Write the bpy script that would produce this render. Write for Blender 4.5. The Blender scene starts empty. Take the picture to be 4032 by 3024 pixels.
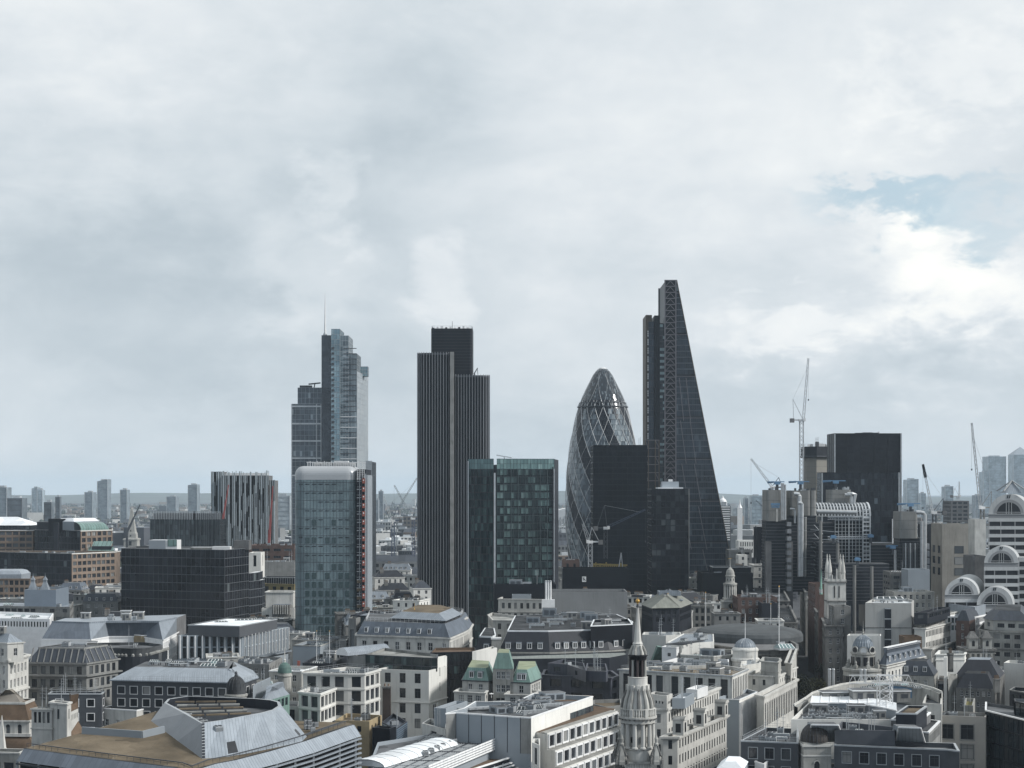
import bpy, math, random
from mathutils import Vector, Matrix
R = math.radians
S = bpy.context.scene
COL = S.collection

# ------------------------------------------------------------------ camera, world, sun, exposure
F, CX, HY, H = 6520.0, 2016.0, 1930.0, 85.0
cam_data = bpy.data.cameras.new('camera')
cam = bpy.data.objects.new('camera', cam_data)
COL.objects.link(cam)
cam.location = (0, 0, H)
cam.rotation_euler = (R(90), 0, 0)
cam_data.sensor_width = 36.0
cam_data.lens = 36.0 * F / 4032.0
cam_data.shift_y = (HY - 1512.0) / 4032.0
cam_data.clip_start = 1.0
cam_data.clip_end = 60000.0
S.camera = cam

SUN_EL, SUN_AZ = R(34), R(104)
sun_data = bpy.data.lights.new('sun', 'SUN')
sun_data.energy = 3.7
sun_data.angle = R(9)
sun_data.color = (1.0, 0.985, 0.96)
sun = bpy.data.objects.new('sun', sun_data)
COL.objects.link(sun)
sd = Vector((math.cos(SUN_EL) * math.sin(SUN_AZ), math.cos(SUN_EL) * math.cos(SUN_AZ), math.sin(SUN_EL)))
sun.rotation_euler = sd.to_track_quat('Z', 'Y').to_euler()

S.view_settings.view_transform = 'Standard'
S.view_settings.look = 'None'
S.view_settings.exposure = 0.0
S.view_settings.gamma = 1.0
S.cycles.use_denoising = True
S.cycles.volume_bounces = 2
S.cycles.max_bounces = 6
S.cycles.diffuse_bounces = 2
S.cycles.glossy_bounces = 2
S.cycles.transmission_bounces = 2
S.cycles.caustics_reflective = False
S.cycles.caustics_refractive = False

W = bpy.data.worlds.new('World')
S.world = W
W.use_nodes = True

class NT:
 """small helper round a node tree"""
 def __init__(s, nt):
  s.nt = nt
  nt.nodes.clear()

 def n(s, t, **k):
  x = s.nt.nodes.new(t)
  for a, b in k.items():
   setattr(x, a, b)
  return x

 def put(s, sock, v):
  if v is None:
   return
  if isinstance(v, bpy.types.NodeSocket):
   s.nt.links.new(v, sock)
  elif isinstance(v, (tuple, list)) and len(v) == 3 and sock.type == 'RGBA':
   sock.default_value = (*v, 1)
  else:
   sock.default_value = v

 def m(s, op, a, b=None, c=None, clamp=False):
  x = s.n('ShaderNodeMath', operation=op, use_clamp=clamp)
  for i, v in enumerate((a, b, c)):
   s.put(x.inputs[i], v)
  return x.outputs[0]

 def mix(s, f, a, b, mode='MIX'):
  x = s.n('ShaderNodeMix', data_type='RGBA', blend_type=mode)
  s.put(x.inputs[0], f)
  s.put(x.inputs[6], a)
  s.put(x.inputs[7], b)
  return x.outputs[2]

 def noise(s, vec, scale, detail=4, rough=.5, dist=0, dim='3D'):
  x = s.n('ShaderNodeTexNoise', noise_dimensions=dim)
  s.put(x.inputs['Vector'], vec)
  x.inputs['Scale'].default_value = scale
  x.inputs['Detail'].default_value = detail
  x.inputs['Roughness'].default_value = rough
  x.inputs['Distortion'].default_value = dist
  return x.outputs['Fac']

 def comb(s, a, b, c=0.0):
  x = s.n('ShaderNodeCombineXYZ')
  for i, v in enumerate((a, b, c)):
   s.put(x.inputs[i], v)
  return x.outputs[0]

 def sep(s, v):
  x = s.n('ShaderNodeSeparateXYZ')
  s.put(x.inputs[0], v)
  return x.outputs

 def ramp(s, f, stops, interp='LINEAR'):
  x = s.n('ShaderNodeValToRGB')
  r = x.color_ramp
  r.interpolation = interp
  while len(r.elements) < len(stops):
   r.elements.new(.5)
  for e, (p, c) in zip(r.elements, stops):
   e.position = p
   e.color = (*c, 1) if len(c) == 3 else c
  s.put(x.inputs[0], f)
  return x.outputs[0]

 def smooth(s, x, lo, hi):
  r = s.n('ShaderNodeMapRange', interpolation_type='SMOOTHSTEP')
  s.put(r.inputs[0], x)
  r.inputs[1].default_value = lo
  r.inputs[2].default_value = hi
  return r.outputs[0]

def build_sky():
 t = NT(W.node_tree)
 d = t.n('ShaderNodeTexCoord').outputs['Generated']
 x, y, z = t.sep(d)
 az = t.m('ARCTAN2', x, y)
 el = t.m('ARCSINE', z)
 p = t.comb(az, t.m('MULTIPLY', el, 1.9), 0.0)
 n1 = t.noise(p, 6.0, 8, .56, .4)
 n2 = t.noise(t.comb(az, t.m('MULTIPLY', el, 3.6), 3.7), 9.0, 6, .5, .2)
 n3 = t.noise(p, 26.0, 7, .58, .3)
 # warped direction, so cloud masses get ragged rims
 wx = t.m('ADD', az, t.m('MULTIPLY', t.m('SUBTRACT', n1, .5), .16))
 wz = t.m('ADD', el, t.m('MULTIPLY', t.m('SUBTRACT', n3, .5), .09))
 wz = t.m('ADD', wz, t.m('MULTIPLY', t.m('SUBTRACT', n2, .5), .05))

 def blob(px, py, rx, ry, soft=1.0):
  a = t.m('DIVIDE', t.m('SUBTRACT', wx, math.atan((px - CX) / F)), rx / F)
  b = t.m('DIVIDE', t.m('SUBTRACT', wz, math.atan((HY - py) / F)), ry / F)
  q = t.m('ADD', t.m('MULTIPLY', a, a), t.m('MULTIPLY', b, b))
  return t.m('EXPONENT', t.m('MULTIPLY', q, -soft))
 v = t.ramp(t.m('DIVIDE', el, .34), [(0.0, (.47,) * 3), (.12, (.455,) * 3), (.3, (.51,) * 3), (.55, (.575,) * 3), (.8, (.60,) * 3), (1, (.66,) * 3)])
 val = t.sep(v)[0]
 n4 = t.noise(t.comb(az, t.m('MULTIPLY', el, 1.4), 9.1), 15.0, 9, .6, .25)
 val = t.m('ADD', val, t.m('MULTIPLY', t.m('SUBTRACT', n1, .5), .30))
 val = t.m('ADD', val, t.m('MULTIPLY', t.m('SUBTRACT', n2, .5), .22))
 val = t.m('ADD', val, t.m('MULTIPLY', t.m('SUBTRACT', n3, .5), .12))
 val = t.m('ADD', val, t.m('MULTIPLY', t.m('SUBTRACT', n4, .5), .34))
 puff = lambda *k: t.smooth(t.m('ADD', blob(*k), t.m('MULTIPLY', t.m('SUBTRACT', n4, .5), 1.1)), .28, .9)
 for f, px, py, rx, ry, am in ((blob, 1500, 560, 520, 620, -.15), (blob, 350, 1150, 700, 330, -.13), (blob, 1000, 1480, 500, 200, -.09), (blob, 500, 150, 700, 260, .05),
                                  (puff, 1290, 760, 190, 190, .12), (puff, 1750, 1120, 160, 220, .13), (puff, 1200, 1060, 330, 240, .07), (blob, 1700, 60, 300, 240, -.06),
                                  (puff, 3650, 1060, 520, 300, .13), (puff, 3050, 1290, 300, 150, .17), (blob, 3600, 1200, 500, 260, .10), (blob, 2900, 600, 800, 420, .08),
                                  (puff, 3850, 330, 500, 230, .10), (blob, 3300, 1570, 900, 120, -.07), (blob, 2500, 1500, 500, 250, .05), (puff, 3600, 930, 160, 90, .12),
                                  (blob, 2350, 900, 500, 400, .04), (puff, 3720, 1190, 480, 230, .12), (blob, 250, 800, 500, 260, -.04)):
  val = t.m('ADD', val, t.m('MULTIPLY', f(px, py, rx, ry), am * 1.35))
 cloud = t.ramp(val, [(0.0, (.355, .415, .465)), (.30, (.455, .517, .563)), (.45, (.555, .61, .65)), (.62, (.66, .70, .73)), (.80, (.79, .81, .815)), (1, (.92, .915, .88))])
 clear = t.n('ShaderNodeTexSky', sky_type='NISHITA')
 clear.sun_disc = False
 clear.sun_elevation = SUN_EL
 clear.sun_rotation = SUN_AZ
 clear.air_density = 1.0
 clear.dust_density = 1.5
 hole = t.m('ADD', blob(3420, 825, 330, 75), blob(3860, 930, 330, 105))
 hole = t.m('ADD', hole, t.m('MULTIPLY', blob(3850, 775, 420, 50), .6))
 hole = t.m('ADD', hole, t.m('MULTIPLY', t.m('SUBTRACT', n4, .5), 1.5))
 hole = t.m('ADD', hole, t.m('MULTIPLY', blob(3560, 1010, 200, 90), -.8))
 hole = t.m('MULTIPLY', t.smooth(hole, .22, 1.35), .74)
 blue = t.mix(.75, clear.outputs[0], (4.6, 6.6, 7.8))
 # unseen rear sky dimmed and blued to darken fronts; bright overcast ahead and above
 back = t.m('ADD', t.smooth(t.m('ADD', y, t.m('MULTIPLY', z, .55)), -.45, .55), t.m('MULTIPLY', t.smooth(x, .1, .9), .35), clamp=True)
 cloud = t.mix(back, t.mix(1.0, cloud, (.66, .73, .82), 'MULTIPLY'), cloud)
 col = t.mix(hole, t.mix(1.0, cloud, (11.4, 11.5, 11.55), 'MULTIPLY'), blue)
 bg = t.n('ShaderNodeBackground')
 t.put(bg.inputs[0], col)
 bg.inputs[1].default_value = 0.1
 o = t.n('ShaderNodeOutputWorld')
 t.put(o.inputs[0], bg.outputs[0])

build_sky()

# ------------------------------------------------------------------ geometry helpers
rnd = random.Random(7)

def at(px, D):
 return ((px - CX) / F * D, float(D))

def zat(py, D):
 return H + (HY - py) / F * D

def roofpt(px, py, z):
 D = (H - z) * F / (py - HY)
 return ((px - CX) / F * D, D)

def roofpoly(z, *pts):
 return [roofpt(a, b, z) for a, b in pts]

def mpx(D):
 return D / F

def area2(p):
 return sum(p[i][0] * p[(i + 1) % len(p)][1] - p[(i + 1) % len(p)][0] * p[i][1] for i in range(len(p)))

def offset(poly, d):
 """poly (counter-clockwise) pushed outwards by d"""
 n = len(poly)
 out = []
 for i in range(n):
  a, b, c = Vector(poly[i - 1]), Vector(poly[i]), Vector(poly[(i + 1) % n])
  e1, e2 = (b - a), (c - b)
  if e1.length < 1e-6 or e2.length < 1e-6:
   out.append(tuple(b))
   continue
  n1 = Vector((e1.y, -e1.x)).normalized()
  n2 = Vector((e2.y, -e2.x)).normalized()
  k = n1 + n2
  q = max(.35, (1 + n1.dot(n2)))
  k = k / q
  out.append((b.x + k.x * d, b.y + k.y * d))
 return out

def rect(cx, cy, w, d, rz=0.0):
 c, s = math.cos(rz), math.sin(rz)
 return [(cx + a * c - b * s, cy + a * s + b * c) for a, b in ((-w / 2, -d / 2), (w / 2, -d / 2), (w / 2, d / 2), (-w / 2, d / 2))]

def rounded(poly, r, k=5):
 """round the corners of a convex counter-clockwise polygon"""
 out = []
 n = len(poly)
 for i in range(n):
  a, b, c = Vector(poly[i - 1]), Vector(poly[i]), Vector(poly[(i + 1) % n])
  u, v = (a - b).normalized(), (c - b).normalized()
  ang = u.angle(v)
  t = min(r / math.tan(ang / 2), (a - b).length * .49, (c - b).length * .49)
  rr = t * math.tan(ang / 2)
  ctr = b + (u + v).normalized() * (rr / math.sin(ang / 2))
  p0, p1 = b + u * t - ctr, b + v * t - ctr
  a0 = math.atan2(p0.y, p0.x)
  da = math.atan2(p1.y, p1.x) - a0
  while da < -math.pi: da += 2 * math.pi
  while da > math.pi: da -= 2 * math.pi
  for j in range(k + 1):
   q = a0 + da * j / k
   out.append((ctr.x + rr * math.cos(q), ctr.y + rr * math.sin(q)))
 return out

ALLV, ALLF = [], []

class MB:
 """collects faces with materials and builds ONE mesh object"""
 def __init__(s):
  s.v, s.f, s.m, s.uv = [], [], [], []

 def face(s, pts, m, uv=None):
  k = len(s.v)
  s.v.extend(tuple(p) for p in pts)
  s.f.append(tuple(range(k, k + len(pts))))
  s.m.append(m)
  s.uv.append(uv)

 def box(s, c, sz, m, rz=0.0, mt=None):
  """box on centre-bottom c, turned rz"""
  p = rect(c[0], c[1], sz[0], sz[1], rz)
  s.prism(p, c[2], c[2] + sz[2], m, mt or m)

 def prism(s, poly, z0, z1, m, mt=None, bottom=True):
  n = len(poly)
  for i in range(n):
   a, b = poly[i], poly[(i + 1) % n]
   s.face([(*a, z0), (*b, z0), (*b, z1), (*a, z1)], m)
  s.face([(*p, z1) for p in poly], mt or m)
  if bottom:
   s.face([(*p, z0) for p in reversed(poly)], m)

 def loft(s, rings, m, cap=None, closed=True, capb=False):
  for a, b in zip(rings, rings[1:]):
   n = len(a)
   for i in range(n if closed else n - 1):
    j = (i + 1) % n
    q = [a[i], a[j], b[j], b[i]]
    s.face(q, m)
  if cap:
   s.face(list(rings[-1]), cap)
  if capb:
   s.face(list(reversed(rings[0])), capb)

 def band(s, poly, off, z0, z1, m, inner=0.0):
  """moulding running round a polygon"""
  o, i = offset(poly, off), offset(poly, inner)
  n = len(poly)
  for k in range(n):
   j = (k + 1) % n
   s.face([(*o[k], z0), (*o[j], z0), (*o[j], z1), (*o[k], z1)], m)
   s.face([(*o[k], z1), (*o[j], z1), (*i[j], z1), (*i[k], z1)], m)
   s.face([(*i[k], z0), (*i[j], z0), (*o[j], z0), (*o[k], z0)], m)

 def bar(s, a, b, w, m, h=None, up=(0, 0, 1)):
  """square bar from a to b"""
  a, b = Vector(a), Vector(b)
  d = (b - a)
  if d.length < 1e-6:
   return
  d.normalize()
  u = Vector(up)
  if abs(d.dot(u)) > .95:
   u = Vector((0, 1, 0))
  r = d.cross(u).normalized()
  u = r.cross(d).normalized()
  h = h or w
  c = [r * (w / 2) * i + u * (h / 2) * j for i, j in ((-1, -1), (1, -1), (1, 1), (-1, 1))]
  A, B = [a + q for q in c], [b + q for q in c]
  for i in range(4):
   j = (i + 1) % 4
   s.face([A[j], A[i], B[i], B[j]], m)
  s.face(A, m)
  s.face(B[::-1], m)

 def tube(s, pts, r, m, n=8, r2=None):
  pts = [Vector(p) for p in pts]
  rings = []
  for i, p in enumerate(pts):
   d = (pts[min(i + 1, len(pts) - 1)] - pts[max(i - 1, 0)]).normalized()
   u = Vector((0, 0, 1)) if abs(d.z) < .9 else Vector((0, 1, 0))
   a = d.cross(u).normalized()
   b = a.cross(d).normalized()
   rr = r if r2 is None else r + (r2 - r) * i / (len(pts) - 1)
   rings.append([p + a * rr * math.cos(2 * math.pi * k / n) - b * rr * math.sin(2 * math.pi * k / n) for k in range(n)])
  s.loft(rings, m, m)
  s.face(rings[0][::-1], m)

 def lathe(s, prof, cx, cy, m, n=24, a0=0.0, cap=True, ribs=None):
  """prof: list of (radius, z) from the bottom up"""
  rings = []
  for r, z in prof:
   rings.append([(cx + r * math.cos(a0 + 2 * math.pi * k / n), cy + r * math.sin(a0 + 2 * math.pi * k / n), z) for k in range(n)])
  s.loft(rings, m, m if cap and prof[-1][0] > .01 else None)
  return rings

 def build(s, name, parent=None, loc=None, smooth=False):
  if parent is not None or loc is not None:
   k0 = len(ALLV)
   ALLV.extend(s.v)
   ALLF.extend(tuple(i + k0 for i in f) for f in s.f)
  me = bpy.data.meshes.new(name)
  L = Vector(loc if loc is not None else (parent.location if parent else (0, 0, 0)))
  me.from_pydata([(a - L.x, b - L.y, c - L.z) for a, b, c in s.v], [], s.f)
  mats = []
  idx = {}
  for m in s.m:
   if m.name not in idx:
    idx[m.name] = len(mats)
    mats.append(m)
    me.materials.append(m)
  me.polygons.foreach_set('material_index', [idx[m.name] for m in s.m])
  if smooth:
   me.polygons.foreach_set('use_smooth', [True] * len(s.f))
  if any(m.name in UVMATS for m in s.m) or any(u is not None for u in s.uv):
   for i, (f, u, m) in enumerate(zip(s.f, s.uv, s.m)):
    if u is None and m.name in UVMATS:
     P = [Vector(s.v[k]) for k in f]
     nn = (P[1] - P[0]).cross(P[-1] - P[0])
     h = Vector((-nn.y, nn.x, 0))
     h = h.normalized() if h.length > 1e-5 * max(1e-9, nn.length) and nn.length > 0 else Vector((1, 0, 0))
     w = nn.normalized().cross(h)
     s.uv[i] = [(p.dot(h), p.dot(w)) for p in P]
   l = me.uv_layers.new(name='UVMap')
   flat = []
   for f, u in zip(s.f, s.uv):
    for k in range(len(f)):
     flat.extend(u[k] if u else (0.0, 0.0))
   l.data.foreach_set('uv', flat)
  me.update()
  o = bpy.data.objects.new(name, me)
  COL.objects.link(o)
  if parent:
   o.parent = parent
  elif loc is not None:
   o.location = L
  return o

def thing(name, label, cat, loc=(0, 0, 0), group=None):
 o = bpy.data.objects.new(name, None)
 COL.objects.link(o)
 o.location = loc
 o['label'] = label
 o['category'] = cat
 if group:
  o['group'] = group
 return o

def tag(o, label=None, cat=None, group=None, kind=None):
 for k, v in (('label', label), ('category', cat), ('group', group), ('kind', kind)):
  if v:
   o[k] = v
 return o

def put(src, name, parent, loc, rz=0.0, scale=(1, 1, 1)):
 """a copy of a prototype part, sharing its mesh; loc in world metres"""
 o = bpy.data.objects.new(name, src)
 COL.objects.link(o)
 o.parent = parent
 o.location = Vector(loc) - parent.location
 o.rotation_euler = (0, 0, rz)
 o.scale = scale
 return o

# ------------------------------------------------------------------ materials
MATS = {}
UVMATS = set()

def mat(name, col, rough=.8, spec=.3, metal=0.0, var=.25, scale=.25, streak=0.0, speck=0.0, bump=0.0, patch=0.0):
 """procedural: mottled by noise in world metres, with rain streaks and speckle"""
 if name in MATS:
  return MATS[name]
 m = bpy.data.materials.new(name)
 m.use_nodes = True
 t = NT(m.node_tree)
 pos = t.n('ShaderNodeNewGeometry').outputs['Position']
 b = t.n('ShaderNodeBsdfPrincipled')
 f = t.noise(pos, scale, 5, .6)
 lo = tuple(c * (1 - var) for c in col)
 hi = tuple(min(.95, c * (1 + var * .6)) for c in col)
 c = t.ramp(f, [(.3, lo), (.7, hi)])
 rv = t.m('ADD', t.m('MULTIPLY', t.n('ShaderNodeObjectInfo').outputs['Random'], .3), .84)
 c = t.mix(1.0, c, t.comb(rv, rv, rv), 'MULTIPLY')
 if patch:
  vo = t.n('ShaderNodeTexVoronoi', voronoi_dimensions='2D', distance='MANHATTAN')
  t.put(vo.inputs['Vector'], pos)
  vo.inputs['Scale'].default_value = .16
  pv_ = t.m('ADD', t.m('MULTIPLY', t.sep(vo.outputs['Color'])[0], patch * 4), 1 - patch * 2)
  c = t.mix(1.0, c, t.comb(pv_, pv_, pv_), 'MULTIPLY')
 if streak:
  x, y, z = t.sep(pos)
  sv = t.comb(t.m('MULTIPLY', x, 1.0), t.m('MULTIPLY', y, 1.0), t.m('MULTIPLY', z, .1))
  g = t.noise(sv, 1.1, 5, .65)
  g = t.smooth(g, .48, .72)
  c = t.mix(t.m('MULTIPLY', g, streak), c, tuple(q * .32 for q in col))
 if speck:
  g = t.noise(pos, 1.7, 3, .7)
  c = t.mix(t.m('MULTIPLY', t.smooth(g, .5, .75), speck), c, tuple(q * .4 for q in col))
 t.put(b.inputs['Base Color'], c)
 b.inputs['Roughness'].default_value = rough
 b.inputs['Specular IOR Level'].default_value = spec
 b.inputs['Metallic'].default_value = metal
 if bump:
  bp = t.n('ShaderNodeBump')
  bp.inputs['Strength'].default_value = bump
  bp.inputs['Distance'].default_value = .3
  t.put(bp.inputs['Height'], t.noise(pos, 2.0, 3))
  t.put(b.inputs['Normal'], bp.outputs[0])
 o = t.n('ShaderNodeOutputMaterial')
 t.put(o.inputs[0], b.outputs[0])
 MATS[name] = m
 return m

def seamed(name, col, pitch=.6, dark=.55, rough=.5, var=.2, axis='UV', width=.14, spec=.35):
 """sheet metal with standing seams, or slates in courses: lines every `pitch` metres of the UV"""
 if name in MATS:
  return MATS[name]
 m = bpy.data.materials.new(name)
 m.use_nodes = True
 t = NT(m.node_tree)
 pos = t.n('ShaderNodeNewGeometry').outputs['Position']
 b = t.n('ShaderNodeBsdfPrincipled')
 u, v, _ = t.sep(t.n('ShaderNodeUVMap').outputs[0])
 fr = t.m('FRACT', t.m('DIVIDE', u, pitch))
 line = t.m('LESS_THAN', fr, width)
 f = t.noise(pos, .3, 5, .6)
 cell = t.n('ShaderNodeTexWhiteNoise', noise_dimensions='2D')
 t.put(cell.inputs['Vector'], t.comb(t.m('FLOOR', t.m('DIVIDE', u, pitch)), t.m('FLOOR', t.m('DIVIDE', v, 3.1))))
 f = t.m('ADD', f, t.m('MULTIPLY', t.m('SUBTRACT', cell.outputs[0], .5), .28))
 c = t.ramp(f, [(.25, tuple(q * (1 - var) for q in col)), (.75, tuple(min(.9, q * (1 + var)) for q in col))])
 c = t.mix(line, c, tuple(q * dark for q in col))
 t.put(b.inputs['Base Color'], c)
 b.inputs['Roughness'].default_value = rough
 b.inputs['Specular IOR Level'].default_value = spec
 o = t.n('ShaderNodeOutputMaterial')
 t.put(o.inputs[0], b.outputs[0])
 MATS[name] = m
 UVMATS.add(name)
 return m

def glazing(name, stops, pw, ph, rough=.12, spec=.5, blend=.0, sill=None, var=.25, coat=None):
 """curtain wall: each pane (pw x ph of the UV metres) takes its own tone, as blinds, desks and ceilings behind do"""
 if name in MATS:
  return MATS[name]
 m = bpy.data.materials.new(name)
 m.use_nodes = True
 t = NT(m.node_tree)
 u, v, _ = t.sep(t.n('ShaderNodeUVMap').outputs[0])
 cu, cv = t.m('FLOOR', t.m('DIVIDE', u, pw)), t.m('FLOOR', t.m('DIVIDE', v, ph))
 w = t.n('ShaderNodeTexWhiteNoise', noise_dimensions='2D')
 t.put(w.inputs['Vector'], t.comb(cu, cv))
 cn = t.noise(t.comb(t.m('MULTIPLY', cu, .21), t.m('MULTIPLY', cv, .34)), 1.0, 3, .6)
 wv = t.m('ADD', t.m('MULTIPLY', w.outputs[0], .62), t.m('MULTIPLY', t.smooth(cn, .3, .7), .38))
 c = t.ramp(wv, stops, 'CONSTANT' if blend == 0 else 'LINEAR')
 g = t.noise(t.comb(t.m('MULTIPLY', u, .05), t.m('MULTIPLY', v, .05)), 1.0, 4, .6)
 c = t.mix(t.m('MULTIPLY', t.smooth(g, .35, .7), var * 2), c, (0.0, 0.0, 0.0))  # broad dark patches paint uneven reflections into the glass
 if sill:
  fr = t.m('FRACT', t.m('DIVIDE', v, ph))
  c = t.mix(t.m('LESS_THAN', fr, sill[0]), c, sill[1])
 b = t.n('ShaderNodeBsdfPrincipled')
 t.put(b.inputs['Base Color'], c)
 b.inputs['Roughness'].default_value = rough
 b.inputs['Specular IOR Level'].default_value = spec
 # panes never lie perfectly flat: a slight tilt of each breaks up the reflected sky
 w2 = t.n('ShaderNodeTexWhiteNoise', noise_dimensions='2D')
 t.put(w2.inputs['Vector'], t.comb(t.m('ADD', cu, 13.0), cv))
 geo = t.n('ShaderNodeNewGeometry')
 off = t.n('ShaderNodeVectorMath', operation='SUBTRACT')
 t.put(off.inputs[0], w2.outputs['Color'])
 off.inputs[1].default_value = (.5, .5, .5)
 sc = t.n('ShaderNodeVectorMath', operation='SCALE')
 t.put(sc.inputs[0], off.outputs[0])
 sc.inputs[3].default_value = .05
 ad = t.n('ShaderNodeVectorMath', operation='ADD')
 t.put(ad.inputs[0], geo.outputs['Normal'])
 t.put(ad.inputs[1], sc.outputs[0])
 nm = t.n('ShaderNodeVectorMath', operation='NORMALIZE')
 t.put(nm.inputs[0], ad.outputs[0])
 t.put(b.inputs['Normal'], nm.outputs[0])
 o = t.n('ShaderNodeOutputMaterial')
 t.put(o.inputs[0], b.outputs[0])
 MATS[name] = m
 return m

M_stone = mat('portland_stone', (.53, .52, .485), .85, .2, var=.22, scale=.18, streak=.45)
M_stone2 = mat('weathered_stone', (.34, .335, .31), .85, .2, var=.3, scale=.2, streak=.6)
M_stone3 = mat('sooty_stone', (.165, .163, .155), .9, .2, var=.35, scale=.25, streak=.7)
M_render = mat('white_render', (.66, .65, .61), .8, .25, var=.12, scale=.1, streak=.22)
M_conc = mat('concrete', (.235, .235, .225), .9, .2, var=.25, scale=.2, streak=.4)
M_conc_d = mat('dark_concrete', (.16, .16, .16), .9, .2, var=.3, scale=.2, streak=.4)
M_panel = mat('grey_panel', (.27, .30, .325), .5, .35, var=.1, scale=.1)
M_brown = mat('orange_brick', (.22, .168, .13), .85, .2, var=.2, scale=.3, streak=.2)
M_brick = mat('red_brick', (.115, .078, .066), .9, .15, var=.25, scale=.4)
M_yellow = mat('yellow_brick', (.36, .285, .175), .9, .15, var=.2, scale=.4)
M_black = mat('black_cladding', (.008, .0095, .0135), .4, .22, var=.3, scale=.2)
M_dark = mat('dark_cladding', (.022, .025, .032), .5, .25, var=.3, scale=.2)
M_slate = seamed('slate', (.045, .052, .064), 1.3, .75, .55, .25, width=.1)
M_slate_m = seamed('grey_slate', (.10, .118, .142), 1.3, .8, .55, .2, width=.1)
M_lead = seamed('lead_sheet', (.215, .242, .27), .8, .62, .5, .15)
M_zinc = seamed('zinc_sheet', (.27, .30, .33), .7, .55, .4, .14, width=.12)
M_copper = seamed('green_copper', (.155, .24, .21), .6, .7, .6, .22)
M_tan = mat('tan_roof', (.155, .125, .088), .95, .1, var=.35, scale=.12, speck=.4, patch=.12)
M_felt = mat('grey_felt', (.13, .135, .14), .95, .1, var=.4, scale=.12, speck=.35, patch=.2)
M_skyzinc = seamed('skylit_zinc', (.40, .44, .47), .8, .7, .45, .15)  # paler copy of the zinc, sky light on the slopes put into its colour
M_felt_d = mat('dark_felt', (.06, .063, .066), .95, .1, var=.5, scale=.15, speck=.3, patch=.22)
M_gravel = mat('pale_gravel', (.26, .26, .245), .95, .1, var=.35, scale=.15, speck=.4, patch=.18)
M_white_r = mat('white_membrane', (.70, .72, .73), .7, .25, var=.12, scale=.08, speck=.15, patch=.08)
M_metal = mat('galvanised_steel', (.42, .44, .45), .4, .5, metal=.3, var=.2, scale=.5)
M_white = mat('white_paint', (.75, .75, .74), .5, .4, var=.1, scale=.5)
M_steel = mat('stainless_steel', (.52, .53, .53), .35, .5, metal=.55, var=.15, scale=.5)
M_dsteel = mat('dark_steel', (.055, .06, .068), .5, .4, var=.3, scale=.5)
M_brownroof = mat('brown_tiles', (.135, .095, .066), .9, .15, var=.3, scale=.4)
M_blue = mat('blue_paint', (.12, .23, .36), .5, .4, var=.15, scale=.5)
M_redp = mat('red_paint', (.27, .06, .052), .5, .4, var=.2, scale=.5)
M_orange = mat('orange_paint', (.29, .095, .07), .6, .3, var=.2, scale=.5)
M_recess = mat('dark_room', (.012, .013, .016), .3, .4, var=.2, scale=.4)
M_gold = mat('gilding', (.60, .36, .10), .35, .5, metal=.6, var=.1, scale=.5)

def pane_mat(name, stops, rough=.1, spec=.45):
 m = bpy.data.materials.new(name)
 m.use_nodes = True
 t = NT(m.node_tree)
 b = t.n('ShaderNodeBsdfPrincipled')
 t.put(b.inputs['Base Color'], t.ramp(t.n('ShaderNodeObjectInfo').outputs['Random'], stops, 'CONSTANT'))
 b.inputs['Roughness'].default_value = rough
 b.inputs['Specular IOR Level'].default_value = spec
 o = t.n('ShaderNodeOutputMaterial')
 t.put(o.inputs[0], b.outputs[0])
 return m

M_pane = pane_mat('window_pane', [(0, (.016, .018, .022)), (.34, (.032, .036, .042)), (.6, (.06, .066, .072)), (.78, (.12, .13, .135)), (.92, (.26, .26, .25))])
M_pane_t = pane_mat('teal_pane', [(0, (.018, .028, .03)), (.5, (.04, .065, .068)), (.8, (.12, .19, .19))])
M_pane_o = pane_mat('office_pane', [(0, (.02, .022, .025)), (.45, (.05, .053, .056)), (.75, (.085, .09, .093))])
# ------------------------------------------------------------------ prototype parts (meshes shared by copies)
def mesh_of(mb, name):
 o = mb.build(name)
 me = o.data
 bpy.data.objects.remove(o)
 return me

def window_mesh(name, frame, pane, mull=0, trans=(), fx=.07, fz=.045, back=.1):
 b = MB()
 b.face([(-.5, back, 0), (.5, back, 0), (.5, back, 1), (-.5, back, 1)], pane)

 def bx(x0, x1, z0, z1):
  y0, y1 = 0.0, back + .02
  b.face([(x0, y0, z0), (x1, y0, z0), (x1, y0, z1), (x0, y0, z1)], frame)
  b.face([(x0, y1, z1), (x0, y1, z0), (x0, y0, z0), (x0, y0, z1)], frame)
  b.face([(x1, y0, z1), (x1, y0, z0), (x1, y1, z0), (x1, y1, z1)], frame)
  b.face([(x0, y0, z1), (x1, y0, z1), (x1, y1, z1), (x0, y1, z1)], frame)
  b.face([(x0, y1, z0), (x1, y1, z0), (x1, y0, z0), (x0, y0, z0)], frame)
 bx(-.5, -.5 + fx, 0, 1)
 bx(.5 - fx, .5, 0, 1)
 bx(-.5 + fx, .5 - fx, 0, fz)
 bx(-.5 + fx, .5 - fx, 1 - fz, 1)
 for k in range(mull):
  x = -.5 + (k + 1) / (mull + 1)
  bx(x - fx / 3, x + fx / 3, fz, 1 - fz)
 for z in trans:
  bx(-.5 + fx, .5 - fx, z - fz / 3, z + fz / 3)
 return mesh_of(b, name)

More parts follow.
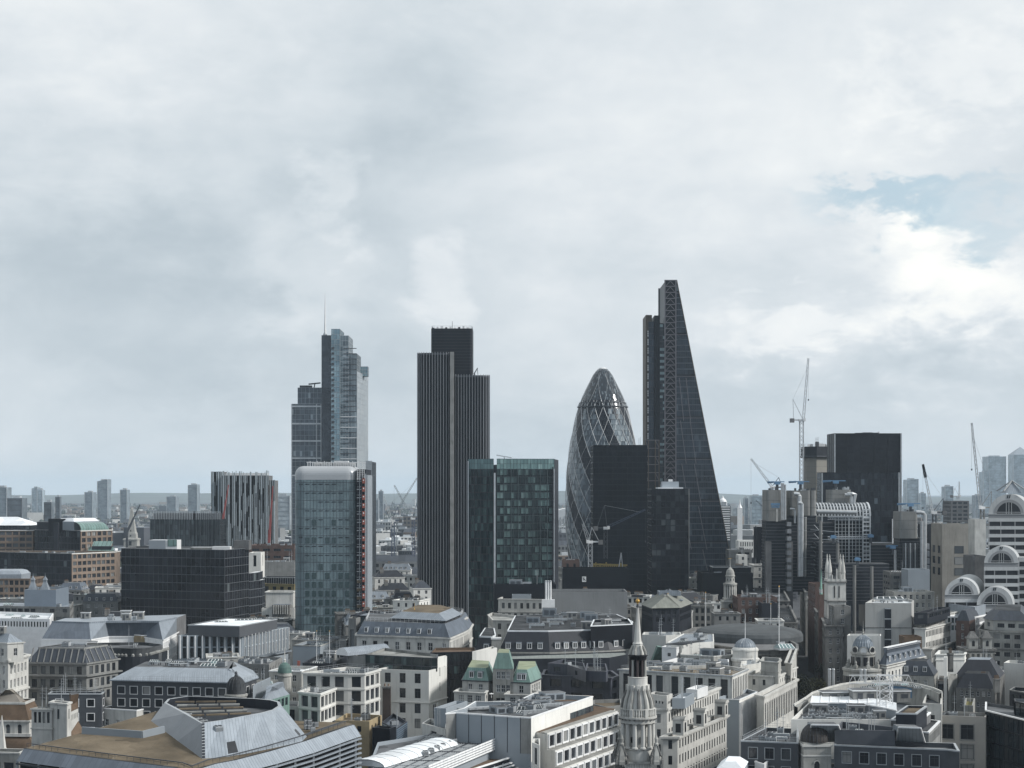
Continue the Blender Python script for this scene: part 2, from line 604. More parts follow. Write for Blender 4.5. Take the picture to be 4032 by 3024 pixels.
WIN = {
 'sash': window_mesh('sash_window', M_white, M_pane, 1, (.5,)),
 'plain': window_mesh('plain_window', M_dsteel, M_pane, 0, (), .05, .03),
 'pair': window_mesh('pair_window', M_white, M_pane, 1, ()),
 'dark2': window_mesh('dark_window', M_dsteel, M_pane, 1, (.72,), .05, .03),
 'triple': window_mesh('triple_window', M_dsteel, M_pane, 2, (), .03, .03),
 'office': window_mesh('office_window', M_dsteel, M_pane_o, 1, (), .05, .025),
 'tall': window_mesh('tall_window', M_dsteel, M_pane_o, 0, (.33, .66), .08, .012),
 'teal': window_mesh('teal_window', M_dsteel, M_pane_t, 1, (.6,), .04, .03),
 'whitebox': window_mesh('framed_window', M_white, M_pane, 0, (), .1, .1, .25),
 'grid': window_mesh('gridded_window', M_white, M_pane, 2, (.33, .66), .06, .04),
}

def proto_dormer():
 b = MB()
 b.face([(-.4, -.02, .08), (.4, -.02, .08), (.4, -.02, .86), (-.4, -.02, .86)], M_pane)
 for x0, x1, z0, z1 in ((-.5, -.38, 0, .95), (.38, .5, 0, .95), (-.38, .38, 0, .1), (-.38, .38, .84, .95), (-.03, .03, .1, .84)):
  b.box(((x0 + x1) / 2, -.03, z0), (x1 - x0, .12, z1 - z0), M_white)
 b.face([(-.5, 1, 0), (-.5, 0, 0), (-.5, 0, .95), (-.5, 1, .95)], M_lead)
 b.face([(.5, 0, 0), (.5, 1, 0), (.5, 1, .95), (.5, 0, .95)], M_lead)
 b.box((0, .45, .95), (1.12, 1.2, .07), M_lead)
 return mesh_of(b, 'dormer')

def proto_plant():
 b = MB()
 b.box((0, 0, 0), (1, 1, .94), M_panel, mt=M_felt)
 b.box((0, 0, .94), (1.03, 1.03, .06), M_metal, mt=M_felt)
 for s in (-1, 1):
  for k in range(6):
   b.box((s * .22, -.51, .2 + k * .1), (.34, .03, .045), M_dsteel)
   b.box((s * .51, 0, .2 + k * .1), (.03, .5, .045), M_dsteel)
 return mesh_of(b, 'plant_room')

def proto_unit():
 b = MB()
 b.box((0, 0, .12), (1, 1, .8), M_metal)
 for x in (-.4, .4):
  for y in (-.4, .4):
   b.box((x, y, 0), (.1, .1, .12), M_dsteel)
 for x in (-.25, .25):
  for y in (-.25, .25):
   b.lathe([(.2, .92), (.2, 1.0), (.17, 1.0), (.15, .96)], x, y, M_dsteel, 8)
 for k in range(7):
  b.box((-.42 + k * .14, -.505, .25), (.05, .02, .5), M_dsteel)
 return mesh_of(b, 'vent_unit')

def proto_duct():
 b = MB()
 b.box((-.5, 0, 0), (.16, .5, 1), M_metal)
 b.box((.08, 0, .55), (1.0, .5, .45), M_metal)
 for k in range(5):
  b.box((-.3 + k * .2, 0, .52), (.04, .56, .51), M_metal)
 b.box((.5, 0, 0), (.05, .3, .55), M_dsteel)
 return mesh_of(b, 'duct')

def proto_skylight():
 b = MB()
 b.box((0, 0, 0), (1, 1, .35), M_metal)
 r = [[(-.5, -.5, .352), (.5, -.5, .352), (.5, .5, .352), (-.5, .5, .352)], [(-.4, -.06, 1), (.4, -.06, 1), (.4, .06, 1), (-.4, .06, 1)]]
 b.loft(r, M_pane_t, M_white)
 for k in range(5):
  x = -.4 + k * .2
  b.bar((x * 1.1, -.5, .36), (x, -.06, 1.01), .035, M_white)
 return mesh_of(b, 'skylight')

def proto_chimney():
 b = MB()
 b.box((0, 0, 0), (1, 1, .72), M_stone3)
 b.box((0, 0, .72), (1.12, 1.2, .07), M_stone3)
 for x in (-.34, -.11, .11, .34):
  b.lathe([(.09, .79), (.075, 1.0), (.05, 1.0)], x, 0, M_brownroof, 7)
 return mesh_of(b, 'chimney')

def proto_hut():
 b = MB()
 b.box((0, 0, 0), (1, 1, .9), M_conc, mt=M_felt)
 b.box((0, 0, .9), (1.08, 1.08, .1), M_white, mt=M_felt)
 b.box((-.2, -.505, 0), (.22, .02, .75), M_dsteel)
 b.box((.25, -.505, .35), (.3, .02, .35), M_dsteel)
 return mesh_of(b, 'stair_hut')

def proto_antenna():
 b = MB()
 b.tube([(0, 0, 0), (0, 0, 1)], .018, M_metal, 6, .006)
 for z in (.55, .7, .82):
  b.bar((-.1, 0, z), (.1, 0, z), .01, M_metal)
 return mesh_of(b, 'antenna')

def proto_pipe():
 b = MB()
 for y in (-.3, 0, .3):
  b.tube([(-.5, y, .15), (-.48, y, .8), (.48, y, .8), (.5, y, .15)], .07, M_metal, 6)
 for x in (-.35, 0, .35):
  b.bar((x, -.45, .7), (x, .45, .7), .05, M_dsteel)
  b.bar((x, -.4, 0), (x, -.4, .7), .04, M_dsteel)
  b.bar((x, .4, 0), (x, .4, .7), .04, M_dsteel)
 return mesh_of(b, 'pipe_run')

PRO = dict(dormer=proto_dormer(), plant_room=proto_plant(), vent_unit=proto_unit(), duct=proto_duct(), skylight=proto_skylight(),
           chimney=proto_chimney(), stair_hut=proto_hut(), antenna=proto_antenna(), pipe_run=proto_pipe())
WINDOWS = []

# ------------------------------------------------------------------ buildings
def facing(p0, p1):
 d = Vector(p1) - Vector(p0)
 n = Vector((d.y, -d.x)).normalized()
 mid = (Vector(p0) + Vector(p1)) / 2
 return n.dot(-mid) > -.04 * mid.length

def holes_wall(b, p0, p1, z0, z1, m, sp, root):
 """a wall with real openings, and a window part in each"""
 P0, P1 = Vector((*p0, 0)), Vector((*p1, 0))
 L = (P1 - P0).length
 d = (P1 - P0) / L
 n = Vector((d.y, -d.x, 0))
 w, h, fh = sp['w'], sp['h'], sp.get('fh', 3.6)
 mg = sp.get('margin', .9)
 cols = sp.get('cols') or max(1, int((L - 2 * mg + 1e-3) / sp.get('pitch', 3.0)))
 pitch = (L - 2 * mg) / cols
 w = min(w, pitch * .94)
 us = [mg + pitch * (i + .5) for i in range(cols)]
 rows = sp.get('rows', 4)
 vs = []
 for r in range(rows):
  t = z1 - sp.get('top', 1.2) - r * fh
  if t - h < z0 + .2:
   break
  vs.append((t - h, t))
 dep = sp.get('depth', .32)
 ub, vb = [0.0], [z0]
 for u in us:
  ub += [u - w / 2, u + w / 2]
 ub.append(L)
 for a, c in reversed(vs):
  vb += [a, c]
 vb.append(z1)

 def pt(u, z, k=0.0):
  q = P0 + d * u - n * k
  return (q.x, q.y, z)
 # full-height piers between columns, spandrels in window columns
 for i in range(len(ub) - 1):
  if i % 2 == 0:
   b.face([pt(ub[i], z0), pt(ub[i + 1], z0), pt(ub[i + 1], z1), pt(ub[i], z1)], m)
  else:
   for j in range(len(vb) - 1):
    a0, a1, c0, c1 = ub[i], ub[i + 1], vb[j], vb[j + 1]
    if j % 2 == 0:
     b.face([pt(a0, c0), pt(a1, c0), pt(a1, c1), pt(a0, c1)], sp.get('spandrel') or m)
    else:
     b.face([pt(a0, c0), pt(a1, c0), pt(a1, c0, dep), pt(a0, c0, dep)], m)
     b.face([pt(a0, c1, dep), pt(a1, c1, dep), pt(a1, c1), pt(a0, c1)], m)
     b.face([pt(a0, c0), pt(a0, c0, dep), pt(a0, c1, dep), pt(a0, c1)], m)
     b.face([pt(a1, c0, dep), pt(a1, c0), pt(a1, c1), pt(a1, c1, dep)], m)
     b.face([pt(a0, c0, dep), pt(a1, c0, dep), pt(a1, c1, dep), pt(a0, c1, dep)], M_recess)
 rz = math.atan2(d.y, d.x)
 me = WIN[sp.get('kind', 'sash')]
 arch = sp.get('arch')
 for u in us:
  for a, c in vs:
   q = P0 + d * u - n * (dep - .13)
   o = put(me, 'window', root, (q.x, q.y, a), rz, (w, 1, c - a))
   WINDOWS.append((o, P0 + d * u + Vector((0, 0, (a + c) / 2)), n))
   sr = sp.get('surround')
   if sr:
    t, pr = sp.get('st', .18), sp.get('sp', .09)
    for x0, x1, y0, y1 in ((u - w / 2 - t, u - w / 2 - .002, a - t, c + t), (u + w / 2 + .002, u + w / 2 + t, a - t, c + t), (u - w / 2, u + w / 2, c + .002, c + t), (u - w / 2, u + w / 2, a - t, a - .002)):
     A = [pt(x0, y0, -pr), pt(x1, y0, -pr), pt(x1, y1, -pr), pt(x0, y1, -pr)]
     B = [pt(x0, y0, .0), pt(x1, y0, .0), pt(x1, y1, .0), pt(x0, y1, .0)]
     b.face(A, sr)
     for k in range(4):
      l = (k + 1) % 4
      b.face([B[k], B[l], A[l], A[k]], sr)
   if arch:
    b2 = [pt(u + w / 2 * math.cos(k * math.pi / 8), c - .01 + w / 2 * math.sin(k * math.pi / 8), -.012) for k in range(9)]
    b.face(b2, M_recess)

def curtain(bg, bm, p0, p1, z0, z1, gm, mm, pw=1.5, fh=3.8, mw=.12, mh=.22, proud=.14, vert=True, hor=True, base=None):
 P0, P1 = Vector((*p0, 0)), Vector((*p1, 0))
 L = (P1 - P0).length
 d = (P1 - P0) / L
 n = Vector((d.y, -d.x, 0))
 o = rnd.randint(0, 400) * pw if base is None else base
 bg.face([(*p0, z0), (*p1, z0), (*p1, z1), (*p0, z1)], gm, [(o, z0 - z1 + 400 * fh), (o + L, z0 - z1 + 400 * fh), (o + L, 400 * fh), (o, 400 * fh)])
 if bm is None:
  return

 def strip(u0, u1, a, c, pr):
  A = [P0 + d * u0 + n * pr, P0 + d * u1 + n * pr]
  B = [P0 + d * u0, P0 + d * u1]
  bm.face([(A[0].x, A[0].y, a), (A[1].x, A[1].y, a), (A[1].x, A[1].y, c), (A[0].x, A[0].y, c)], mm)
  bm.face([(B[0].x, B[0].y, a), (A[0].x, A[0].y, a), (A[0].x, A[0].y, c), (B[0].x, B[0].y, c)], mm)
  bm.face([(A[1].x, A[1].y, a), (B[1].x, B[1].y, a), (B[1].x, B[1].y, c), (A[1].x, A[1].y, c)], mm)
  bm.face([(A[0].x, A[0].y, c), (A[1].x, A[1].y, c), (B[1].x, B[1].y, c), (B[0].x, B[0].y, c)], mm)
  bm.face([(B[0].x, B[0].y, a), (B[1].x, B[1].y, a), (A[1].x, A[1].y, a), (A[0].x, A[0].y, a)], mm)
 if vert:
  k = max(1, round(L / pw))
  for i in range(k + 1):
   u = L * i / k
   strip(max(0, u - mw / 2), min(L, u + mw / 2), z0, z1, proud)
 if hor:
  z = z1
  while z > z0 + .5:
   strip(0, L, z - mh, z, proud * .8)
   z -= fh

def glass_box(root, poly, z0, z1, gm, mm, roofm=None, name='glazing', par=None, **k):
 """a curtain-walled volume: one glazing part, one mullion part, one roof part"""
 bg, bm, br = MB(), MB(), MB()
 par = par or root
 for i in range(len(poly)):
  a, c = poly[i], poly[(i + 1) % len(poly)]
  if (Vector(a) - Vector(c)).length > .05:
   curtain(bg, bm if facing(a, c) else None, a, c, z0, z1, gm, mm, **k)
 g = bg.build(name, root)
 if bm.f:
  bm.build('mullions', root)
 q = offset(poly, -.35)
 zr = z1 - .8
 for i in range(len(poly)):
  j = (i + 1) % len(poly)
  br.face([(*poly[i], z1), (*poly[j], z1), (*q[j], z1), (*q[i], z1)], mm)
  br.face([(*q[i], z1), (*q[j], z1), (*q[j], zr), (*q[i], zr)], roofm or M_felt)
 br.face([(*p, zr) for p in q], roofm or M_felt)
 br.build('roof', root)
 return g

def inside(p, poly):
 r = False
 n = len(poly)
 for i in range(n):
  a, b = poly[i], poly[(i + 1) % n]
  if (a[1] > p[1]) != (b[1] > p[1]) and p[0] < (b[0] - a[0]) * (p[1] - a[1]) / (b[1] - a[1]) + a[0]:
   r = not r
 return r

SIZES = dict(plant_room=((4, 8), (3, 6), (2.2, 3.4)), vent_unit=((1.4, 2.6), (1.4, 2.4), (1.2, 1.9)), duct=((3, 7), (1.2, 1.8), (1.0, 1.8)),
             skylight=((1.6, 5), (1.6, 3), (.7, 1.2)), stair_hut=((2.5, 4.5), (2.5, 4), (2.4, 3.0)), antenna=((6, 6), (6, 6), (4, 8)),
             pipe_run=((4, 9), (1.2, 2), (.7, 1.2)), chimney=((1.6, 2.6), (.8, 1.2), (2, 3.2)))

def clutter(root, poly, z, n, seed=0, kinds=None, big=1.0):
 """rooftop plant standing on a flat roof"""
 r = random.Random(seed * 77 + 5)
 q = offset(poly, -1.6)
 xs, ys = [p[0] for p in q], [p[1] for p in q]
 e = Vector(poly[1]) - Vector(poly[0])
 rz = math.atan2(e.y, e.x)
 taken = []
 kinds = kinds or ['plant_room', 'vent_unit', 'vent_unit', 'vent_unit', 'duct', 'skylight', 'stair_hut', 'antenna', 'pipe_run', 'duct', 'vent_unit']
 tries = 0
 while n > 0 and tries < 400:
  tries += 1
  k = r.choice(kinds)
  sx, sy, sz = (r.uniform(*a) * (big if k in ('plant_room', 'stair_hut') else 1) for a in SIZES[k])
  x, y = r.uniform(min(xs), max(xs)), r.uniform(min(ys), max(ys))
  rad = math.hypot(sx, sy) / 2 if k != 'antenna' else .3
  c, s = math.cos(rz), math.sin(rz)
  cor = [(x + a * c - b * s, y + a * s + b * c) for a, b in ((-sx / 2, -sy / 2), (sx / 2, -sy / 2), (sx / 2, sy / 2), (-sx / 2, sy / 2))] if k != 'antenna' else [(x, y)]
  if not all(inside(p, q) for p in cor) or any(math.hypot(x - a, y - b) < (rad + g) * .8 for a, b, g in taken):
   continue
  taken.append((x, y, rad))
  put(PRO[k], k, root, (x, y, z + .003), rz + (math.pi / 2 if k in ('duct', 'pipe_run') and False else 0), (sx, sy, sz))
  n -= 1

def railing(root, poly, z, m=None, h=1.1, pitch=2.0, inset=.3, edges=None):
 b = MB()
 m = m or M_metal
 q = offset(poly, -inset)
 for i in range(len(q)):
  if edges is not None and i not in edges:
   continue
  a, c = Vector((*q[i], z)), Vector((*q[(i + 1) % len(q)], z))
  L = (c - a).length
  k = max(1, int(L / pitch))
  for j in range(k + 1):
   p = a.lerp(c, j / k)
   b.bar(p, p + Vector((0, 0, h)), .06, m)
  for t in (.5, 1.0):
   b.bar(a + Vector((0, 0, h * t)), c + Vector((0, 0, h * t)), .05, m)
 return b.build('railing', root)

def mansard(root, poly, z0, z1, inset, m, cap=None, dorm=None, kerb=None, edges=None, name='roof', par=None):
 """steep roof slopes with a flat top; dorm = dict(w,h,pitch,z,edges)"""
 b = MB()
 q = offset(poly, -inset)
 n = len(poly)
 for i in range(n):
  j = (i + 1) % n
  P0, P1 = Vector((*poly[i], z0)), Vector((*poly[j], z0))
  L = (P1 - P0).length
  sl = math.hypot(inset, z1 - z0)
  b.face([P0, P1, (*q[j], z1), (*q[i], z1)], m, [(0, 0), (L, 0), (L - inset, sl), (inset, sl)])
 b.face([(*p, z1) for p in q], cap or M_felt)
 if kerb:
  b.band(q, .22, z1 - .25, z1 + .28, kerb, -.25)
 o = b.build(name, root)
 if dorm:
  for i in dorm.get('edges') or range(n):
   a, c = Vector((*poly[i], 0)), Vector((*poly[(i + 1) % n], 0))
   if not facing(a[:2], c[:2]):
    continue
   L = (c - a).length
   d = (c - a) / L
   nn = Vector((d.y, -d.x, 0))
   mg = dorm.get('margin', 1.5)
   k = dorm.get('n') or max(1, int((L - 2 * mg) / dorm['pitch']))
   for r_ in range(dorm.get('rows', 1)):
    zz = dorm.get('z', .5) + r_ * dorm.get('fh', 3.2)
    back = inset * zz / (z1 - z0)
    for t in range(k):
     u = mg + (L - 2 * mg) * (t + .5) / k
     p = a + d * u - nn * (back + .12 * 0)
     ob = put(PRO['dormer'], 'dormer', root, (p.x, p.y, z0 + zz), math.atan2(d.y, d.x), (dorm['w'], max(.6, inset * dorm['h'] / (z1 - z0) + .3), dorm['h']))
     WINDOWS.append((ob, p + nn * .1 + Vector((0, 0, z0 + zz + dorm['h'] / 2)), nn))
 return o

def base_of(poly):
 return (sum(p[0] for p in poly) / len(poly), sum(p[1] for p in poly) / len(poly), 0.0)

def block(name, label, poly, z, wall, roofm=None, sp=None, specs=None, parapet=1.0, bands=(), cl=0, seed=1, cat='building', group=None,
          coping=None, rail=False, kinds=None, z0=0.0, big=1.0, root=None, roof=True, wallname='wall'):
 """a building: wall part with openings, window parts, roof part, rooftop plant"""
 if area2(poly) < 0:
  poly = poly[::-1]
 if root is None:
  root = thing(name, label, cat, base_of(poly), group)
 b = MB()
 n = len(poly)
 for i in range(n):
  a, c = poly[i], poly[(i + 1) % n]
  s = (specs or {}).get(i, sp)
  if s and facing(a, c) and (Vector(a) - Vector(c)).length > s['w'] + 1.0:
   zb = z0
   holes_wall(b, a, c, zb, z, wall if 'wall' not in s else s['wall'], s, root)
  else:
   b.face([(*a, z0), (*c, z0), (*c, z), (*a, z)], wall)
 for zz, pr, hh, *mm in bands:
  b.band(poly, pr, z - zz - hh, z - zz, mm[0] if mm else wall)
 if roof:
  t = .4
  q = offset(poly, -t)
  cm = coping or wall
  for i in range(n):
   j = (i + 1) % n
   b.face([(*poly[i], z), (*poly[j], z), (*q[j], z), (*q[i], z)], cm)
   b.face([(*q[i], z), (*q[j], z), (*q[j], z - parapet), (*q[i], z - parapet)], wall)
  if coping:
   b.band(poly, .1, z - .28, z + .05, coping, -.45)
 b.build(wallname, root)
 if roof:
  br = MB()
  br.face([(*p, z - parapet) for p in q], roofm or M_felt)
  br.build('roof', root)
  if cl:
   clutter(root, q, z - parapet, cl, seed, kinds, big)
  if rail:
   railing(root, poly, z)
 return root

def prune_windows():
 """drop the windows that other buildings hide completely from every nearby standpoint"""
 from mathutils.bvhtree import BVHTree
 bv = BVHTree.FromPolygons(ALLV, ALLF)
 gone = []
 for o, c, n in WINDOWS:
  seen = False
  tgt = c + n * .35
  px, py = CX + F * tgt.x / tgt.y, HY - F * (tgt.z - H) / tgt.y
  if -60 < px < 4092 and py < 3090:
   for cx in (0, -14, 14):
    e = Vector((cx, 0, H))
    d = tgt - e
    L = d.length
    d.normalize()
    if n.dot(d) < .02 and bv.ray_cast(e, d, L - .6)[0] is None:
     seen = True
     break
  if not seen:
   gone.append(o)
 bpy.data.batch_remove(gone)
 return len(gone)
# ------------------------------------------------------------------ the tall towers
def front(x0, x1, D, depth, D1=None):
 """plan of a block from its two front corners (photo columns) and its depth in metres"""
 a, c = Vector(at(x0, D)), Vector(at(x1, D1 or D))
 d = (c - a).normalized()
 n = Vector((-d.y, d.x))
 return [tuple(a), tuple(c), tuple(c + n * depth), tuple(a + n * depth)]

G_heron = glazing('heron_glass', [(0, (.08, .098, .117)), (.45, (.11, .135, .158)), (.8, (.15, .18, .20)), (.83, (.34, .39, .42))], 1.6, 3.9)
G_core = glazing('dark_core_glass', [(0, (.052, .064, .08)), (.5, (.066, .08, .098))], 3, 3.9, .3)
G_blue = glazing('pale_blue_glass', [(0, (.20, .31, .37)), (.4, (.27, .39, .44)), (.75, (.36, .47, .52))], 2.2, 3.9, .15)
G_grey = glazing('grey_atrium_glass', [(0, (.13, .17, .195)), (.4, (.21, .26, .285)), (.7, (.29, .345, .37)), (.9, (.40, .45, .47))], 2.4, 3.9)
G_pale = glazing('sunlit_side_glass', [(0, (.42, .47, .50)), (.5, (.50, .54, .56)), (.85, (.58, .62, .63))], 2.0, 3.9, .3, var=.06)  # sunlight on the right side is put into this paler glass colour

D = 1230
r = thing('glass_tower', 'stepped glass skyscraper with a thin white mast and pale sunlit right side', 'skyscraper', (*at(1300, D + 15), 0))
glass_box(r, front(1147, 1268, D + 4, 34), 0, zat(1590, D + 4), G_heron, M_metal, pw=3.2, fh=3.9, mw=.1, mh=.14)
glass_box(r, front(1172, 1266, D + 9, 25), zat(1590, D), zat(1526, D + 9), G_heron, M_metal, pw=3.2, fh=3.9, mw=.1, mh=.14, name='upper_glazing')
b = MB()
for k in range(5):
 z = zat(1600 + k * 68, D + 3.5)
 b.bar((*at(1147, D + 3.7), z), (*at(1268, D + 3.7), z), .3, M_steel, 1.1)
for x in (1149, 1246, 1264):
 b.bar((*at(x, D + 3.6), 0), (*at(x, D + 3.6), zat(1590, D)), .5, M_steel)
b.build('bright_band', r)
glass_box(r, front(1266, 1304, D - 1, 36), 0, zat(1320, D - 1), G_core, M_dsteel, pw=7, fh=7.8, mw=.1, mh=.1, name='core')
glass_box(r, front(1304, 1338, D - 3, 30), 0, zat(1295, D - 3), G_blue, M_metal, pw=2.2, fh=3.9, mw=.12, mh=.2, name='lift_shaft')
glass_box(r, front(1338, 1372, D, 33), 0, zat(1321, D), G_grey, M_metal, pw=2.4, fh=3.9, mw=.12, mh=.2, name='atrium')
glass_box(r, front(1372, 1405, D + 1, 32), 0, zat(1392, D + 1), G_grey, M_metal, pw=2.4, fh=3.9, mw=.12, mh=.2, name='lower_atrium')
a0, a1 = at(1405, D + 1), at(1449, D + 60)
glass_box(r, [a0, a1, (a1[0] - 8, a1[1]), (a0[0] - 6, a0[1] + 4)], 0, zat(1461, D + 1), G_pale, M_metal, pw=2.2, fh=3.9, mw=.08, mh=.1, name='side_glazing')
glass_box(r, front(1416, 1448, D + 30, 8), zat(1470, D), zat(1443, D + 30), G_blue, M_metal, pw=2.2, fh=2.5, name='roof_screen')
b = MB()
for k in range(46):
 z = zat(1372 + k * 20.7, D - .2)
 w = 1338 if k > 12 else 1352
 b.bar((*at(w, D - .35), z), (*at(1404, D - .35), z), .25, M_white if k > 12 and k % 2 else M_dsteel, .55)
 b.bar((*at(1306, D - 3.3), z), (*at(1316, D - 3.3), z), .25, M_dsteel, 1.6)
b.build('floor_edge', r)
b = MB()
x, y = at(1280, D + 8)
b.tube([(x, y, zat(1322, D)), (x, y, zat(1260, D)), (x, y, zat(1148, D))], 1.0, M_white, 10, .12)
b.lathe([(1.6, zat(1330, D)), (1.4, zat(1312, D)), (.9, zat(1306, D))], x, y, M_metal, 12)
b.build('mast', r)
b = MB()
b.box((*at(1205, D + 14), zat(1526, D + 9) - .8), (9, 4, 2.6), M_dsteel)
b.bar((*at(1215, D + 14), zat(1508, D)), (*at(1262, D + 14), zat(1503, D)), 1.0, M_dsteel)
b.bar((*at(1235, D + 14), zat(1530, D)), (*at(1240, D + 14), zat(1506, D)), .7, M_dsteel)
b.build('roof_crane', r)
# the block of upright grey fins beside it
D = 1000
r = thing('office_block', 'slim grey office block of close upright fins right behind the rounded teal tower', 'building', (*at(1452, D), 0))
glass_box(r, front(1440, 1464, D, 30), 0, zat(1818, D), G_core, M_dsteel, pw=4, fh=4, name='glazing')
b = MB()
for k in range(14):
 x, y = at(1441 + k * 1.75, D - .5)
 b.box((x, y, 6), (.26, .8, zat(1814 + (k % 3), D) - 6), M_steel if k % 2 else M_white)
b.build('fins', r)

D = 960
G_t42 = glazing('black_tower_glass', [(0, (.006, .0065, .009)), (.6, (.009, .01, .013)), (.97, (.03, .033, .037))], 1.2, 3.6, .3, .15)
M_rib = mat('ribbed_steel', (.26, .27, .285), .38, .5, metal=.3, var=.12, scale=.05)
r = thing('ribbed_tower', 'dark ribbed skyscraper of two round-cornered shafts round a taller black core', 'skyscraper', (*at(1784, D + 12), 0))

def ribbed(x0, x1, Dd, depth, ztop, name):
 p = rounded(front(x0, x1, Dd, depth), 5.2, 6)
 bg, bb = MB(), MB()
 run = 0.0
 nxt = .3
 for i in range(len(p)):
  a, c = Vector(p[i]), Vector(p[(i + 1) % len(p)])
  L = (c - a).length
  if L < 1e-4:
   continue
  bg.face([(*a, 0), (*c, 0), (*c, ztop - 1.2), (*a, ztop - 1.2)], G_t42, [(run, 0), (run + L, 0), (run + L, ztop), (run, ztop)])
  d = (c - a) / L
  n = Vector((d.y, -d.x))
  while nxt < run + L:
   q = a + d * (nxt - run) + n * .2
   if n.dot(-q) > -.3 * q.length:
    bb.box((q.x, q.y, 2), (.26, .4, ztop - 2), M_rib, math.atan2(d.y, d.x))
   nxt += 1.62
  run += L
 bg.face([(*q, ztop - 1.2) for q in p], M_felt_d)
 bb.band(p, .1, ztop - 1.6, ztop - .5, M_dsteel, -.5)
 bg.build(name, r)
 bb.build('ribs', r)

ribbed(1643, 1777, D, 21, zat(1386, D), 'west_shaft')
ribbed(1779, 1925, D + 2, 23, zat(1474, D + 2), 'east_shaft')
b = MB()
b.prism(front(1772, 1787, D - .6, 3), 0, zat(1386, D), M_conc, bottom=False)
o = b.build('pier', r)
b = MB()
p = rounded(front(1697, 1861, D + 9, 22), 2.0, 4)
b.prism(p, 0, zat(1293, D + 9), M_black, M_felt_d, False)
for k in range(14):
 z = zat(1300 + k * 12, D + 9)
 b.band(p, .05, z, z + .1, M_dsteel)
b.build('core', r)
railing(r, p, zat(1293, D + 9), M_dsteel, 1.6, 1.6, .4)
b = MB()
zt = zat(1293, D + 9)
x, y = at(1781, D + 18)
b.tube([(x, y, zt), (x, y, zt + 5)], .12, M_dsteel, 6)
for k in range(9):
 x, y = at(1706 + k * 17, D + 14)
 b.box((x, y, zt), (1.2, 1.2, .8 + (k * 7 % 5) * .25), M_white if k % 3 else M_dsteel)
b.build('roof_equipment', r)
b = MB()
x, y = at(1866, D + 12)
zt = zat(1474, D)
b.bar((x, y, zt - 1), (x + .5, y, zt + 2), .6, M_dsteel)
b.bar((x, y, zt + 1), (x + 2.2, y, zt + 4.6), .5, M_dsteel)
b.bar((x + 2.0, y, zt + 4.6), (x + 2.4, y, zt), .3, M_dsteel)
b.build('cleaning_crane', r)

D = 690
G_teal = glazing('wrapped_teal_glass', [(0, (.15, .205, .222)), (.4, (.165, .225, .24)), (.75, (.19, .25, .265)), (.94, (.11, .15, .165))], 1.5, 3.7, .18, .45, var=.22)
M_cap = mat('white_cap_panels', (.43, .445, .455), .35, .5, metal=.1, var=.06, scale=.1)
r = thing('rounded_tower', 'round-cornered teal glass tower with a white cap and an orange builders hoist', 'tower', (*at(1300, D + 14), 0))
zt = zat(1835, D)
p = rounded(front(1157, 1404, D, 30), 4.2, 7)
bg, bm, bc = MB(), MB(), MB()
run = 0.0
zc = zat(1889, D)
for i in range(len(p)):
 a, c = p[i], p[(i + 1) % len(p)]
 L = (Vector(c) - Vector(a)).length
 if L < 1e-3:
  continue
 bg.face([(*a, 0), (*c, 0), (*c, zc), (*a, zc)], G_teal, [(run, 0), (run + L, 0), (run + L, 370 - 370 % 3.7 if False else zc), (run, zc)])
 run += L
for k in range(22):
 z = zc - 1.2 - k * 3.7
 bm.band(p, .05, z, z + .16, M_dsteel)
W_teal = window_mesh('dark_opening', M_dsteel, M_pane_t, 0, (), .03, .03)
rr = random.Random(4)
for k in range(21):
 for j in range(9):
  x = 1184 + j * 26.2
  z = zc - 4.2 - k * 3.7
  if x > 1390:
   continue
  full = (k in (4, 6) and 1 <= j <= 5) or k >= 9 and 1 <= j <= 7
  q = at(x, D - .07)
  if full and rr.random() < .8:
   bm.box((q[0], q[1], z - .1), (1.75, .08, 2.5), M_pane_t)
  elif k < 9 and rr.random() < .75:
   bm.box((q[0], q[1], z + 2.2), (1.75, .08, .3), M_recess)
for x in range(1170, 1404, 13):
 q = at(x, D)
 bm.bar((*q, 0), (*q, zc), .1, M_dsteel)
bg.build('glazing', r)
bm.build('mullions', r)
rings = []
for k in range(8):
 q = k / 7 * math.pi / 2
 rings.append([(*c, zt - 3.6 + 3.6 * math.sin(q)) for c in offset(p, -3.6 * (1 - math.cos(q)) + .05)])
rings.insert(0, [(*c, zc) for c in offset(p, .05)])
bc.loft(rings, M_cap, M_felt)
bc.build('rounded_cap', r, smooth=True)
b = MB()
for k in range(25):
 x, y = at(1212 + k * 9.3, D + 8)
 b.box((x, y, zt - .3), (.35, .35, 1.9 + (k * 5 % 3) * .3), M_white)
for x, w, h in ((1285, 5, 1.6), (1345, 6, 2.6), (1250, 3, 1.8), (1385, 3, 2.0)):
 q = at(x, D + 10)
 b.box((q[0], q[1], zt - .3), (w, 3, h), M_white)
b.bar((*at(1207, D + 8), zt + 1.7), (*at(1440, D + 8), zt + 1.5), .3, M_white)
b.build('roof_equipment', r)
b = MB()
p2 = front(1404.5, 1441, D + .6, 26)
b.prism(p2, 0, zat(1848, D), M_dark, M_felt, False)
q2 = front(1436, 1447, D + .3, 24)
b.prism(q2, 0, zat(1870, D), M_panel, M_cap, False)
b.build('open_side', r)
hoist = MB()
hz = zat(1895, D)
k = 0
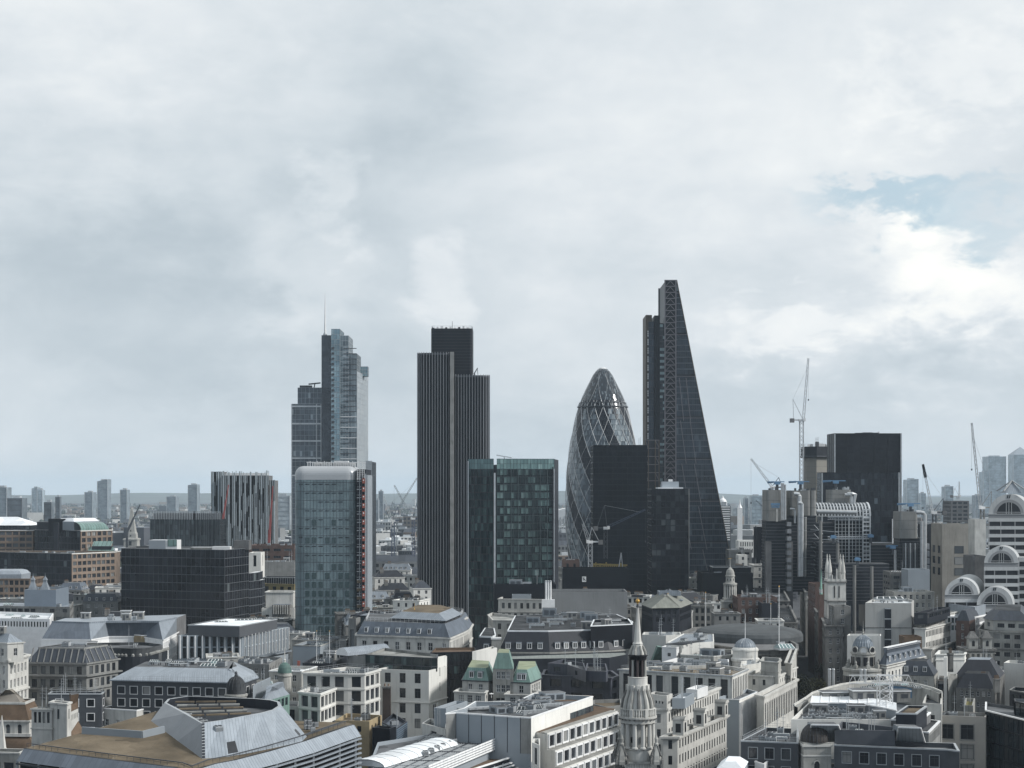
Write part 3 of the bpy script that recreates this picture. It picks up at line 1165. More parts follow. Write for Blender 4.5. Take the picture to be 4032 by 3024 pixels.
while hz > 24:
 xa, ya = at(1405, D)
 xb, yb = at(1437, D)
 hoist.bar((xa, ya, hz), (xb, yb, hz), .5, M_metal, .25)
 hoist.bar((xa, ya - .1, hz + 1.1), (xa + 1.9, ya - .1, hz + 1.1), .12, M_steel)
 hoist.bar((*at(1416, D - .3), hz), (*at(1416, D - .3), hz + 3.5), .14, M_steel)
 q = at(1432, D - .75)
 hoist.box((q[0], q[1], hz - .9), (1.15, 1.2, 2.1), M_orange)
 hoist.box((q[0], q[1] - .62, hz + .2), (.5, .04, .5), M_white)
 if k >= 12:
  q = at(1414, D - .3)
  hoist.box((q[0], q[1], hz - 1.4), (1.9, .3, 1.3), M_tan)
 hz -= 3.42
 k += 1
hoist.bar((*at(1424, D - .4), 0), (*at(1424, D - .4), zat(1870, D)), .3, M_dsteel)
hoist.bar((*at(1440, D - .9), 0), (*at(1440, D - .9), zat(1865, D)), .3, M_steel)
for k in range(7):
 a = k / 6
 hoist.bar((*at(1405, D - .3), zat(1838 + 8 * k, D)), (*at(1432 + min(1, a * 2) * 4, D - .3), zat(1838 + 8 * k, D)), .18, M_white)
for x in (1407, 1417, 1427, 1435):
 hoist.bar((*at(x, D - .35), zat(1890, D)), (*at(x, D - .35), zat(1837 + max(0, x - 1420) * .8, D)), .16, M_white)
hoist.build('hoist', r)

D = 760
G_green = glazing('green_office_glass', [(0, (.026, .043, .048)), (.28, (.045, .073, .079)), (.42, (.075, .122, .126)), (.52, (.13, .21, .21)), (.61, (.24, .37, .36)), (.80, (.31, .44, .43))], 1.62, 3.55, .1, .5, var=.22, sill=(.2, (.014, .022, .026)))
G_green_d = glazing('green_shade_glass', [(0, (.042, .068, .076)), (.36, (.065, .104, .112)), (.55, (.10, .16, .165)), (.72, (.16, .25, .25))], 1.62, 3.55, .1, .45, var=.3)  # darker copy of the office glass, with the left face's shade in its colour
G_screen = glazing('green_screen_glass', [(0, (.12, .20, .20)), (.5, (.16, .255, .25)), (.8, (.23, .34, .33))], 1.62, 6.5, .1, .5, var=.1)
r = thing('green_glass_tower', 'green glass office tower with many drawn blinds and a glass roof screen', 'tower', (*at(2030, D + 15), 0))
zt, zs = zat(1806, D), zat(1846, D)
L0, L1 = at(1843, D + 6), at(1944, D - .5)
R0, R1 = at(1956, D - 1), at(2183, D + 3)
R2 = at(2199, D + 30)
bg, bm, bs = MB(), MB(), MB()
curtain(bg, bm, L0, L1, 0, zs, G_green_d, M_dsteel, 3.24, 3.55, .2, .25, .2)
curtain(bg, bm, R0, R1, 0, zs, G_green, mat('teal_mullion', (.06, .085, .09), .4, .4), 3.24, 3.55, .2, .2, .25)
curtain(bg, bm, L0, L1, 0, zs, G_green_d, M_dsteel, 1.62, 3.55, .08, .1, .1, hor=False)
curtain(bg, bm, R0, R1, 0, zs, G_green, M_dsteel, 1.62, 3.55, .08, .1, .1, hor=False)
curtain(bs, bm, L0, L1, zs, zt, G_screen, M_dsteel, 1.62, 2.2, .07, .1, .08)
curtain(bs, bm, R0, R1, zs, zt, G_screen, M_dsteel, 1.62, 2.2, .07, .1, .08)
bg.build('glazing', r)
bs.build('roof_screen', r)
bm.build('mullions', r)
b = MB()
b.prism([L1, R0, (R0[0], R0[1] + 3), (L1[0], L1[1] + 3)], 0, zat(1830, D), M_dark, M_felt, False)
b.bar((*at(1948, D - .7), 0), (*at(1948, D - .7), zat(1862, D)), .8, M_steel)
b.bar((*at(1843.5, D + 5.6), 0), (*at(1843.5, D + 5.6), zt - 1), .45, M_steel)
b.bar((*at(2182, D + 2.6), 0), (*at(2182, D + 2.6), zs), .4, M_steel)
b.bar((*at(2177, D + 2.3), 0), (*at(2177, D + 2.3), zs + 1), .5, M_dark)
b.prism([R1, R2, (R2[0] - 22, R2[1] + 4), (R1[0] - 22, R1[1] + 18)], 0, zat(1807, D), M_dark, M_felt_d, False)
b.prism([(L0[0] + .5, L0[1] + .6), (L1[0], L1[1] + .6), (R0[0], R0[1] + .6), (R1[0] - .4, R1[1] + .6), (R1[0] - 2, R1[1] + 24), (L0[0] + .5, L0[1] + 24)], 0, zs - 1.5, M_dark, M_felt, False)
b.build('frame', r)
b = MB()
for x in (1985, 2040, 2100, 2150):
 q = at(x, D + 8)
 b.box((q[0], q[1], zs - 1.5), (4.6, 4, 4.0), M_white)
for k in range(8):
 q = at(1852 + k * 11, D + 11)
 b.box((q[0], q[1], zs - 1.5), (.5, .5, 5.6), M_metal)
b.bar((*at(1848, D + 11), zt - .6), (*at(1935, D + 9), zt - .6), .4, M_dsteel)
b.build('roof_plant', r)
b = MB()
b.bar((*at(1955, D + 16), zat(1789, D)), (*at(2015, D + 16), zat(1800, D)), .45, M_metal)
b.bar((*at(1990, D + 16), zs), (*at(1985, D + 16), zat(1793, D)), .5, M_metal)
b.build('cleaning_crane', r)

D = 1250
r = thing('spiral_tower', 'rounded tapering glass skyscraper with dark spiral bands and a latticed dome top', 'skyscraper', (*at(2373, D + 28), 0))
cx, cy = at(2373, D + 28)
prof = [(2600, 98), (2400, 118), (2200, 138), (2083, 149.5), (2010, 150.5), (1937, 149), (1860, 145), (1791, 138), (1719, 127), (1646, 111), (1592, 97), (1572, 88), (1547, 78), (1522, 66.5), (1498, 55), (1473, 42), (1455, 31), (1447, 24), (1440, 14)]
prof = [(zat(a, D), w * mpx(D)) for a, w in prof]

def rad(z):
 for (z0, r0), (z1, r1) in zip(prof, prof[1:]):
  if z <= z1:
   t = max(0, (z - z0) / (z1 - z0))
   return r0 + (r1 - r0) * t
 return prof[-1][1]

tones = [mat('diamond_pane_%d' % k, c, .12, .6, var=.1, scale=.1) for k, c in enumerate([(.035, .048, .06), (.10, .125, .145), (.16, .19, .205), (.25, .285, .30), (.38, .42, .44)])]
M_band = mat('spiral_dark_pane', (.008, .010, .015), .3, .2, var=.2)
M_dome = mat('dome_pane', (.020, .026, .033), .1, .5, var=.2)
N = 72
zc0, zc1 = zat(1596, D), zat(1580, D)
ztop = zat(1440.3, D)
rows = []
z = ztop
while z > 4:
 rows.append(z)
 z -= 2.3 if z > zc1 else 4.15
rows = rows[::-1]
bands, panes, dome = MB(), MB(), MB()
rr = random.Random(11)
slope = 1.0

def sp(i, z, half):
 a = math.radians(-90 + (i + (.5 if half else 0)) * 360 / N)
 q = rad(z)
 return (cx + q * math.cos(a), cy + q * math.sin(a), z)

for k in range(len(rows) - 1):
 z0, z1 = rows[k], rows[k + 1]
 h0, h1 = k % 2, (k + 1) % 2
 for i in range(N):
  A, B = sp(i, z0, h0), sp(i + 1, z0, h0)
  o = 0 if h0 == 0 else 1
  C, Dv = sp(i + o, z1, h1), sp(i + o - 1, z1, h1)
  for tri, ang in (((A, B, C), i + .5 + .5 * h0), ((A, C, Dv), i + .5 * h0)):
   th = ang * 360 / N + slope * ((z0 + z1) / 2 - zc0)
   ph = (th + 22) % 60
   if z0 > zc1 - .5:
    dome.face(tri, M_dome if rr.random() < .82 else tones[rr.choice((0, 1, 2))])
   else:
    top_dark = z0 > zc0 - 17 and (abs((ph + 8) % 20 - 10) < (z0 - zc0 + 17) * .55)
    if ph < 20 or top_dark:
     bands.face(tri, M_band)
    else:
     panes.face(tri, tones[min(4, max(0, int(rr.gauss(1.5 + .7 * math.sin(ang * .35), 1.0))))])
panes.build('diamond_panes', r)
bands.build('spiral_bands', r)
dome.build('glass_dome', r)
lat = MB()
for fam in (1, -1):
 for s in range(18):
  th0 = s * 20 - 2 if fam == 1 else s * 20 - 2
  pts = []
  z = 4.0
  while z < ztop - .2:
   a = math.radians(-90 + th0 - fam * slope * (z - zc0)) if fam == 1 else math.radians(-90 + th0 + slope * (z - zc0))
   q = rad(z) + .12
   pts.append((cx + q * math.cos(a), cy + q * math.sin(a), z))
   z += 4.15
  for u, v in zip(pts, pts[1:]):
   if max(u[1], v[1]) < cy + 4 and (u[2] < zc1 or s % 2 == 0):
    up = zc1 < u[2]
    lat.bar(u, v, .16 if up else .34 if fam == 1 and s % 3 == 0 else .24 if fam == 1 else .17, M_white if u[2] < zc1 else M_metal)
for k in range(1, len(rows) - 1):
 z = rows[k]
 if z < zc0 and k % 1 == 0:
  ring = [sp(i, z, 0) for i in range(N)]
  for i in range(N):
   u, v = ring[i], ring[(i + 1) % N]
   if u[1] < cy + 4:
    n = Vector((u[0] - cx, u[1] - cy, 0)).normalized() * .05
    lat.bar(Vector(u) + n, Vector(v) + n, .16, M_dsteel)
lat.build('lattice', r)
b = MB()
for z, q in ((zc0, .9), (zc1, .7)):
 ring = [(cx + (rad(z) + q) * math.cos(2 * math.pi * i / 60), cy + (rad(z) + q) * math.sin(2 * math.pi * i / 60)) for i in range(60)]
 b.band(ring, 0, z - .35, z + .35, M_dsteel, -q - .2)
for i in range(36):
 a = 2 * math.pi * i / 36
 b.bar((cx + (rad(zc0) + .7) * math.cos(a), cy + (rad(zc0) + .7) * math.sin(a), zc0), (cx + (rad(zc1) + .5) * math.cos(a), cy + (rad(zc1) + .5) * math.sin(a), zc1), .2, M_metal)
b.build('collar', r)
b = MB()
b.lathe([(3.2, ztop - .3), (2.4, ztop + .5), (1.2, ztop + .9)], cx, cy, M_white, 20)
b.build('crown_cap', r)

D = 1060
G_blk = glazing('black_slab_glass', [(0, (.006, .008, .012)), (.7, (.009, .011, .016))], 3.0, 3.6, .3, .1)
r = thing('black_tower', 'plain black slab tower standing before the spiral glass tower', 'tower', (*at(2440, D + 15), 0))
glass_box(r, front(2336, 2548, D, 34), 0, zat(1752, D), G_blk, M_black, M_felt_d, pw=3.0, fh=3.6, mw=.12, mh=.5, proud=.1)
b = MB()
b.box((*at(2420, D + 8), zat(1752, D) - .8), (6, 4, 2.0), M_dsteel)
b.tube([(*at(2516, D + 14), zat(1752, D)), (*at(2516, D + 14), zat(1722, D))], .14, M_metal, 6)
b.tube([(*at(2522, D + 14), zat(1752, D)), (*at(2522, D + 14), zat(1718, D))], .1, M_metal, 6)
b.build('roof_antenna', r)

D = 1100
G_wdg = glazing('wedge_glass', [(0, (.016, .024, .036)), (.4, (.026, .038, .054)), (.75, (.042, .060, .078)), (.82, (.075, .10, .12)), (.91, (.24, .32, .34))], 1.5, 3.95, .15, .4, var=.3)
G_wdg_l = glazing('wedge_lobby_glass', [(0, (.03, .045, .065)), (.5, (.045, .065, .09)), (.85, (.07, .10, .13))], 2.2, 3.95, .15, .4)
G_lit = glazing('office_bay_glass', [(0, (.03, .035, .042)), (.36, (.05, .062, .07)), (.45, (.40, .52, .53)), (.7, (.5, .62, .62)), (.94, (.05, .06, .07))], 6.0, 3.95, .2, .4, sill=(.42, (.03, .036, .044)))  # pale stops put the light of lit office bays into the pane colour
M_frame = mat('grey_mega_frame', (.15, .145, .16), .5, .35, var=.15)
M_core = mat('brown_core_cladding', (.105, .085, .062), .6, .3, var=.2)
r = thing('wedge_tower', 'dark wedge-shaped skyscraper with a slanting right edge and a braced ladder frame', 'skyscraper', (*at(2700, D + 20), 0))
zt = zat(1102, D)
xr0 = at(2663 + 1000 * 220 / 1128 * (1930 - 1102 + zat(1930, D) / mpx(D)) / 1000, D)[0]
xl, xm = at(2616, D)[0], at(2663, D)[0]
dep = 46
bg, bf = MB(), MB()
pts = [(xm, D, 0), (xr0, D, 0), (xm + .3, D, zt)]
bg.face(pts, G_wdg, [(p[0] + 500, p[2]) for p in pts])
sl = [(xr0, D, 0), (xr0, D + dep, 0), (xm + .3, D + dep, zt), (xm + .3, D, zt)]
bg.face(sl, G_wdg, [(p[1], p[2] * 1.02) for p in sl])
bg.face([(xr0, D + dep, 0), (xl, D + dep, 0), (xl, D + dep, zt), (xm + .3, D + dep, zt)], G_wdg)
bg.build('glazing', r)

def xs(z):
 return xr0 + (xm + .3 - xr0) * z / zt

z = zt - 3.95
k = 1
while z > 4:
 big = k % 7 == 2
 bf.bar((xm, D - .12, z), (xs(z), D - .12, z), .25, mat('wedge_floor_band', (.065, .082, .10), .4, .4, var=.4, scale=.1) if not big else M_black, .6 if not big else 1.0)
 if big:
  bf.bar((xm, D - .2, z - .9), (xs(z), D - .2, z - .9), .2, M_frame, .3)
 z -= 3.95
 k += 1
for x in range(1, 26):
 px = xm + x * 1.5
 zz = zt * (xr0 - px) / (xr0 - xm) - 1
 if zz > 8:
  bf.bar((px, D - .06, 2), (px, D - .06, zz), .09, M_dsteel)
bf.bar((xs(0), D - .1, 0), (xm + .3, D - .1, zt), .45, M_core)
seg = (zt - 8) / 7.6
for k in range(8):
 z1 = zt - 8 - k * seg
 z0 = max(3, z1 - seg)
 for f0, f1 in ((.15, .85), (.5, .98)):
  if k > 1:
   bf.bar((xm + (xs(z1) - xm) * f0, D - .15, z1), (xm + (xs(z1) - xm) * f0 + (xs(z0) - xm) * .16, D - .15, z0), .4, M_frame)
bf.build('mullions', r)
b = MB()
b.prism([(xl + .8, D + .3), (xm - .5, D + .3), (xm - .5, D + dep), (xl + .8, D + dep)], 0, zt - .5, M_black, M_felt_d, False)
for x in (xl + .35, xm - .35):
 b.bar((x, D - .3, 0), (x, D - .3, zt), .7, M_frame, .7)
z = zt - .3
while z > 6:
 b.bar((xl + .4, D - .35, z), (xm - .4, D - .35, z), .5, M_frame, .5)
 mid = (xl + xm) / 2
 b.bar((xl + 1.1, D - .3, z - 3.6), (mid, D - .3, z - .5), .38, M_frame)
 b.bar((xm - 1.1, D - .3, z - 3.6), (mid, D - .3, z - .5), .38, M_frame)
 z -= 4.02
b.build('ladder_frame', r)
b = MB()
b.prism(front(2543, 2553, D + 6, 26), 0, zat(1240, D + 6), M_core, M_core, False)
b.prism(front(2553, 2567, D + 6.2, 8), zat(1264, D), zat(1240, D + 6), M_core, M_core)
b.prism(front(2577, 2598, D + 2, 26), 0, zat(1242, D + 2), M_black, M_black, False)
b.build('core', r)
bg, bm = MB(), MB()
q = front(2553, 2577, D + 5, 26)
curtain(bg, bm, q[0], q[1], 0, zat(1266, D + 5), G_wdg_l, M_dsteel, 2.2, 3.95, .1, .2)
bg.face([(*p, zat(1266, D + 5)) for p in q], M_felt_d)
for k in range(56):
 z = zat(1300 + k * 8.4, D + 4.7)
 if k % 4:
  x, y = at(2551.5, D + 4.7)
  bm.box((x, y, z), (.5, .1, 1.1), M_white)
q = front(2598, 2616, D + 3, 30)
curtain(bg, bm, q[0], q[1], 0, zat(1274, D + 3), G_lit, M_dsteel, 2.0, 3.95, .1, .5)
bg.face([(*p, zat(1274, D + 3)) for p in q], M_felt_d)
b_ = front(2598, 2609, D + 4, 6)
bm.prism(b_, zat(1274, D), zat(1270, D), M_dsteel, M_dsteel)
bg.build('lobby_glazing', r)
bm.build('lobby_mullions', r)
b = MB()
q = front(2539, 2597, D - 4, 6)
b.prism(q, 0, zat(1733, D - 4), G_wdg_l and M_dark, M_felt_d, False)
for k in range(20):
 z = zat(1733 + k * 32, D - 4.3)
 b.bar((*at(2540, D - 4.4), z), (*at(2596, D - 4.4), z), .3, M_frame, .4)
 if k % 2 == 0:
  for u, v in ((2541, 2552), (2580, 2595)):
   b.bar((*at(u, D - 4.4), z), (*at(v, D - 4.4), z - 5.2), .3, M_frame)
for x in (2541, 2553, 2580, 2595):
 b.bar((*at(x, D - 4.4), 0), (*at(x, D - 4.4), zat(1733, D - 4)), .4, M_core)
b.build('braced_frame', r)

D = 900
G_grid = glazing('black_grid_glass', [(0, (.010, .011, .015)), (.55, (.014, .016, .021)), (.62, (.03, .035, .04)), (.78, (.075, .085, .09))], 2.6, 3.3, .25, .25)
r = thing('dark_tower', 'black gridded office tower with a white-edged roof in front of the wedge tower', 'tower', (*at(2640, D + 12), 0))
glass_box(r, front(2566, 2714, D, 26), 0, zat(1924, D), G_grid, M_black, M_felt_d, pw=2.6, fh=3.3, mw=.25, mh=.5)
b = MB()
b.prism(front(2592, 2690, D + 4, 16), zat(1924, D), zat(1919, D), M_white_r)
b.prism(front(2608, 2673, D + 8, 10), zat(1919, D), zat(1896, D + 8), M_panel, M_felt)
b.box((*at(2640, D + 10), zat(1896, D)), (2.2, 1.5, 1.3), M_white)
b.bar((*at(2713, D - .3), 0), (*at(2713, D - .3), zat(1924, D)), .35, M_conc)
b.build('roof_plant', r)

D = 1080
r = thing('concrete_core', 'bare concrete lift core still being built, with a dark formwork collar on top', 'construction core', (*at(3220, D + 8), 0))
a, c, e = at(3177, D + 3), at(3215, D), at(3267, D + 4)
b = MB()
p = [a, c, e, (e[0], e[1] + 14), (a[0], a[1] + 14)]
b.prism(p, 0, zat(1802, D), mat('raw_concrete', (.255, .24, .21), .9, .2, var=.12, scale=.06), M_conc, False)
for k in range(14):
 z = zat(1815 + k * 22, D)
 b.band(p, .03, z, z + .12, M_conc_d)
b.build('shaft', r)
b = MB()
q = offset(p, 1.3)
b.prism(q, zat(1802, D), zat(1758, D), M_dark, M_conc_d)
b.band(q, .4, zat(1800, D), zat(1794, D), M_dsteel)
b.build('formwork', r)
railing(r, q, zat(1758, D), M_metal, 1.8, 1.6, .1)
b = MB()
zt = zat(1758, D)
rr = random.Random(3)
for k in range(15):
 x, y = at(rr.uniform(3172, 3272), D + rr.uniform(1, 12))
 b.box((x, y, zt), (rr.uniform(.6, 2), 1, rr.uniform(.8, 2.4)), rr.choice((M_metal, M_dsteel, M_white, M_conc)))
x, y = at(3217, D + 6)
b.box((x, y, zt), (2.2, 2.2, 3.2), M_dsteel)
for s in (-.7, .7):
 b.bar((x + s, y, zt), (x + s, y, zat(1722, D)), .25, M_metal)
for k in range(6):
 b.bar((x - .7, y, zt + k * 1.1), (x + .7, y, zt + k * 1.1 + .5), .18, M_metal)
b.tube([(*at(3238, D + 6), zt), (*at(3238, D + 6), zat(1742, D))], .1, M_metal, 5)
b.build('site_equipment', r)

D = 1000
G_will = glazing('dark_slab_glass', [(0, (.012, .014, .02)), (.5, (.016, .019, .026)), (.7, (.026, .032, .04)), (.84, (.10, .125, .145))], 2.0, 3.8, .2, .3)
G_louv = glazing('louvred_top', [(0, (.010, .011, .016)), (.5, (.013, .015, .02))], 4, 1.3, .4, .25)
r = thing('stepped_dark_tower', 'dark blue-black stepped slab tower with pale vertical edge fins and a flat roof crane', 'tower', (*at(3420, D + 15), 0))
glass_box(r, front(3284, 3548, D + 14, 22), 0, zat(1706, D + 14), G_louv, M_black, M_felt_d, pw=8, fh=2.4, mw=.1, mh=.16)
glass_box(r, front(3234, 3545, D, 14), 0, zat(1860, D), G_will, M_black, M_felt_d, pw=4, fh=3.8, mw=.12, mh=.3, name='lower_glazing')
b = MB()
for x, y0, d in ((3287, 1708, 13.6), (3548, 1706, 13.6), (3237, 1862, -.4), (3540, 1860, -.4), (3546, 1862, 3)):
 b.bar((*at(x, D + d), 0), (*at(x, D + d), zat(y0, D + d)), .75, M_metal)
b.bar((*at(3516, D - 6), 30), (*at(3516, D - 6), zat(2043, D)), 1.0, M_white)
b.prism(front(3519, 3546, D - 6, 6), 30, zat(2043, D - 6), M_dark, M_conc)
b.bar((*at(3425, D - 1), zat(2136, D)), (*at(3516, D - 1), zat(2136, D)), .6, M_white, .5)
b.build('edge_fins', r)
b = MB()
q = at(3415, D + 22)
zt = zat(1706, D + 14)
b.box((q[0], q[1], zt - .8), (6, 3, 1.6), M_dsteel)
b.bar((*at(3366, D + 22), zat(1702, D)), (*at(3458, D + 22), zat(1701, D)), .8, M_dsteel, .8)
b.bar((*at(3457, D + 22), zat(1703, D)), (*at(3461, D + 22), zat(1695, D)), .4, M_dsteel)
b.build('cleaning_crane', r)
# ------------------------------------------------------------------ nearer roofs: sight lines measured on enlargements of the photograph
K1, K2 = .3761, .3617
v1 = lambda x, y: (x * K1, 2400 + y * K1)
v2 = lambda x, y: (800 + x * K1, 2400 + y * K1)
v3 = lambda x, y: (1600 + x * K1, 2400 + y * K1)
v4 = lambda x, y: (2400 + x * K1, 2400 + y * K1)
v5 = lambda x, y: (3200 + x * K1, 2400 + y * K1)
u1 = lambda x, y: (x * K2, 1800 + y * K2)
u2 = lambda x, y: (800 + x * K2, 1800 + y * K2)
u3 = lambda x, y: (1600 + x * K2, 1800 + y * K2)
u4 = lambda x, y: (2400 + x * K2, 1800 + y * K2)
u5 = lambda x, y: (3200 + x * K1, 1800 + y * K1)

def pts(z, *ps):
 return [roofpt(p[0], p[1], z) for p in ps]

def q3(z, a, b, c):
 """parallelogram plan from three roof corners a, b, c (b the one between)"""
 A, B, Cc = (Vector(roofpt(*p, z)) for p in (a, b, c))
 r = [tuple(A), tuple(B), tuple(Cc), tuple(A + Cc - B)]
 return r if area2(r) > 0 else r[::-1]

def qd(z, a, b, depth):
 """plan from the two front roof corners and a depth in metres"""
 A, B = Vector(roofpt(*a, z)), Vector(roofpt(*b, z))
 d = (B - A).normalized()
 n = Vector((-d.y, d.x)) * depth
 return [tuple(A), tuple(B), tuple(B + n), tuple(A + n)]

def on_roof(root, kind, px, py, z, size, rz=0.0):
 x, y = roofpt(px, py, z)
 return put(PRO[kind], kind, root, (x, y, z), rz, size)

PUNCH = dict(w=1.3, h=2.0, pitch=2.6, fh=3.5, top=1.3, rows=4, kind='sash')

SL, D0, Z0 = .113, 339.0, 30.0

def pp(p, dz=0.0):
 D = (H - Z0 - dz + SL * D0) / ((p[1] - HY) / F + SL)
 return Vector(((p[0] - CX) / F * D, D, Z0 + dz + SL * (D - D0)))

edge = [v1(250, 1455), v1(700, 1515), v1(1300, 1590), (690, 3022), (760, 3036), (850, 3008), v2(350, 1575), v2(700, 1485), v2(1080, 1375), v2(1350, 1280), v2(1520, 1222), v2(1580, 1207)]
rear = [v2(1530, 1185), v2(960, 1165), v1(1650, 1060), v1(860, 1290)]
E = [pp(p) for p in edge]
Rr = [pp(p) for p in rear]
root = thing('shopping_centre', 'low sweeping building with a tan roof, a flared zinc roof volume and banded louvre walls', 'building', (E[4].x, E[4].y + 20, 0))
b = MB()
b.face(E + Rr, M_tan)
b.build('roof', root)
b = MB()
cen = sum((p for p in E + Rr), Vector()) / len(E + Rr)

def inward(i, d):
 a, c = E[max(0, i - 1)], E[min(len(E) - 1, i + 1)]
 t = (c - a)
 n = Vector((-t.y, t.x, 0)).normalized()
 return n * d

for i in range(len(E) - 1):
 u0, u1_ = inward(i, 1), inward(i + 1, 1)
 up = Vector((0, 0, .05))
 b.face([E[i] + up, E[i + 1] + up, E[i + 1] + u1_ * 2.6 + up, E[i] + u0 * 2.6 + up], M_felt_d)
 b.face([E[i] + u0 * 2.6 + up * 4, E[i + 1] + u1_ * 2.6 + up * 4, E[i + 1] + u1_ * 4.2 + up * 4, E[i] + u0 * 4.2 + up * 4], M_felt)
 b.bar(E[i] + u0 * 2.6 + up * 12, E[i + 1] + u1_ * 2.6 + up * 12, .18, M_dsteel)
 L = (E[i + 1] - E[i]).length
 for k in range(int(L / 1.6)):
  p = E[i].lerp(E[i + 1], k / (L / 1.6)) + u0 * 1.0
  b.bar(p, p + Vector((0, 0, 1.0)), .07, M_dsteel)
 b.bar(E[i] + u0 + up * 20, E[i + 1] + u1_ + up * 20, .06, M_dsteel)
b.build('gutter_walk', root)
b = MB()
for i in range(len(E) - 1):
 o0, o1 = inward(i, -2.4), inward(i + 1, -2.4)
 dn = Vector((0, 0, -2.3))
 L = (E[i + 1] - E[i]).length
 b.face([E[i] + o0 + dn, E[i + 1] + o1 + dn, E[i + 1], E[i]], M_zinc if i > 3 else M_slate_m, [(0, 0), (L, 0), (L, 3), (0, 3)])
b.build('eaves', root)
b = MB()
bl = MB()
for i in range(len(E) - 1):
 o0, o1 = inward(i, -1.2), inward(i + 1, -1.2)
 a, c = E[i] + o0 + Vector((0, 0, -2.3)), E[i + 1] + o1 + Vector((0, 0, -2.3))
 b.face([(a.x, a.y, 0), (c.x, c.y, 0), c, a], M_recess)
 for k in range(9):
  dz = Vector((0, 0, -.5 - k * 1.05))
  bl.bar(a + inward(i, -1.1) + dz, c + inward(i + 1, -1.1) + dz, .5, M_zinc if i > 3 else M_dsteel, .32)
 L = (c - a).length
 for k in range(int(L / 9) + 1):
  p = a.lerp(c, k / (int(L / 9) + 1)) + inward(i, -.9)
  bl.bar(p + Vector((0, 0, -10)), p, .35, M_metal)
b.build('wall', root)
bl.build('louvres', root)
# flared volume
ZT = 36.0
Bt = [pp(p) for p in (v1(1580, 1165), v1(1860, 1375), v1(2115, 1562), v2(20, 1560), v2(250, 1542), v2(480, 1503), v2(760, 1445), v2(1030, 1385), v2(1085, 1330))]
Tp = [Vector((*roofpt(*p, ZT), ZT)) for p in (v1(1720, 975), v1(1930, 1090), v1(2110, 1192), v2(12, 1186), v2(200, 1160), v2(430, 1118), v2(620, 1085), v2(760, 1048), v2(820, 1005))]
Tb = [Vector((*roofpt(*p, ZT), ZT)) for p in (v2(800, 965), v2(720, 945), v2(560, 930), v1(1960, 905), v1(1760, 935))]
b = MB()
for i in range(8):
 if i == 2:
  continue
 L = (Bt[i + 1] - Bt[i]).length
 h = (Tp[i] - Bt[i]).length
 n = max(1, round(L / 1.4))
 m = M_slate_m if i < 2 else M_zinc
 b.face([Bt[i], Bt[i + 1], Tp[i + 1], Tp[i]], m if i > 2 else mat('flat_zinc', (.21, .225, .24), .5, .35, var=.15, scale=.15, streak=.15), [(0, 0), (L, 0), (L, h), (0, h)])
ring = Tp + Tb
cc = sum(ring, Vector()) / len(ring)
for i in range(len(ring)):
 a, c = ring[i], ring[(i + 1) % len(ring)]
 ia, ic = a + (cc - a).normalized() * .8, c + (cc - c).normalized() * .8
 dn = Vector((0, 0, -2.2))
 b.face([a, c, ic, ia], M_metal)
 b.face([ia, ic, ic + dn, ia + dn], M_dark)
for a, c in zip(Tp[:1] + Tb[::-1] + Tp[-1:], (Tb[::-1] + Tp[-1:])):
 b.face([(a.x, a.y, 30), (c.x, c.y, 30), c, a][::-1], M_lead)
b.face([(p + (cc - p).normalized() * .8) + Vector((0, 0, -2.2)) for p in ring], M_felt)
b.build('flared_roof', root)
b = MB()
b.face([Bt[2], Bt[3], Tp[3], Tp[2]], M_dark)
for k in range(12):
 b.bar(Bt[2].lerp(Tp[2], k / 12), Bt[3].lerp(Tp[3], k / 12), .15, M_metal)
for i, f0, f1 in ((4, .05, .6), (7, .1, .5)):
 n = (Tp[i] - Bt[i]).cross(Bt[i + 1] - Bt[i]).normalized() * -.06
 w0, w1 = (0, .55) if i == 4 else (.3, .62)
 pt = lambda u, v: Bt[i].lerp(Bt[i + 1], u).lerp(Tp[i].lerp(Tp[i + 1], u), v) - n
 b.face([pt(w0, 0), pt(w1, 0), pt(w1 - .1, f1 * .65), pt(w0, f1 * .65)], M_recess)
b.build('slot', root)
for k in range(6):
 x0, y0 = roofpt(*v2(-330 + 18 * k, 905 + 36 * k), ZT)
 x1, y1 = roofpt(*v2(330 + 40 * k, 905 + 30 * k), ZT)
 for j in range(3):
  p0, p1 = Vector((x0, y0, ZT - .6)), Vector((x1, y1, ZT - .6))
  a, c = p0.lerp(p1, .03 + j * .32), p0.lerp(p1, .32 + j * .32)
  b = MB()
  b.bar(a, c, 1.1, M_tan if k % 2 else M_gravel, .3)
  b.bar(a - Vector((0, .4, .8)), c - Vector((0, .4, .8)), .3, M_dsteel, 1.4)
  b.build('cooler', root)
for k in range(10):
 x, y = roofpt(*v1(1800 + 60 * k * .9, 985 + 40 * k * .55), ZT)
 put(PRO['vent_unit'], 'vent_unit', root, (x, y, ZT - 2.2), .5, (1.6, 1.6, 1.6))
for k in range(7):
 p = pp(v2(1080 + 34 * (k % 4), 1205 + 26 * (k // 2)))
 put(PRO['vent_unit'], 'vent_unit', root, p, .4, (.9, .9, 1.2))
b = MB()
p0, p1, p2 = pp(v1(860, 1300)), pp(v1(1490, 1345)), pp(v1(1720, 1290))
b.bar(p0 + Vector((0, 0, .7)), p1 + Vector((0, 0, .7)), .4, M_panel, 1.6)
b.bar(p1 + Vector((0, 0, .7)), p2 + Vector((0, 0, .7)), .4, M_panel, 1.6)
b.build('glass_screen', root)

# pale wall block below its left corner
block('stone_block', 'plain pale stone wall with one dark opening below the tan roof corner', q3(27, v1(-160, 1490), v1(205, 1500), v1(285, 1462)), 27, M_stone2, M_gravel, sp=dict(w=2.3, h=4.2, cols=2, margin=1.0, fh=6, top=2.2, rows=1, kind='plain'), coping=M_stone)

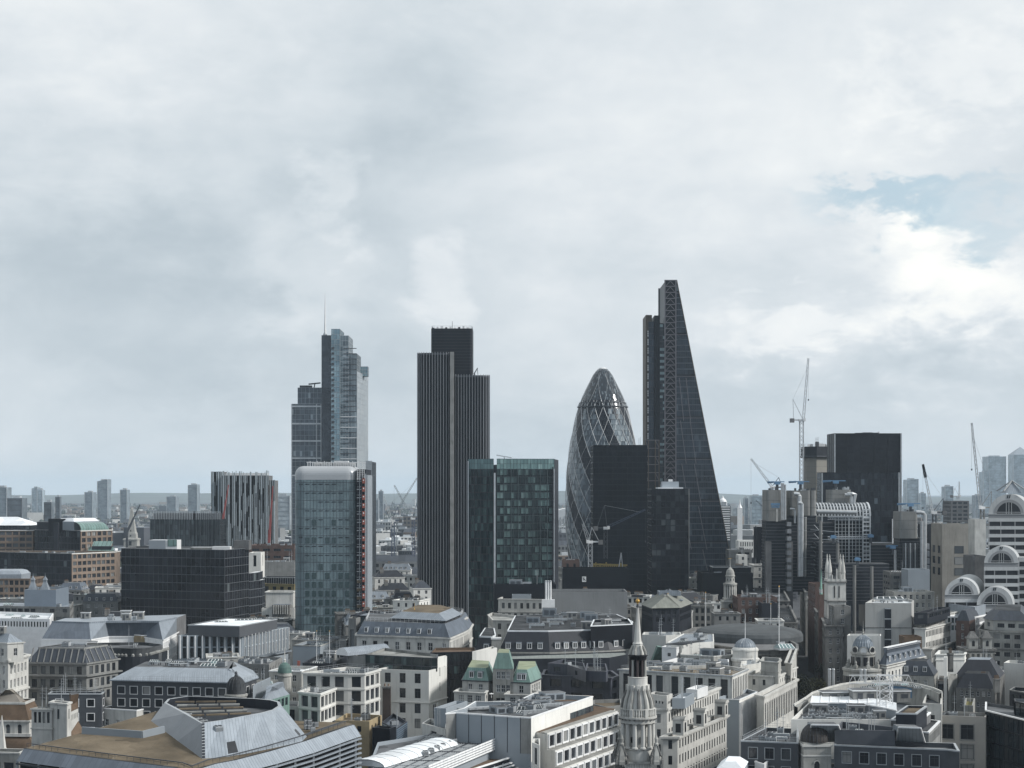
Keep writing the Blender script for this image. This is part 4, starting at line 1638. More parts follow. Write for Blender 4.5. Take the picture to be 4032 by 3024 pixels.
root = block('ornate_building', 'pale stone building with steep brown tiled roofs and arched windows at the left edge', q3(29, v1(-260, 1160), v1(305, 1165), v1(440, 1105)), 29, M_stone, None, sp=dict(w=1.0, h=1.9, pitch=2.6, fh=3.2, top=1.4, rows=1, kind='plain', arch=True), roof=False, bands=((-.1, .35, .4),))
P_ = q3(29, v1(-260, 1160), v1(305, 1165), v1(440, 1105))
mansard(root, P_, 29.1, 33.0, 1.6, M_brownroof, M_brownroof, kerb=M_stone, name='upper_roof')
P2 = offset(P_, -3.2)
mansard(root, P2, 33.0, 36.0, 3.0, mat('pale_tiles', (.21, .19, .165), .9, .15, var=.25, scale=.3), M_stone2, name='top_roof')
P3 = offset(P_, 3.4)
mansard(root, P3, 20.5, 25.2, 3.35, M_brownroof, M_felt_d, name='lower_roof', dorm=dict(w=.8, h=1.5, pitch=1.5, z=.2, edges=[1]))
b = MB()
b.band(P_, .55, 25.2, 25.9, M_stone)
b.prism(P3, 0, 20.5, M_stone2)
b.build('cornice', root)
# stone pier pair and its turret block
D_ = 395

def col(name, label, z, a, b_, c, m=M_stone, **k):
 return block(name, label, q3(z, a, b_, c), z, m, k.pop('roofm', M_felt), **k)

root = col('stone_bay', 'tall pale stone bay with paired slit windows beside the brown roofs', 33, v1(330, 1035), v1(545, 1040), v1(605, 1025), sp=dict(w=.7, h=2.6, pitch=1.1, fh=5, top=.8, rows=1, kind='plain', margin=.4), bands=((.0, .25, .35), (4.6, .2, .3)), cl=2, seed=3, coping=M_stone2)
root = col('stone_turret', 'slender pale stone turret block with brown mansard slope on its sunny side', 34.5, v1(520, 968), v1(700, 985), v1(745, 965), sp=dict(w=.8, h=2.4, cols=1, margin=.8, fh=5, top=1.5, rows=1, kind='plain'), bands=((.0, .3, .4),), cl=1, seed=5)
Q = q3(30.2, v1(728, 1050), v1(735, 1075), v1(820, 1035))
root2 = block('brown_roof_wing', 'narrow stone wing with two stacked brown roofs and small arched windows', Q, 30.2, M_stone, None, sp=dict(w=.6, h=1.4, pitch=1.2, fh=3, top=.8, rows=1, kind='plain', margin=.4), roof=False)
mansard(root2, Q, 30.3, 34.2, 2.2, M_brownroof, M_felt)
Q2 = offset(Q, 1.8)
mansard(root2, Q2, 23.6, 27.0, 1.7, M_brownroof, M_felt, name='lower_roof')
b = MB()
b.prism(Q2, 0, 23.6, M_stone2)
b.build('lower_wall', root2)
b = MB()
x, y = roofpt(*v1(20, 1360), 28)
b.loft([[(x + s * r_, y + t_ * r_, z) for s, t_ in ((-1, -1), (1, -1), (1, 1), (-1, 1))] for r_, z in ((1.5, 0), (1.5, 23), (1.1, 23.5), (1.1, 25.6), (.75, 26), (.06, 33.5))], M_stone, M_stone)
tag(b.build('pinnacle', loc=(x, y, 0)), 'slim pale stone pinnacle rising at the very left edge before brown roofs', 'pinnacle')

root = block('corner_building', 'bright white corner stone building with stacked windows at the left edge', q3(34, v1(-220, 480), v1(85, 520), v1(298, 468)), 34, M_stone, M_gravel, sp=dict(w=1.2, h=2.6, pitch=2.6, fh=4.3, top=2.2, rows=4, kind='sash', depth=.4), bands=((.0, .7, .5), (.5, .4, .4), (10.0, .45, .5)))
P_ = q3(39, v1(-220, 330), v1(78, 348), v1(247, 338))
block('', '', P_, 39, M_stone, M_felt, sp=dict(w=1.1, h=2.3, pitch=2.3, fh=4, top=1.8, rows=1, kind='sash'), bands=((.0, .3, .4),), root=root, z0=33, wallname='upper_wall', roof=False)
mansard(root, P_, 39, 41.5, 2.2, M_lead, M_felt)
put(PRO['stair_hut'], 'stair_hut', root, (base_of(P_)[0], base_of(P_)[1], 41.5), 0, (2.5, 2.5, 2.2))

P_ = q3(30, v1(285, 552), v1(905, 562), v1(1238, 512))
root = block('terraced_block', 'grey weathered concrete block with sloped dark glazing and rooftop planters', P_, 30, M_conc, M_felt, sp=dict(w=1.7, h=2.6, pitch=2.7, fh=4.2, top=1.1, rows=3, kind='triple'), bands=((-.05, .5, .5), (3.9, .9, .45), (8.2, .6, .4)), roof=False)
mansard(root, P_, 30.1, 34.4, 2.3, M_slate, M_felt, kerb=M_conc)
P2 = offset(P_, -4)
clutter(root, P2, 34.4, 12, 21, ['vent_unit', 'vent_unit', 'duct', 'plant_room', 'skylight'])
b = MB()
for i in range(2):
 a, c = Vector((*P_[i], 30.1)), Vector((*P_[i + 1], 30.1))
 d = (c - a).normalized()
 n = Vector((-d.y, d.x, 0))
 for k in range(9 if i == 0 else 6):
  t = (k + .5) / (9 if i == 0 else 6)
  p = a.lerp(c, t)
  b.bar(p - n * .1, p + n * 2.2 + Vector((0, 0, 4.3)), .3, M_conc)
b.build('roof_ribs', root)

def facet_roof(label, z0, z1, eave, top, mats, name='slate_building', wall=M_white, wallm=None, sp=None, hid=18, cat='building'):
 Ev = [Vector((*roofpt(*p, z0), z0)) for p in eave]
 Tv = [Vector((*roofpt(*p, z1), z1)) for p in top]
 r = thing(name, label, cat, (sum(p.x for p in Ev) / len(Ev), sum(p.y for p in Ev) / len(Ev) + 8, 0))
 bw, br, bt = MB(), MB(), MB()
 for i in range(len(Ev) - 1):
  if sp and sp.get(i):
   holes_wall(bw, Ev[i][:2], Ev[i + 1][:2], 0, z0, wall, sp[i], r)
  else:
   bw.face([(Ev[i].x, Ev[i].y, 0), (Ev[i + 1].x, Ev[i + 1].y, 0), Ev[i + 1], Ev[i]], wall)
  L = (Ev[i + 1] - Ev[i]).length
  br.face([Ev[i], Ev[i + 1], Tv[i + 1], Tv[i]], mats[i % len(mats)], [(0, 0), (L, 0), (L, 6), (0, 6)])
  d = (Ev[i + 1] - Ev[i]).normalized()
  n = Vector((d.y, -d.x, 0)) * .25
  bw.face([Ev[i] + n, Ev[i + 1] + n, Ev[i + 1] + n + Vector((0, 0, .5)), Ev[i] + n + Vector((0, 0, .5))], wall)
 Bk = [Vector((Tv[-1].x, Tv[-1].y + hid, z1)), Vector((Tv[0].x, Tv[0].y + hid, z1))]
 bt.face(Tv + Bk, M_zinc if wallm is None else wallm)
 for a, c in ((Tv[-1], Bk[0]), (Bk[0], Bk[1]), (Bk[1], Tv[0])):
  bt.face([(a.x, a.y, 0), (c.x, c.y, 0), c, a], M_conc_d)
 for i in range(len(Tv) - 1):
  bt.bar(Tv[i], Tv[i + 1], .5, M_lead, .7)
 bw.build('wall', r)
 br.build('slate_slopes', r)
 bt.build('flat_roof', r)
 return r, Tv, Bk

r, Tv, Bk = facet_roof('blue grey slate building with angled steep slopes above a white parapet', 30, 36,
                       [v1(430, 318), v1(950, 325), v1(1140, 292), v1(1470, 290), v1(1705, 330), v1(1935, 205)],
                       [v1(545, 130), v1(932, 140), v1(1108, 130), v1(1470, 126), v1(1662, 128), v1(1850, 88)],
                       [M_slate_m, M_lead, M_slate_m, M_slate_m, M_lead], sp={4: dict(w=1.3, h=2.2, pitch=2.6, fh=3.6, top=.9, rows=3, kind='grid', surround=M_white)})  # lead on right-facing slopes paints their sunlit side paler than the slate
clutter(r, [Tv[0][:2], Tv[3][:2], Bk[0][:2], Bk[1][:2]], 36, 8, 4, ['vent_unit', 'duct', 'stair_hut'])
block('brick_box', 'buff brick stair block with white coping before the slate slopes', pts(31, v1(1395, 262), v1(1478, 270), v1(1700, 268), v1(1690, 240), v1(1420, 243)), 31, M_yellow, M_white_r, coping=M_white, sp=None)
r = block('dark_terrace_block', 'dark purple-brown building with curved terrace edge below the slate slopes', rounded(pts(29, v1(800, 392), v1(1510, 412), v1(1715, 368), v1(1500, 340), v1(900, 350)), 5, 4), 29, M_felt_d, M_felt, cl=3, seed=8, sp=None)
P_ = rounded(offset(pts(26.5, v1(800, 480), v1(1500, 500), v1(1770, 420), v1(1500, 380), v1(900, 390)), 0), 6, 4)
block('', '', P_, 26.5, M_dark, M_felt_d, root=r, wallname='lower_wall')
b = MB()
for i in range(len(P_)):
 a, c = Vector((*P_[i], 26.5)), Vector((*P_[(i + 1) % len(P_)], 26.5))
 if facing(a[:2], c[:2]):
  for k in range(max(1, int((c - a).length / 1.3))):
   p = a.lerp(c, k / max(1, int((c - a).length / 1.3)))
   b.lathe([(.5, 26.5), (.6, 27.1), (.2, 27.5)], p.x, p.y + .6, M_gravel, 6)
b.build('planting', r)

P_ = pts(31, v1(1170, 738), v2(300, 765), v2(425, 758), v2(560, 712), v2(500, 640), v1(1380, 640))
SLW = mat('slate_wall', (.07, .075, .083), .6, .3, var=.25, scale=.3)
r = block('slate_office', 'long dark slate office building with rows of white-framed windows and a pale zinc roof', P_, 31, SLW, None,
          sp=dict(w=2.1, h=2.1, pitch=3.75, fh=3.5, top=1.7, rows=3, kind='plain', surround=M_white, st=.16, margin=1.0), roof=False, bands=((-.1, .6, .3, M_lead),))
Q = offset(P_, .5)
bz = MB()
q = offset(P_, -5.5)
for i in range(len(P_)):
 j = (i + 1) % len(P_)
 L = (Vector(Q[j]) - Vector(Q[i])).length
 bz.face([(*Q[i], 31.1), (*Q[j], 31.1), (*q[j], 34.3), (*q[i], 34.3)], M_zinc, [(0, 0), (L, 0), (L, 6), (0, 6)])
bz.face([(*p, 34.3) for p in q], M_felt)
bz.build('roof', r)
railing(r, Q, 31.2, M_metal, 1.1, 2.0, .1, edges=[0, 1, 2])
clutter(r, q, 34.3, 14, 5, ['vent_unit', 'skylight', 'duct', 'plant_room', 'pipe_run'])
# black dome at its corner
x, y = roofpt(*v2(345, 880), 30)
r2 = thing('black_dome', 'small black lead dome with a ball finial on a stone drum by the slate office', 'dome', (x, y, 0))
b = MB()
b.lathe([(2.8, 0), (2.8, 29.2), (3.1, 29.4), (3.1, 29.9), (2.7, 30)], x, y, M_stone2, 28)
b.build('drum', r2)
b = MB()
b.lathe([(2.6, 30), (2.6, 31.2), (2.5, 32.1), (2.2, 33.1), (1.75, 33.8), (1.1, 34.4), (.5, 34.7)], x, y, M_felt_d, 28)
for k in range(14):
 a = k * math.pi / 7
 b.tube([(x + r_ * math.cos(a), y + r_ * math.sin(a), z) for r_, z in ((2.62, 31.2), (2.54, 32.1), (2.24, 33.1), (1.79, 33.82), (1.1, 34.44))], .07, M_dsteel, 5)
b.build('cupola', r2)
b = MB()
b.lathe([(.42, 34.6), (.45, 35), (.28, 35.2), (.4, 35.5), (.3, 35.8), (.05, 36.1)], x, y, M_dsteel, 12)
b.build('finial', r2)
# lower wings
r = block('slate_wing', 'lower slate wing with white-framed windows and a railing-edged terrace', q3(27.5, v1(505, 880), v1(1065, 882), v1(1100, 860)), 27.5, SLW, M_felt, sp=dict(w=2.0, h=2.0, pitch=3.9, fh=4.0, top=1.6, rows=3, kind='plain', surround=M_white), cl=5, seed=2, rail=True, coping=M_metal)
r = block('stone_annex', 'small stone annex with a slate saddle roof in front of the slate office', qd(23, v1(1035, 1030), v1(1430, 1055), 14), 23, M_stone, M_felt, sp=dict(w=1.2, h=1.8, pitch=3, rows=1, top=3, kind='sash'), cl=4, seed=4, coping=M_white)
P_ = q3(29.5, v2(600, 845), v2(640, 870), v2(905, 795))
r = block('teal_shed', 'narrow grey-roofed wing with a row of teal windows and white hoods', P_, 27, M_copper, None, sp=dict(w=1.8, h=2.2, pitch=2.4, fh=4, top=.6, rows=1, kind='teal'), roof=False)
mansard(r, P_, 27, 30.5, 3.2, M_lead, M_lead)
r = block('grey_hipped_block', 'plain grey sheet-clad block with a sloped roof behind the black dome', q3(31, v2(520, 800), v2(560, 770), v2(705, 705)), 31, M_panel, M_felt, cl=2, seed=9)

P_ = q3(31, v1(1868, 270), v2(412, 268), v2(893, 182))
FIN = mat('pale_fin_panels', (.34, .385, .42), .45, .4, var=.12, scale=.2)
r = block('finned_building', 'pale office building of tall white fins and dark slit windows with a flat white roof', P_, 31, FIN, M_felt, sp=dict(w=1.35, h=3.9, pitch=2.75, fh=4.3, top=.4, rows=2, kind='tall', margin=.8, depth=.7), bands=((9.2, 1.2, .5, M_lead),), parapet=.4)
b = MB()
for i in range(2):
 a, c = Vector((*P_[i], 31)), Vector((*P_[i + 1], 31))
 L = (c - a).length
 d = (c - a) / L
 n = Vector((d.y, -d.x, 0))
 k = int((L - 1.6 + .001) / 2.75)
 for j in range(k + 1):
  p = a + d * (.8 + (L - 1.6) * j / k - .1) + n * .35
  b.box((p.x, p.y, 22.3), (.28, .75, 8.6), M_white, math.atan2(d.y, d.x))
b.build('fins', r)
P2 = q3(34.8, v2(-160, 160), v2(380, 172), v2(775, 100))
block('', '', P2, 34.8, mat('charcoal_panel', (.085, .09, .098), .55, .3, var=.1), M_white_r, root=r, z0=30.6, parapet=.25, coping=M_metal, wallname='plant_storey')
for a, s in ((v2(190, 130), (5, 3, .5)), (v2(430, 112), (7, 2.5, .5)), (v2(560, 105), (4, 2, .5))):
 on_roof(r, 'skylight', *a, 34.6, s, .2)
b = MB()
for i in range(2):
 a, c = Vector((*offset(P_, .9)[i], 21.3)), Vector((*offset(P_, .9)[i + 1], 21.3))
 for k in range(int((c - a).length / .8)):
  p = a.lerp(c, k / ((c - a).length / .8))
  b.bar(p, p + Vector((0, 0, 1.1)), .06, M_dsteel)
 b.bar(a + Vector((0, 0, 1.1)), c + Vector((0, 0, 1.1)), .08, M_dsteel)
b.build('railing', r)

r = block('low_grey_block', 'low grey-roofed block with a projecting pale plant screen', q3(29, v2(930, 318), v2(1500, 322), v2(1540, 275)), 29, M_conc, M_felt, sp=dict(w=3.5, h=1.6, pitch=5, fh=4, top=1.2, rows=1, kind='triple'), cl=9, seed=11, coping=M_gravel)
r = block('flat_plant_block', 'square pale-edged plant block with an open louvred top', q3(29.5, v2(940, 375), v2(1225, 380), v2(1355, 335)), 29.5, M_panel, M_felt_d, cl=4, seed=12, coping=M_gravel)
r = block('white_flat_building', 'low building with a broad white flat roof and orange barrier beside the green dome', q3(27.5, v2(690, 640), v2(1030, 645), v2(1195, 595)), 27.5, M_stone2, M_white_r, sp=PUNCH, cl=3, seed=13, coping=M_white)
b = MB()
x, y = roofpt(*v2(1000, 590), 26.5)
b.box((x, y, 26.52), (.9, .5, 1.7), M_orange)
b.build('barrier', r)
r = block('cluttered_block', 'grey cluttered roof with small white huts between the finned building and green dome', q3(27, v2(260, 560), v2(690, 575), v2(830, 500)), 27, M_conc, M_felt, cl=16, seed=14, sp=PUNCH)
r = block('dark_plant_roof', 'dark roof packed with plant behind two thin white flagpoles', q3(27, v2(1040, 560), v2(1360, 565), v2(1520, 470)), 27, M_dark, M_felt_d, cl=12, seed=15)
r = block('striped_vault_block', 'small block with a ribbed grey barrel roof beside the yellow edged roof', q3(29, v2(1510, 480), v2(1800, 490), v2(1900, 440)), 29, M_conc, None, roof=False)
b = MB()
a, c = Vector((*roofpt(*v2(1515, 485), 29), 29)), Vector((*roofpt(*v2(1960, 440), 29), 29))
d = (c - a).normalized()
n = Vector((-d.y, d.x, 0))
rings = []
for k in range(9):
 t = math.pi * k / 8
 rings.append([a + n * (3 - 3 * math.cos(t)) + Vector((0, 0, 2.6 * math.sin(t))), c + n * (3 - 3 * math.cos(t)) + Vector((0, 0, 2.6 * math.sin(t)))])
b.loft(rings, M_lead, closed=False)
b.face([q_[0] for q_ in rings], M_white)
b.face([q_[1] for q_ in rings][::-1], M_white)
b.build('barrel_roof', r)
for k, p in enumerate((v2(1188, 600), v2(1323, 600))):
 x, y = roofpt(*p, 25)
 b = MB()
 b.tube([(x, y, 25), (x, y, 37)], .12, M_white, 6, .06)
 b.lathe([(.15, 37), (.2, 37.2), (.02, 37.4)], x, y, M_gold, 6)
 b.lathe([(.35, 25), (.3, 25.6), (.14, 25.8)], x, y, M_dsteel, 8)
 tag(b.build('flagpole', loc=(x, y, 0)), ('thin white flagpole nearer the green dome, before the dark plant roof', 'thin white flagpole farther from the green dome, nearer the stone grid building')[k], 'flagpole', 'pair of flagpoles by the green dome')
x, y = roofpt(*v2(853, 660), 30.5)
r = thing('green_dome', 'small green copper dome on a round stone turret', 'dome', (x, y, 0))
b = MB()
b.lathe([(2.0, 0), (2.0, 29.3), (2.3, 29.5), (2.3, 29.9), (2.05, 30), (2.05, 30.5)], x, y, M_stone2, 24)
b.build('turret', r)
b = MB()
b.lathe([(2.1, 30.5), (2.05, 31.2), (1.85, 32.1), (1.4, 32.9), (.75, 33.4), (.3, 33.6)], x, y, mat('old_copper', (.105, .175, .155), .6, .25, var=.3, scale=.4), 24)
b.build('cupola', r)
b = MB()
b.lathe([(.35, 33.5), (.25, 33.9), (.4, 34.2), (.15, 34.6), (.08, 38), (.0, 38.2)], x, y, M_stone, 10)
b.build('finial', r)

BIG = dict(w=2.7, h=3.1, pitch=3.25, fh=4.15, top=1.0, rows=4, kind='plain', margin=.5, depth=.6)
P_ = pts(31.5, v2(1045, 660), v2(1515, 668), v2(1690, 668), v2(1852, 625), v2(1500, 600))
r = block('grid_building', 'white stone building of large square gridded windows stepping down to a terrace', P_, 31.5, M_render, M_felt, sp=BIG, bands=((.0, .35, .5), (4.55, .18, .3), (8.7, .18, .3)), cl=16, seed=16, kinds=['plant_room', 'duct', 'vent_unit', 'skylight', 'pipe_run'], rail=True)
P2 = pts(27.2, v2(1000, 858), v2(1225, 882), v2(1500, 778), v2(1300, 740))
block('', '', P2, 27.2, M_render, M_felt, sp=BIG, root=r, bands=((.0, .35, .5), (4.55, .18, .3)), cl=4, seed=17, rail=True, wallname='lower_wall')
P3 = pts(22.5, v2(820, 1010), v2(1000, 1012), v2(1010, 960), v2(830, 950))
block('', '', P3, 22.5, M_render, M_felt, sp=BIG, root=r, wallname='low_wing_wall')
# white building with black penthouse
P_ = pts(31, v2(1815, 622), v3(236, 640), v3(425, 592), v3(200, 520))
r = block('white_building', 'plain white building with small dark windows and a black glazed penthouse', P_, 31, M_render, M_felt, sp=dict(w=1.9, h=2.9, pitch=4.6, fh=4.5, top=1.0, rows=4, kind='dark2', margin=1.2), specs={1: None}, bands=((9.5, .3, .3),))
P2 = pts(34.4, v2(1700, 470), v3(262, 505), v3(320, 503), v3(330, 470), v2(1900, 400))
glass_box(r, P2, 30.2, 34.4, glazing('dark_teal_strip', [(0, (.02, .03, .032)), (.5, (.035, .05, .053)), (.8, (.08, .12, .12))], 1.6, 2.6), M_dsteel, M_gravel, name='penthouse', pw=3.2, fh=2.6, mw=.12)
P3 = pts(33.8, v3(320, 510), v3(425, 487), v3(415, 478), v3(310, 498))
block('', '', P3, 33.8, M_render, M_white_r, root=r, z0=30.5, wallname='side_wall', roof=False)
b = MB()
e0, e1 = Vector((*P_[1], 0)), Vector((*P_[2], 0))
d = (e1 - e0).normalized()
n = Vector((d.y, -d.x, 0)) * .03
for u, z0, h, w in ((.6, 28.5, 2.6, .35), (.6, 24, 2.6, .35), (.3, 15.5, 5, 2.0), (.6, 16, 1.5, .4)):
 p = e0.lerp(e1, u)
 A = p - d * w / 2 + n
 B = p + d * w / 2 + n
 b.face([(A.x, A.y, z0), (B.x, B.y, z0), (B.x, B.y, z0 + h), (A.x, A.y, z0 + h)], M_recess)
b.build('slit_windows', r)
# dark glass block behind it, with the stone slab
P_ = pts(33, v3(250, 450), v3(690, 440), v3(735, 430), v3(720, 395), v3(300, 400))
r = thing('dark_glass_block', 'black glass office with teal blinds and a brown planted roof edge', 'building', base_of(P_))
glass_box(r, P_, 0, 33, glazing('dark_teal_office', [(0, (.012, .014, .018)), (.5, (.02, .026, .03)), (.72, (.07, .12, .12)), (.9, (.10, .17, .165))], 1.3, 4.2, sill=(.35, (.012, .013, .017))), M_black, M_brownroof, pw=1.3, fh=4.2, mw=.16, mh=.4)
r = block('white_slab', 'blank white stone gable wall beside the black glass office', pts(34, v3(690, 440), v3(732, 438), v3(950, 402), v3(900, 385)), 34, M_render, M_brownroof, coping=None)
# chimney stack and sheds below
x, y = roofpt(*v2(1922, 820), 30)
b = MB()
b.box((x, y, 0), (2.2, 2.2, 30), mat('brown_stack', (.055, .044, .038), .9, .1))
b.box((x, y, 30), (2.5, 2.5, .5), M_stone3)
for k in (-.5, .5):
 b.lathe([(.3, 30.5), (.25, 31.2)], x + k, y, M_brown, 8)
tag(b.build('chimney', loc=(x, y, 0)), 'tall square brown brick chimney standing before the plain white building', 'chimney')
r = block('ochre_terrace', 'ochre-walled terrace building with white vents on its roof', pts(22, v2(1380, 1160), v2(1740, 1170), v2(1870, 1105), v2(1500, 1085)), 22, M_yellow, M_tan, cl=7, seed=18, sp=dict(w=1.2, h=1.6, pitch=3, top=1.4, rows=1, kind='plain'))
r = block('louvred_shed', 'dark plant shed with blue-grey louvres along its roof', pts(23, v2(1870, 1180), v2(2020, 1250), v3(10, 1170), v2(1990, 1085)), 23, M_dark, M_slate_m, cl=3, seed=19)
b = MB()
P_ = pts(23, v2(1870, 1180), v2(2020, 1250), v3(10, 1170))
for k in range(9):
 z = 22.6 - k * .55
 b.bar((*P_[0], z), (*P_[1], z), .2, M_panel, .2)
 b.bar((*P_[1], z), (*P_[2], z), .2, mat('blue_louvre', (.15, .21, .27), .5, .4), .2)
b.build('louvres', r)
block('black_tank', 'black rectangular roof tank with white lids', q3(24, v2(1770, 1235), v2(1955, 1245), v2(2020, 1225)), 24, M_black, M_dark, cl=2, seed=20, kinds=['vent_unit'])
# ------------------------------------------------------------------ middle and right foreground
def copper(P, z0, z1, inset, r, name='copper_roof', dm=None):
 return mansard(r, P, z0, z1, inset, M_copper, mat('mossy_copper', (.27, .30, .20), .8, .2, var=.25, scale=.3), name=name, dorm=dm)

P_ = pts(28.5, v3(585, 738), v3(860, 752), v3(915, 735), v3(920, 660), v3(640, 640))
r = block('copper_roofed_building', 'grey stone building with green copper mansard roofs in three stepped parts', P_, 28.5, M_stone, None, sp=dict(w=1.3, h=2.2, pitch=2.6, fh=3.9, top=.9, rows=3, kind='sash'), roof=False, bands=((-.1, .3, .3, M_dsteel),))
copper(P_, 28.6, 32.2, 1.6, r, dm=dict(w=1.5, h=2.0, pitch=2.7, z=.7, n=2, edges=[0]))
P2 = pts(28.5, v3(1105, 762), v3(1300, 768), v3(1410, 720), v3(1400, 660), v3(1130, 660))
block('', '', P2, 28.5, M_stone, None, sp=dict(w=1.4, h=2.2, pitch=2.4, fh=3.9, top=.9, rows=3, kind='sash'), roof=False, root=r, wallname='right_wall', bands=((-.1, .3, .3, M_dsteel),))
copper(P2, 28.6, 32.2, 1.5, r, 'right_copper_roof', dict(w=1.4, h=2.0, pitch=2.4, z=.6, n=2, edges=[0]))
P3 = pts(29, v3(905, 740), v3(1120, 745), v3(1125, 690), v3(930, 680))
block('', '', P3, 32.3, M_stone2, None, sp=dict(w=1.2, h=2.2, cols=3, fh=3.9, top=.7, rows=4, kind='sash'), roof=False, root=r, wallname='centre_wall')
copper(P3, 32.4, 37.0, 1.3, r, 'centre_copper_roof')
P4 = pts(26, v3(500, 855), v3(825, 872), v3(850, 845), v3(560, 820))
block('', '', P4, 26, M_stone, M_felt, sp=dict(w=1.7, h=2.2, pitch=2.6, fh=4, top=.9, rows=2, kind='grid'), root=r, wallname='lower_wall', bands=((0, .3, .3),))
P5 = pts(26, v3(1030, 885), v3(1300, 890), v3(1400, 850), v3(1100, 830))
block('', '', P5, 26, M_stone, M_felt, sp=dict(w=1.7, h=2.2, pitch=2.8, fh=4, top=.9, rows=2, kind='grid'), root=r, wallname='lower_wing_wall', bands=((0, .3, .3),))
x, y = roofpt(*v3(890, 925), 24)
b = MB()
b.lathe([(.1, 24), (.1, 24.8), (.75, 25.2), (.0, 25.5)], x, y, M_white, 12)
b.build('satellite_dish', r)

P_ = pts(27.5, v3(1425, 680), v3(2140, 715), v4(90, 690), v4(20, 640), v3(1450, 630))
PUR = seamed('plum_zinc', (.058, .062, .078), 1.2, .75, .5, .25)
r = block('plum_zinc_building', 'dark plum-grey sheet-clad office block with wide windows and rooftop plant enclosures', P_, 27.5, PUR, M_felt_d, sp=dict(w=3.6, h=2.3, pitch=5.4, fh=3.9, top=1.2, rows=2, kind='triple', surround=PUR, st=.25, depth=.5), cl=9, seed=22, bands=((0, .4, .35),))
P2 = pts(30.5, v3(1480, 560), v3(1680, 575), v3(1880, 640), v3(1860, 560), v3(1640, 520))
block('', '', P2, 30.5, PUR, M_felt, root=r, z0=27, wallname='plant_wall', cl=3, seed=23, sp=dict(w=2.4, h=1.4, cols=1, top=1.0, rows=1, kind='triple'))
P2 = pts(30.2, v3(1870, 640), v3(2090, 650), v3(2110, 640), v3(2090, 565), v3(1890, 560))
block('', '', P2, 30.2, PUR, M_felt_d, root=r, z0=27, wallname='plant_screen', cl=5, seed=24)
r = block('grey_green_roof', 'long low grey-green sheet roof between the dormered dark roof and the plum building', pts(28, v3(960, 520), v3(2127, 505), v4(190, 470), v4(180, 440), v3(1080, 480)), 28, M_dark, seamed('sage_sheet', (.20, .215, .20), 1.5, .85, .7, .15), parapet=.3, sp=None)
r = block('tan_flat_roof', 'low flat tan roof edged by grey parapets beside the steeple', pts(24.5, v3(1940, 985), v3(2090, 1020), v4(130, 1000), v4(120, 935), v3(1960, 945)), 24.5, M_conc, M_tan, sp=None)

A, Bc, C_ = v3(1305, 1130), v3(1305, 1130), v3(1950, 910)
P_ = pts(29, v3(415, 1085), v3(520, 1078), v3(1195, 1125), v3(1305, 1130), v3(1952, 908), v3(1330, 880), v3(1140, 965), v3(720, 962), v3(600, 1035))
r = block('white_roof_block', 'L-shaped white building with shade-grey panelled wall, a bright right flank and a cluttered planted roof', P_, 29, M_panel, M_felt, parapet=1.3, coping=M_white, cl=0)  # white walls: shade painted as grey fronts, sun as the white right flank
b = MB()
E0, E1 = Vector((*P_[3], 0)), Vector((*P_[4], 0))
d = (E1 - E0).normalized()
n = Vector((d.y, -d.x, 0)) * .04
b.face([E0 + n + Vector((0, 0, 18)), E1 + n + Vector((0, 0, 18)), E1 + n + Vector((0, 0, 29)), E0 + n + Vector((0, 0, 29))], M_render)
q0, q1 = Vector((*P_[2], 0)), Vector((*P_[3], 0))
f0 = Vector((*P_[0], 0)), Vector((*P_[1], 0))
for a, c in ((q0, q1), f0):
 dd = (c - a).normalized()
 nn = Vector((dd.y, -dd.x, 0)) * .04
 b.face([a + nn + Vector((0, 0, 20)), c + nn + Vector((0, 0, 20)), c + nn + Vector((0, 0, 29)), a + nn + Vector((0, 0, 29))], M_conc)
a, c = Vector((*P_[1], 0)), Vector((*P_[2], 0))
dd = (c - a).normalized()
nn = Vector((dd.y, -dd.x, 0)) * .05
for k in range(6):
 p = a.lerp(c, k / 5) + nn
 b.bar(p + Vector((0, 0, 20)), p + Vector((0, 0, 29)), .12, M_dark)
b.build('wall_panels', r)
b = MB()
L = (E1 - E0).length
s0, s1 = E0 + d * L * .61 + n * 2, E1 + n * 2
z0, z1 = 23.6, 26.6
b.face([(s0.x, s0.y, z0), (s1.x, s1.y, z0), (s1.x, s1.y, z1), (s0.x, s0.y, z1)], glazing('long_window', [(0, (.03, .04, .05)), (.5, (.06, .08, .09)), (.8, (.12, .15, .16))], 1.6, 3), [(0, 0), (14, 0), (14, 3), (0, 3)])
for k in range(7):
 p = s0.lerp(s1, k / 6)
 b.bar((p.x, p.y, z0), (p.x, p.y, z1), .14, M_dsteel)
b.build('long_window', r)
for a, s in ((v3(1000, 1075), (5, 5, 1.6)), (v3(1330, 1010), (9, 2.2, 1.6)), (v3(1440, 985), (3, 2, 2.0)), (v3(1350, 1100), (6, 1.6, 1.2)), (v3(1525, 945), (6, 4.5, 2.2)), (v3(760, 1060), (10, 4, 1.0)), (v3(950, 1000), (4, 3, 1.0)), (v3(1530, 1030), (5, 2, 1.2))):
 on_roof(r, 'plant_room' if s[2] > 1.5 else 'duct', *a, 27.7, s, .42)
b = MB()
for a in ((1250, 975), (1700, 945), (1800, 915), (830, 985), (1200, 985)):
 x, y = roofpt(*v3(*a), 27.75)
 b.prism(rounded(rect(x, y, 9, 4.5, .45), 2, 4), 27.71, 27.78 + (a[0] % 7) * .01, M_brownroof)
b.build('planted_roof', r)
clutter(r, pts(27.7, v3(700, 1085), v3(1290, 1115), v3(1850, 915), v3(1360, 900), v3(1150, 985)), 27.7, 24, 25, ['vent_unit', 'duct', 'pipe_run', 'skylight'])
P2 = q3(27.5, v3(288, 1030), v3(415, 1035), v3(640, 960))
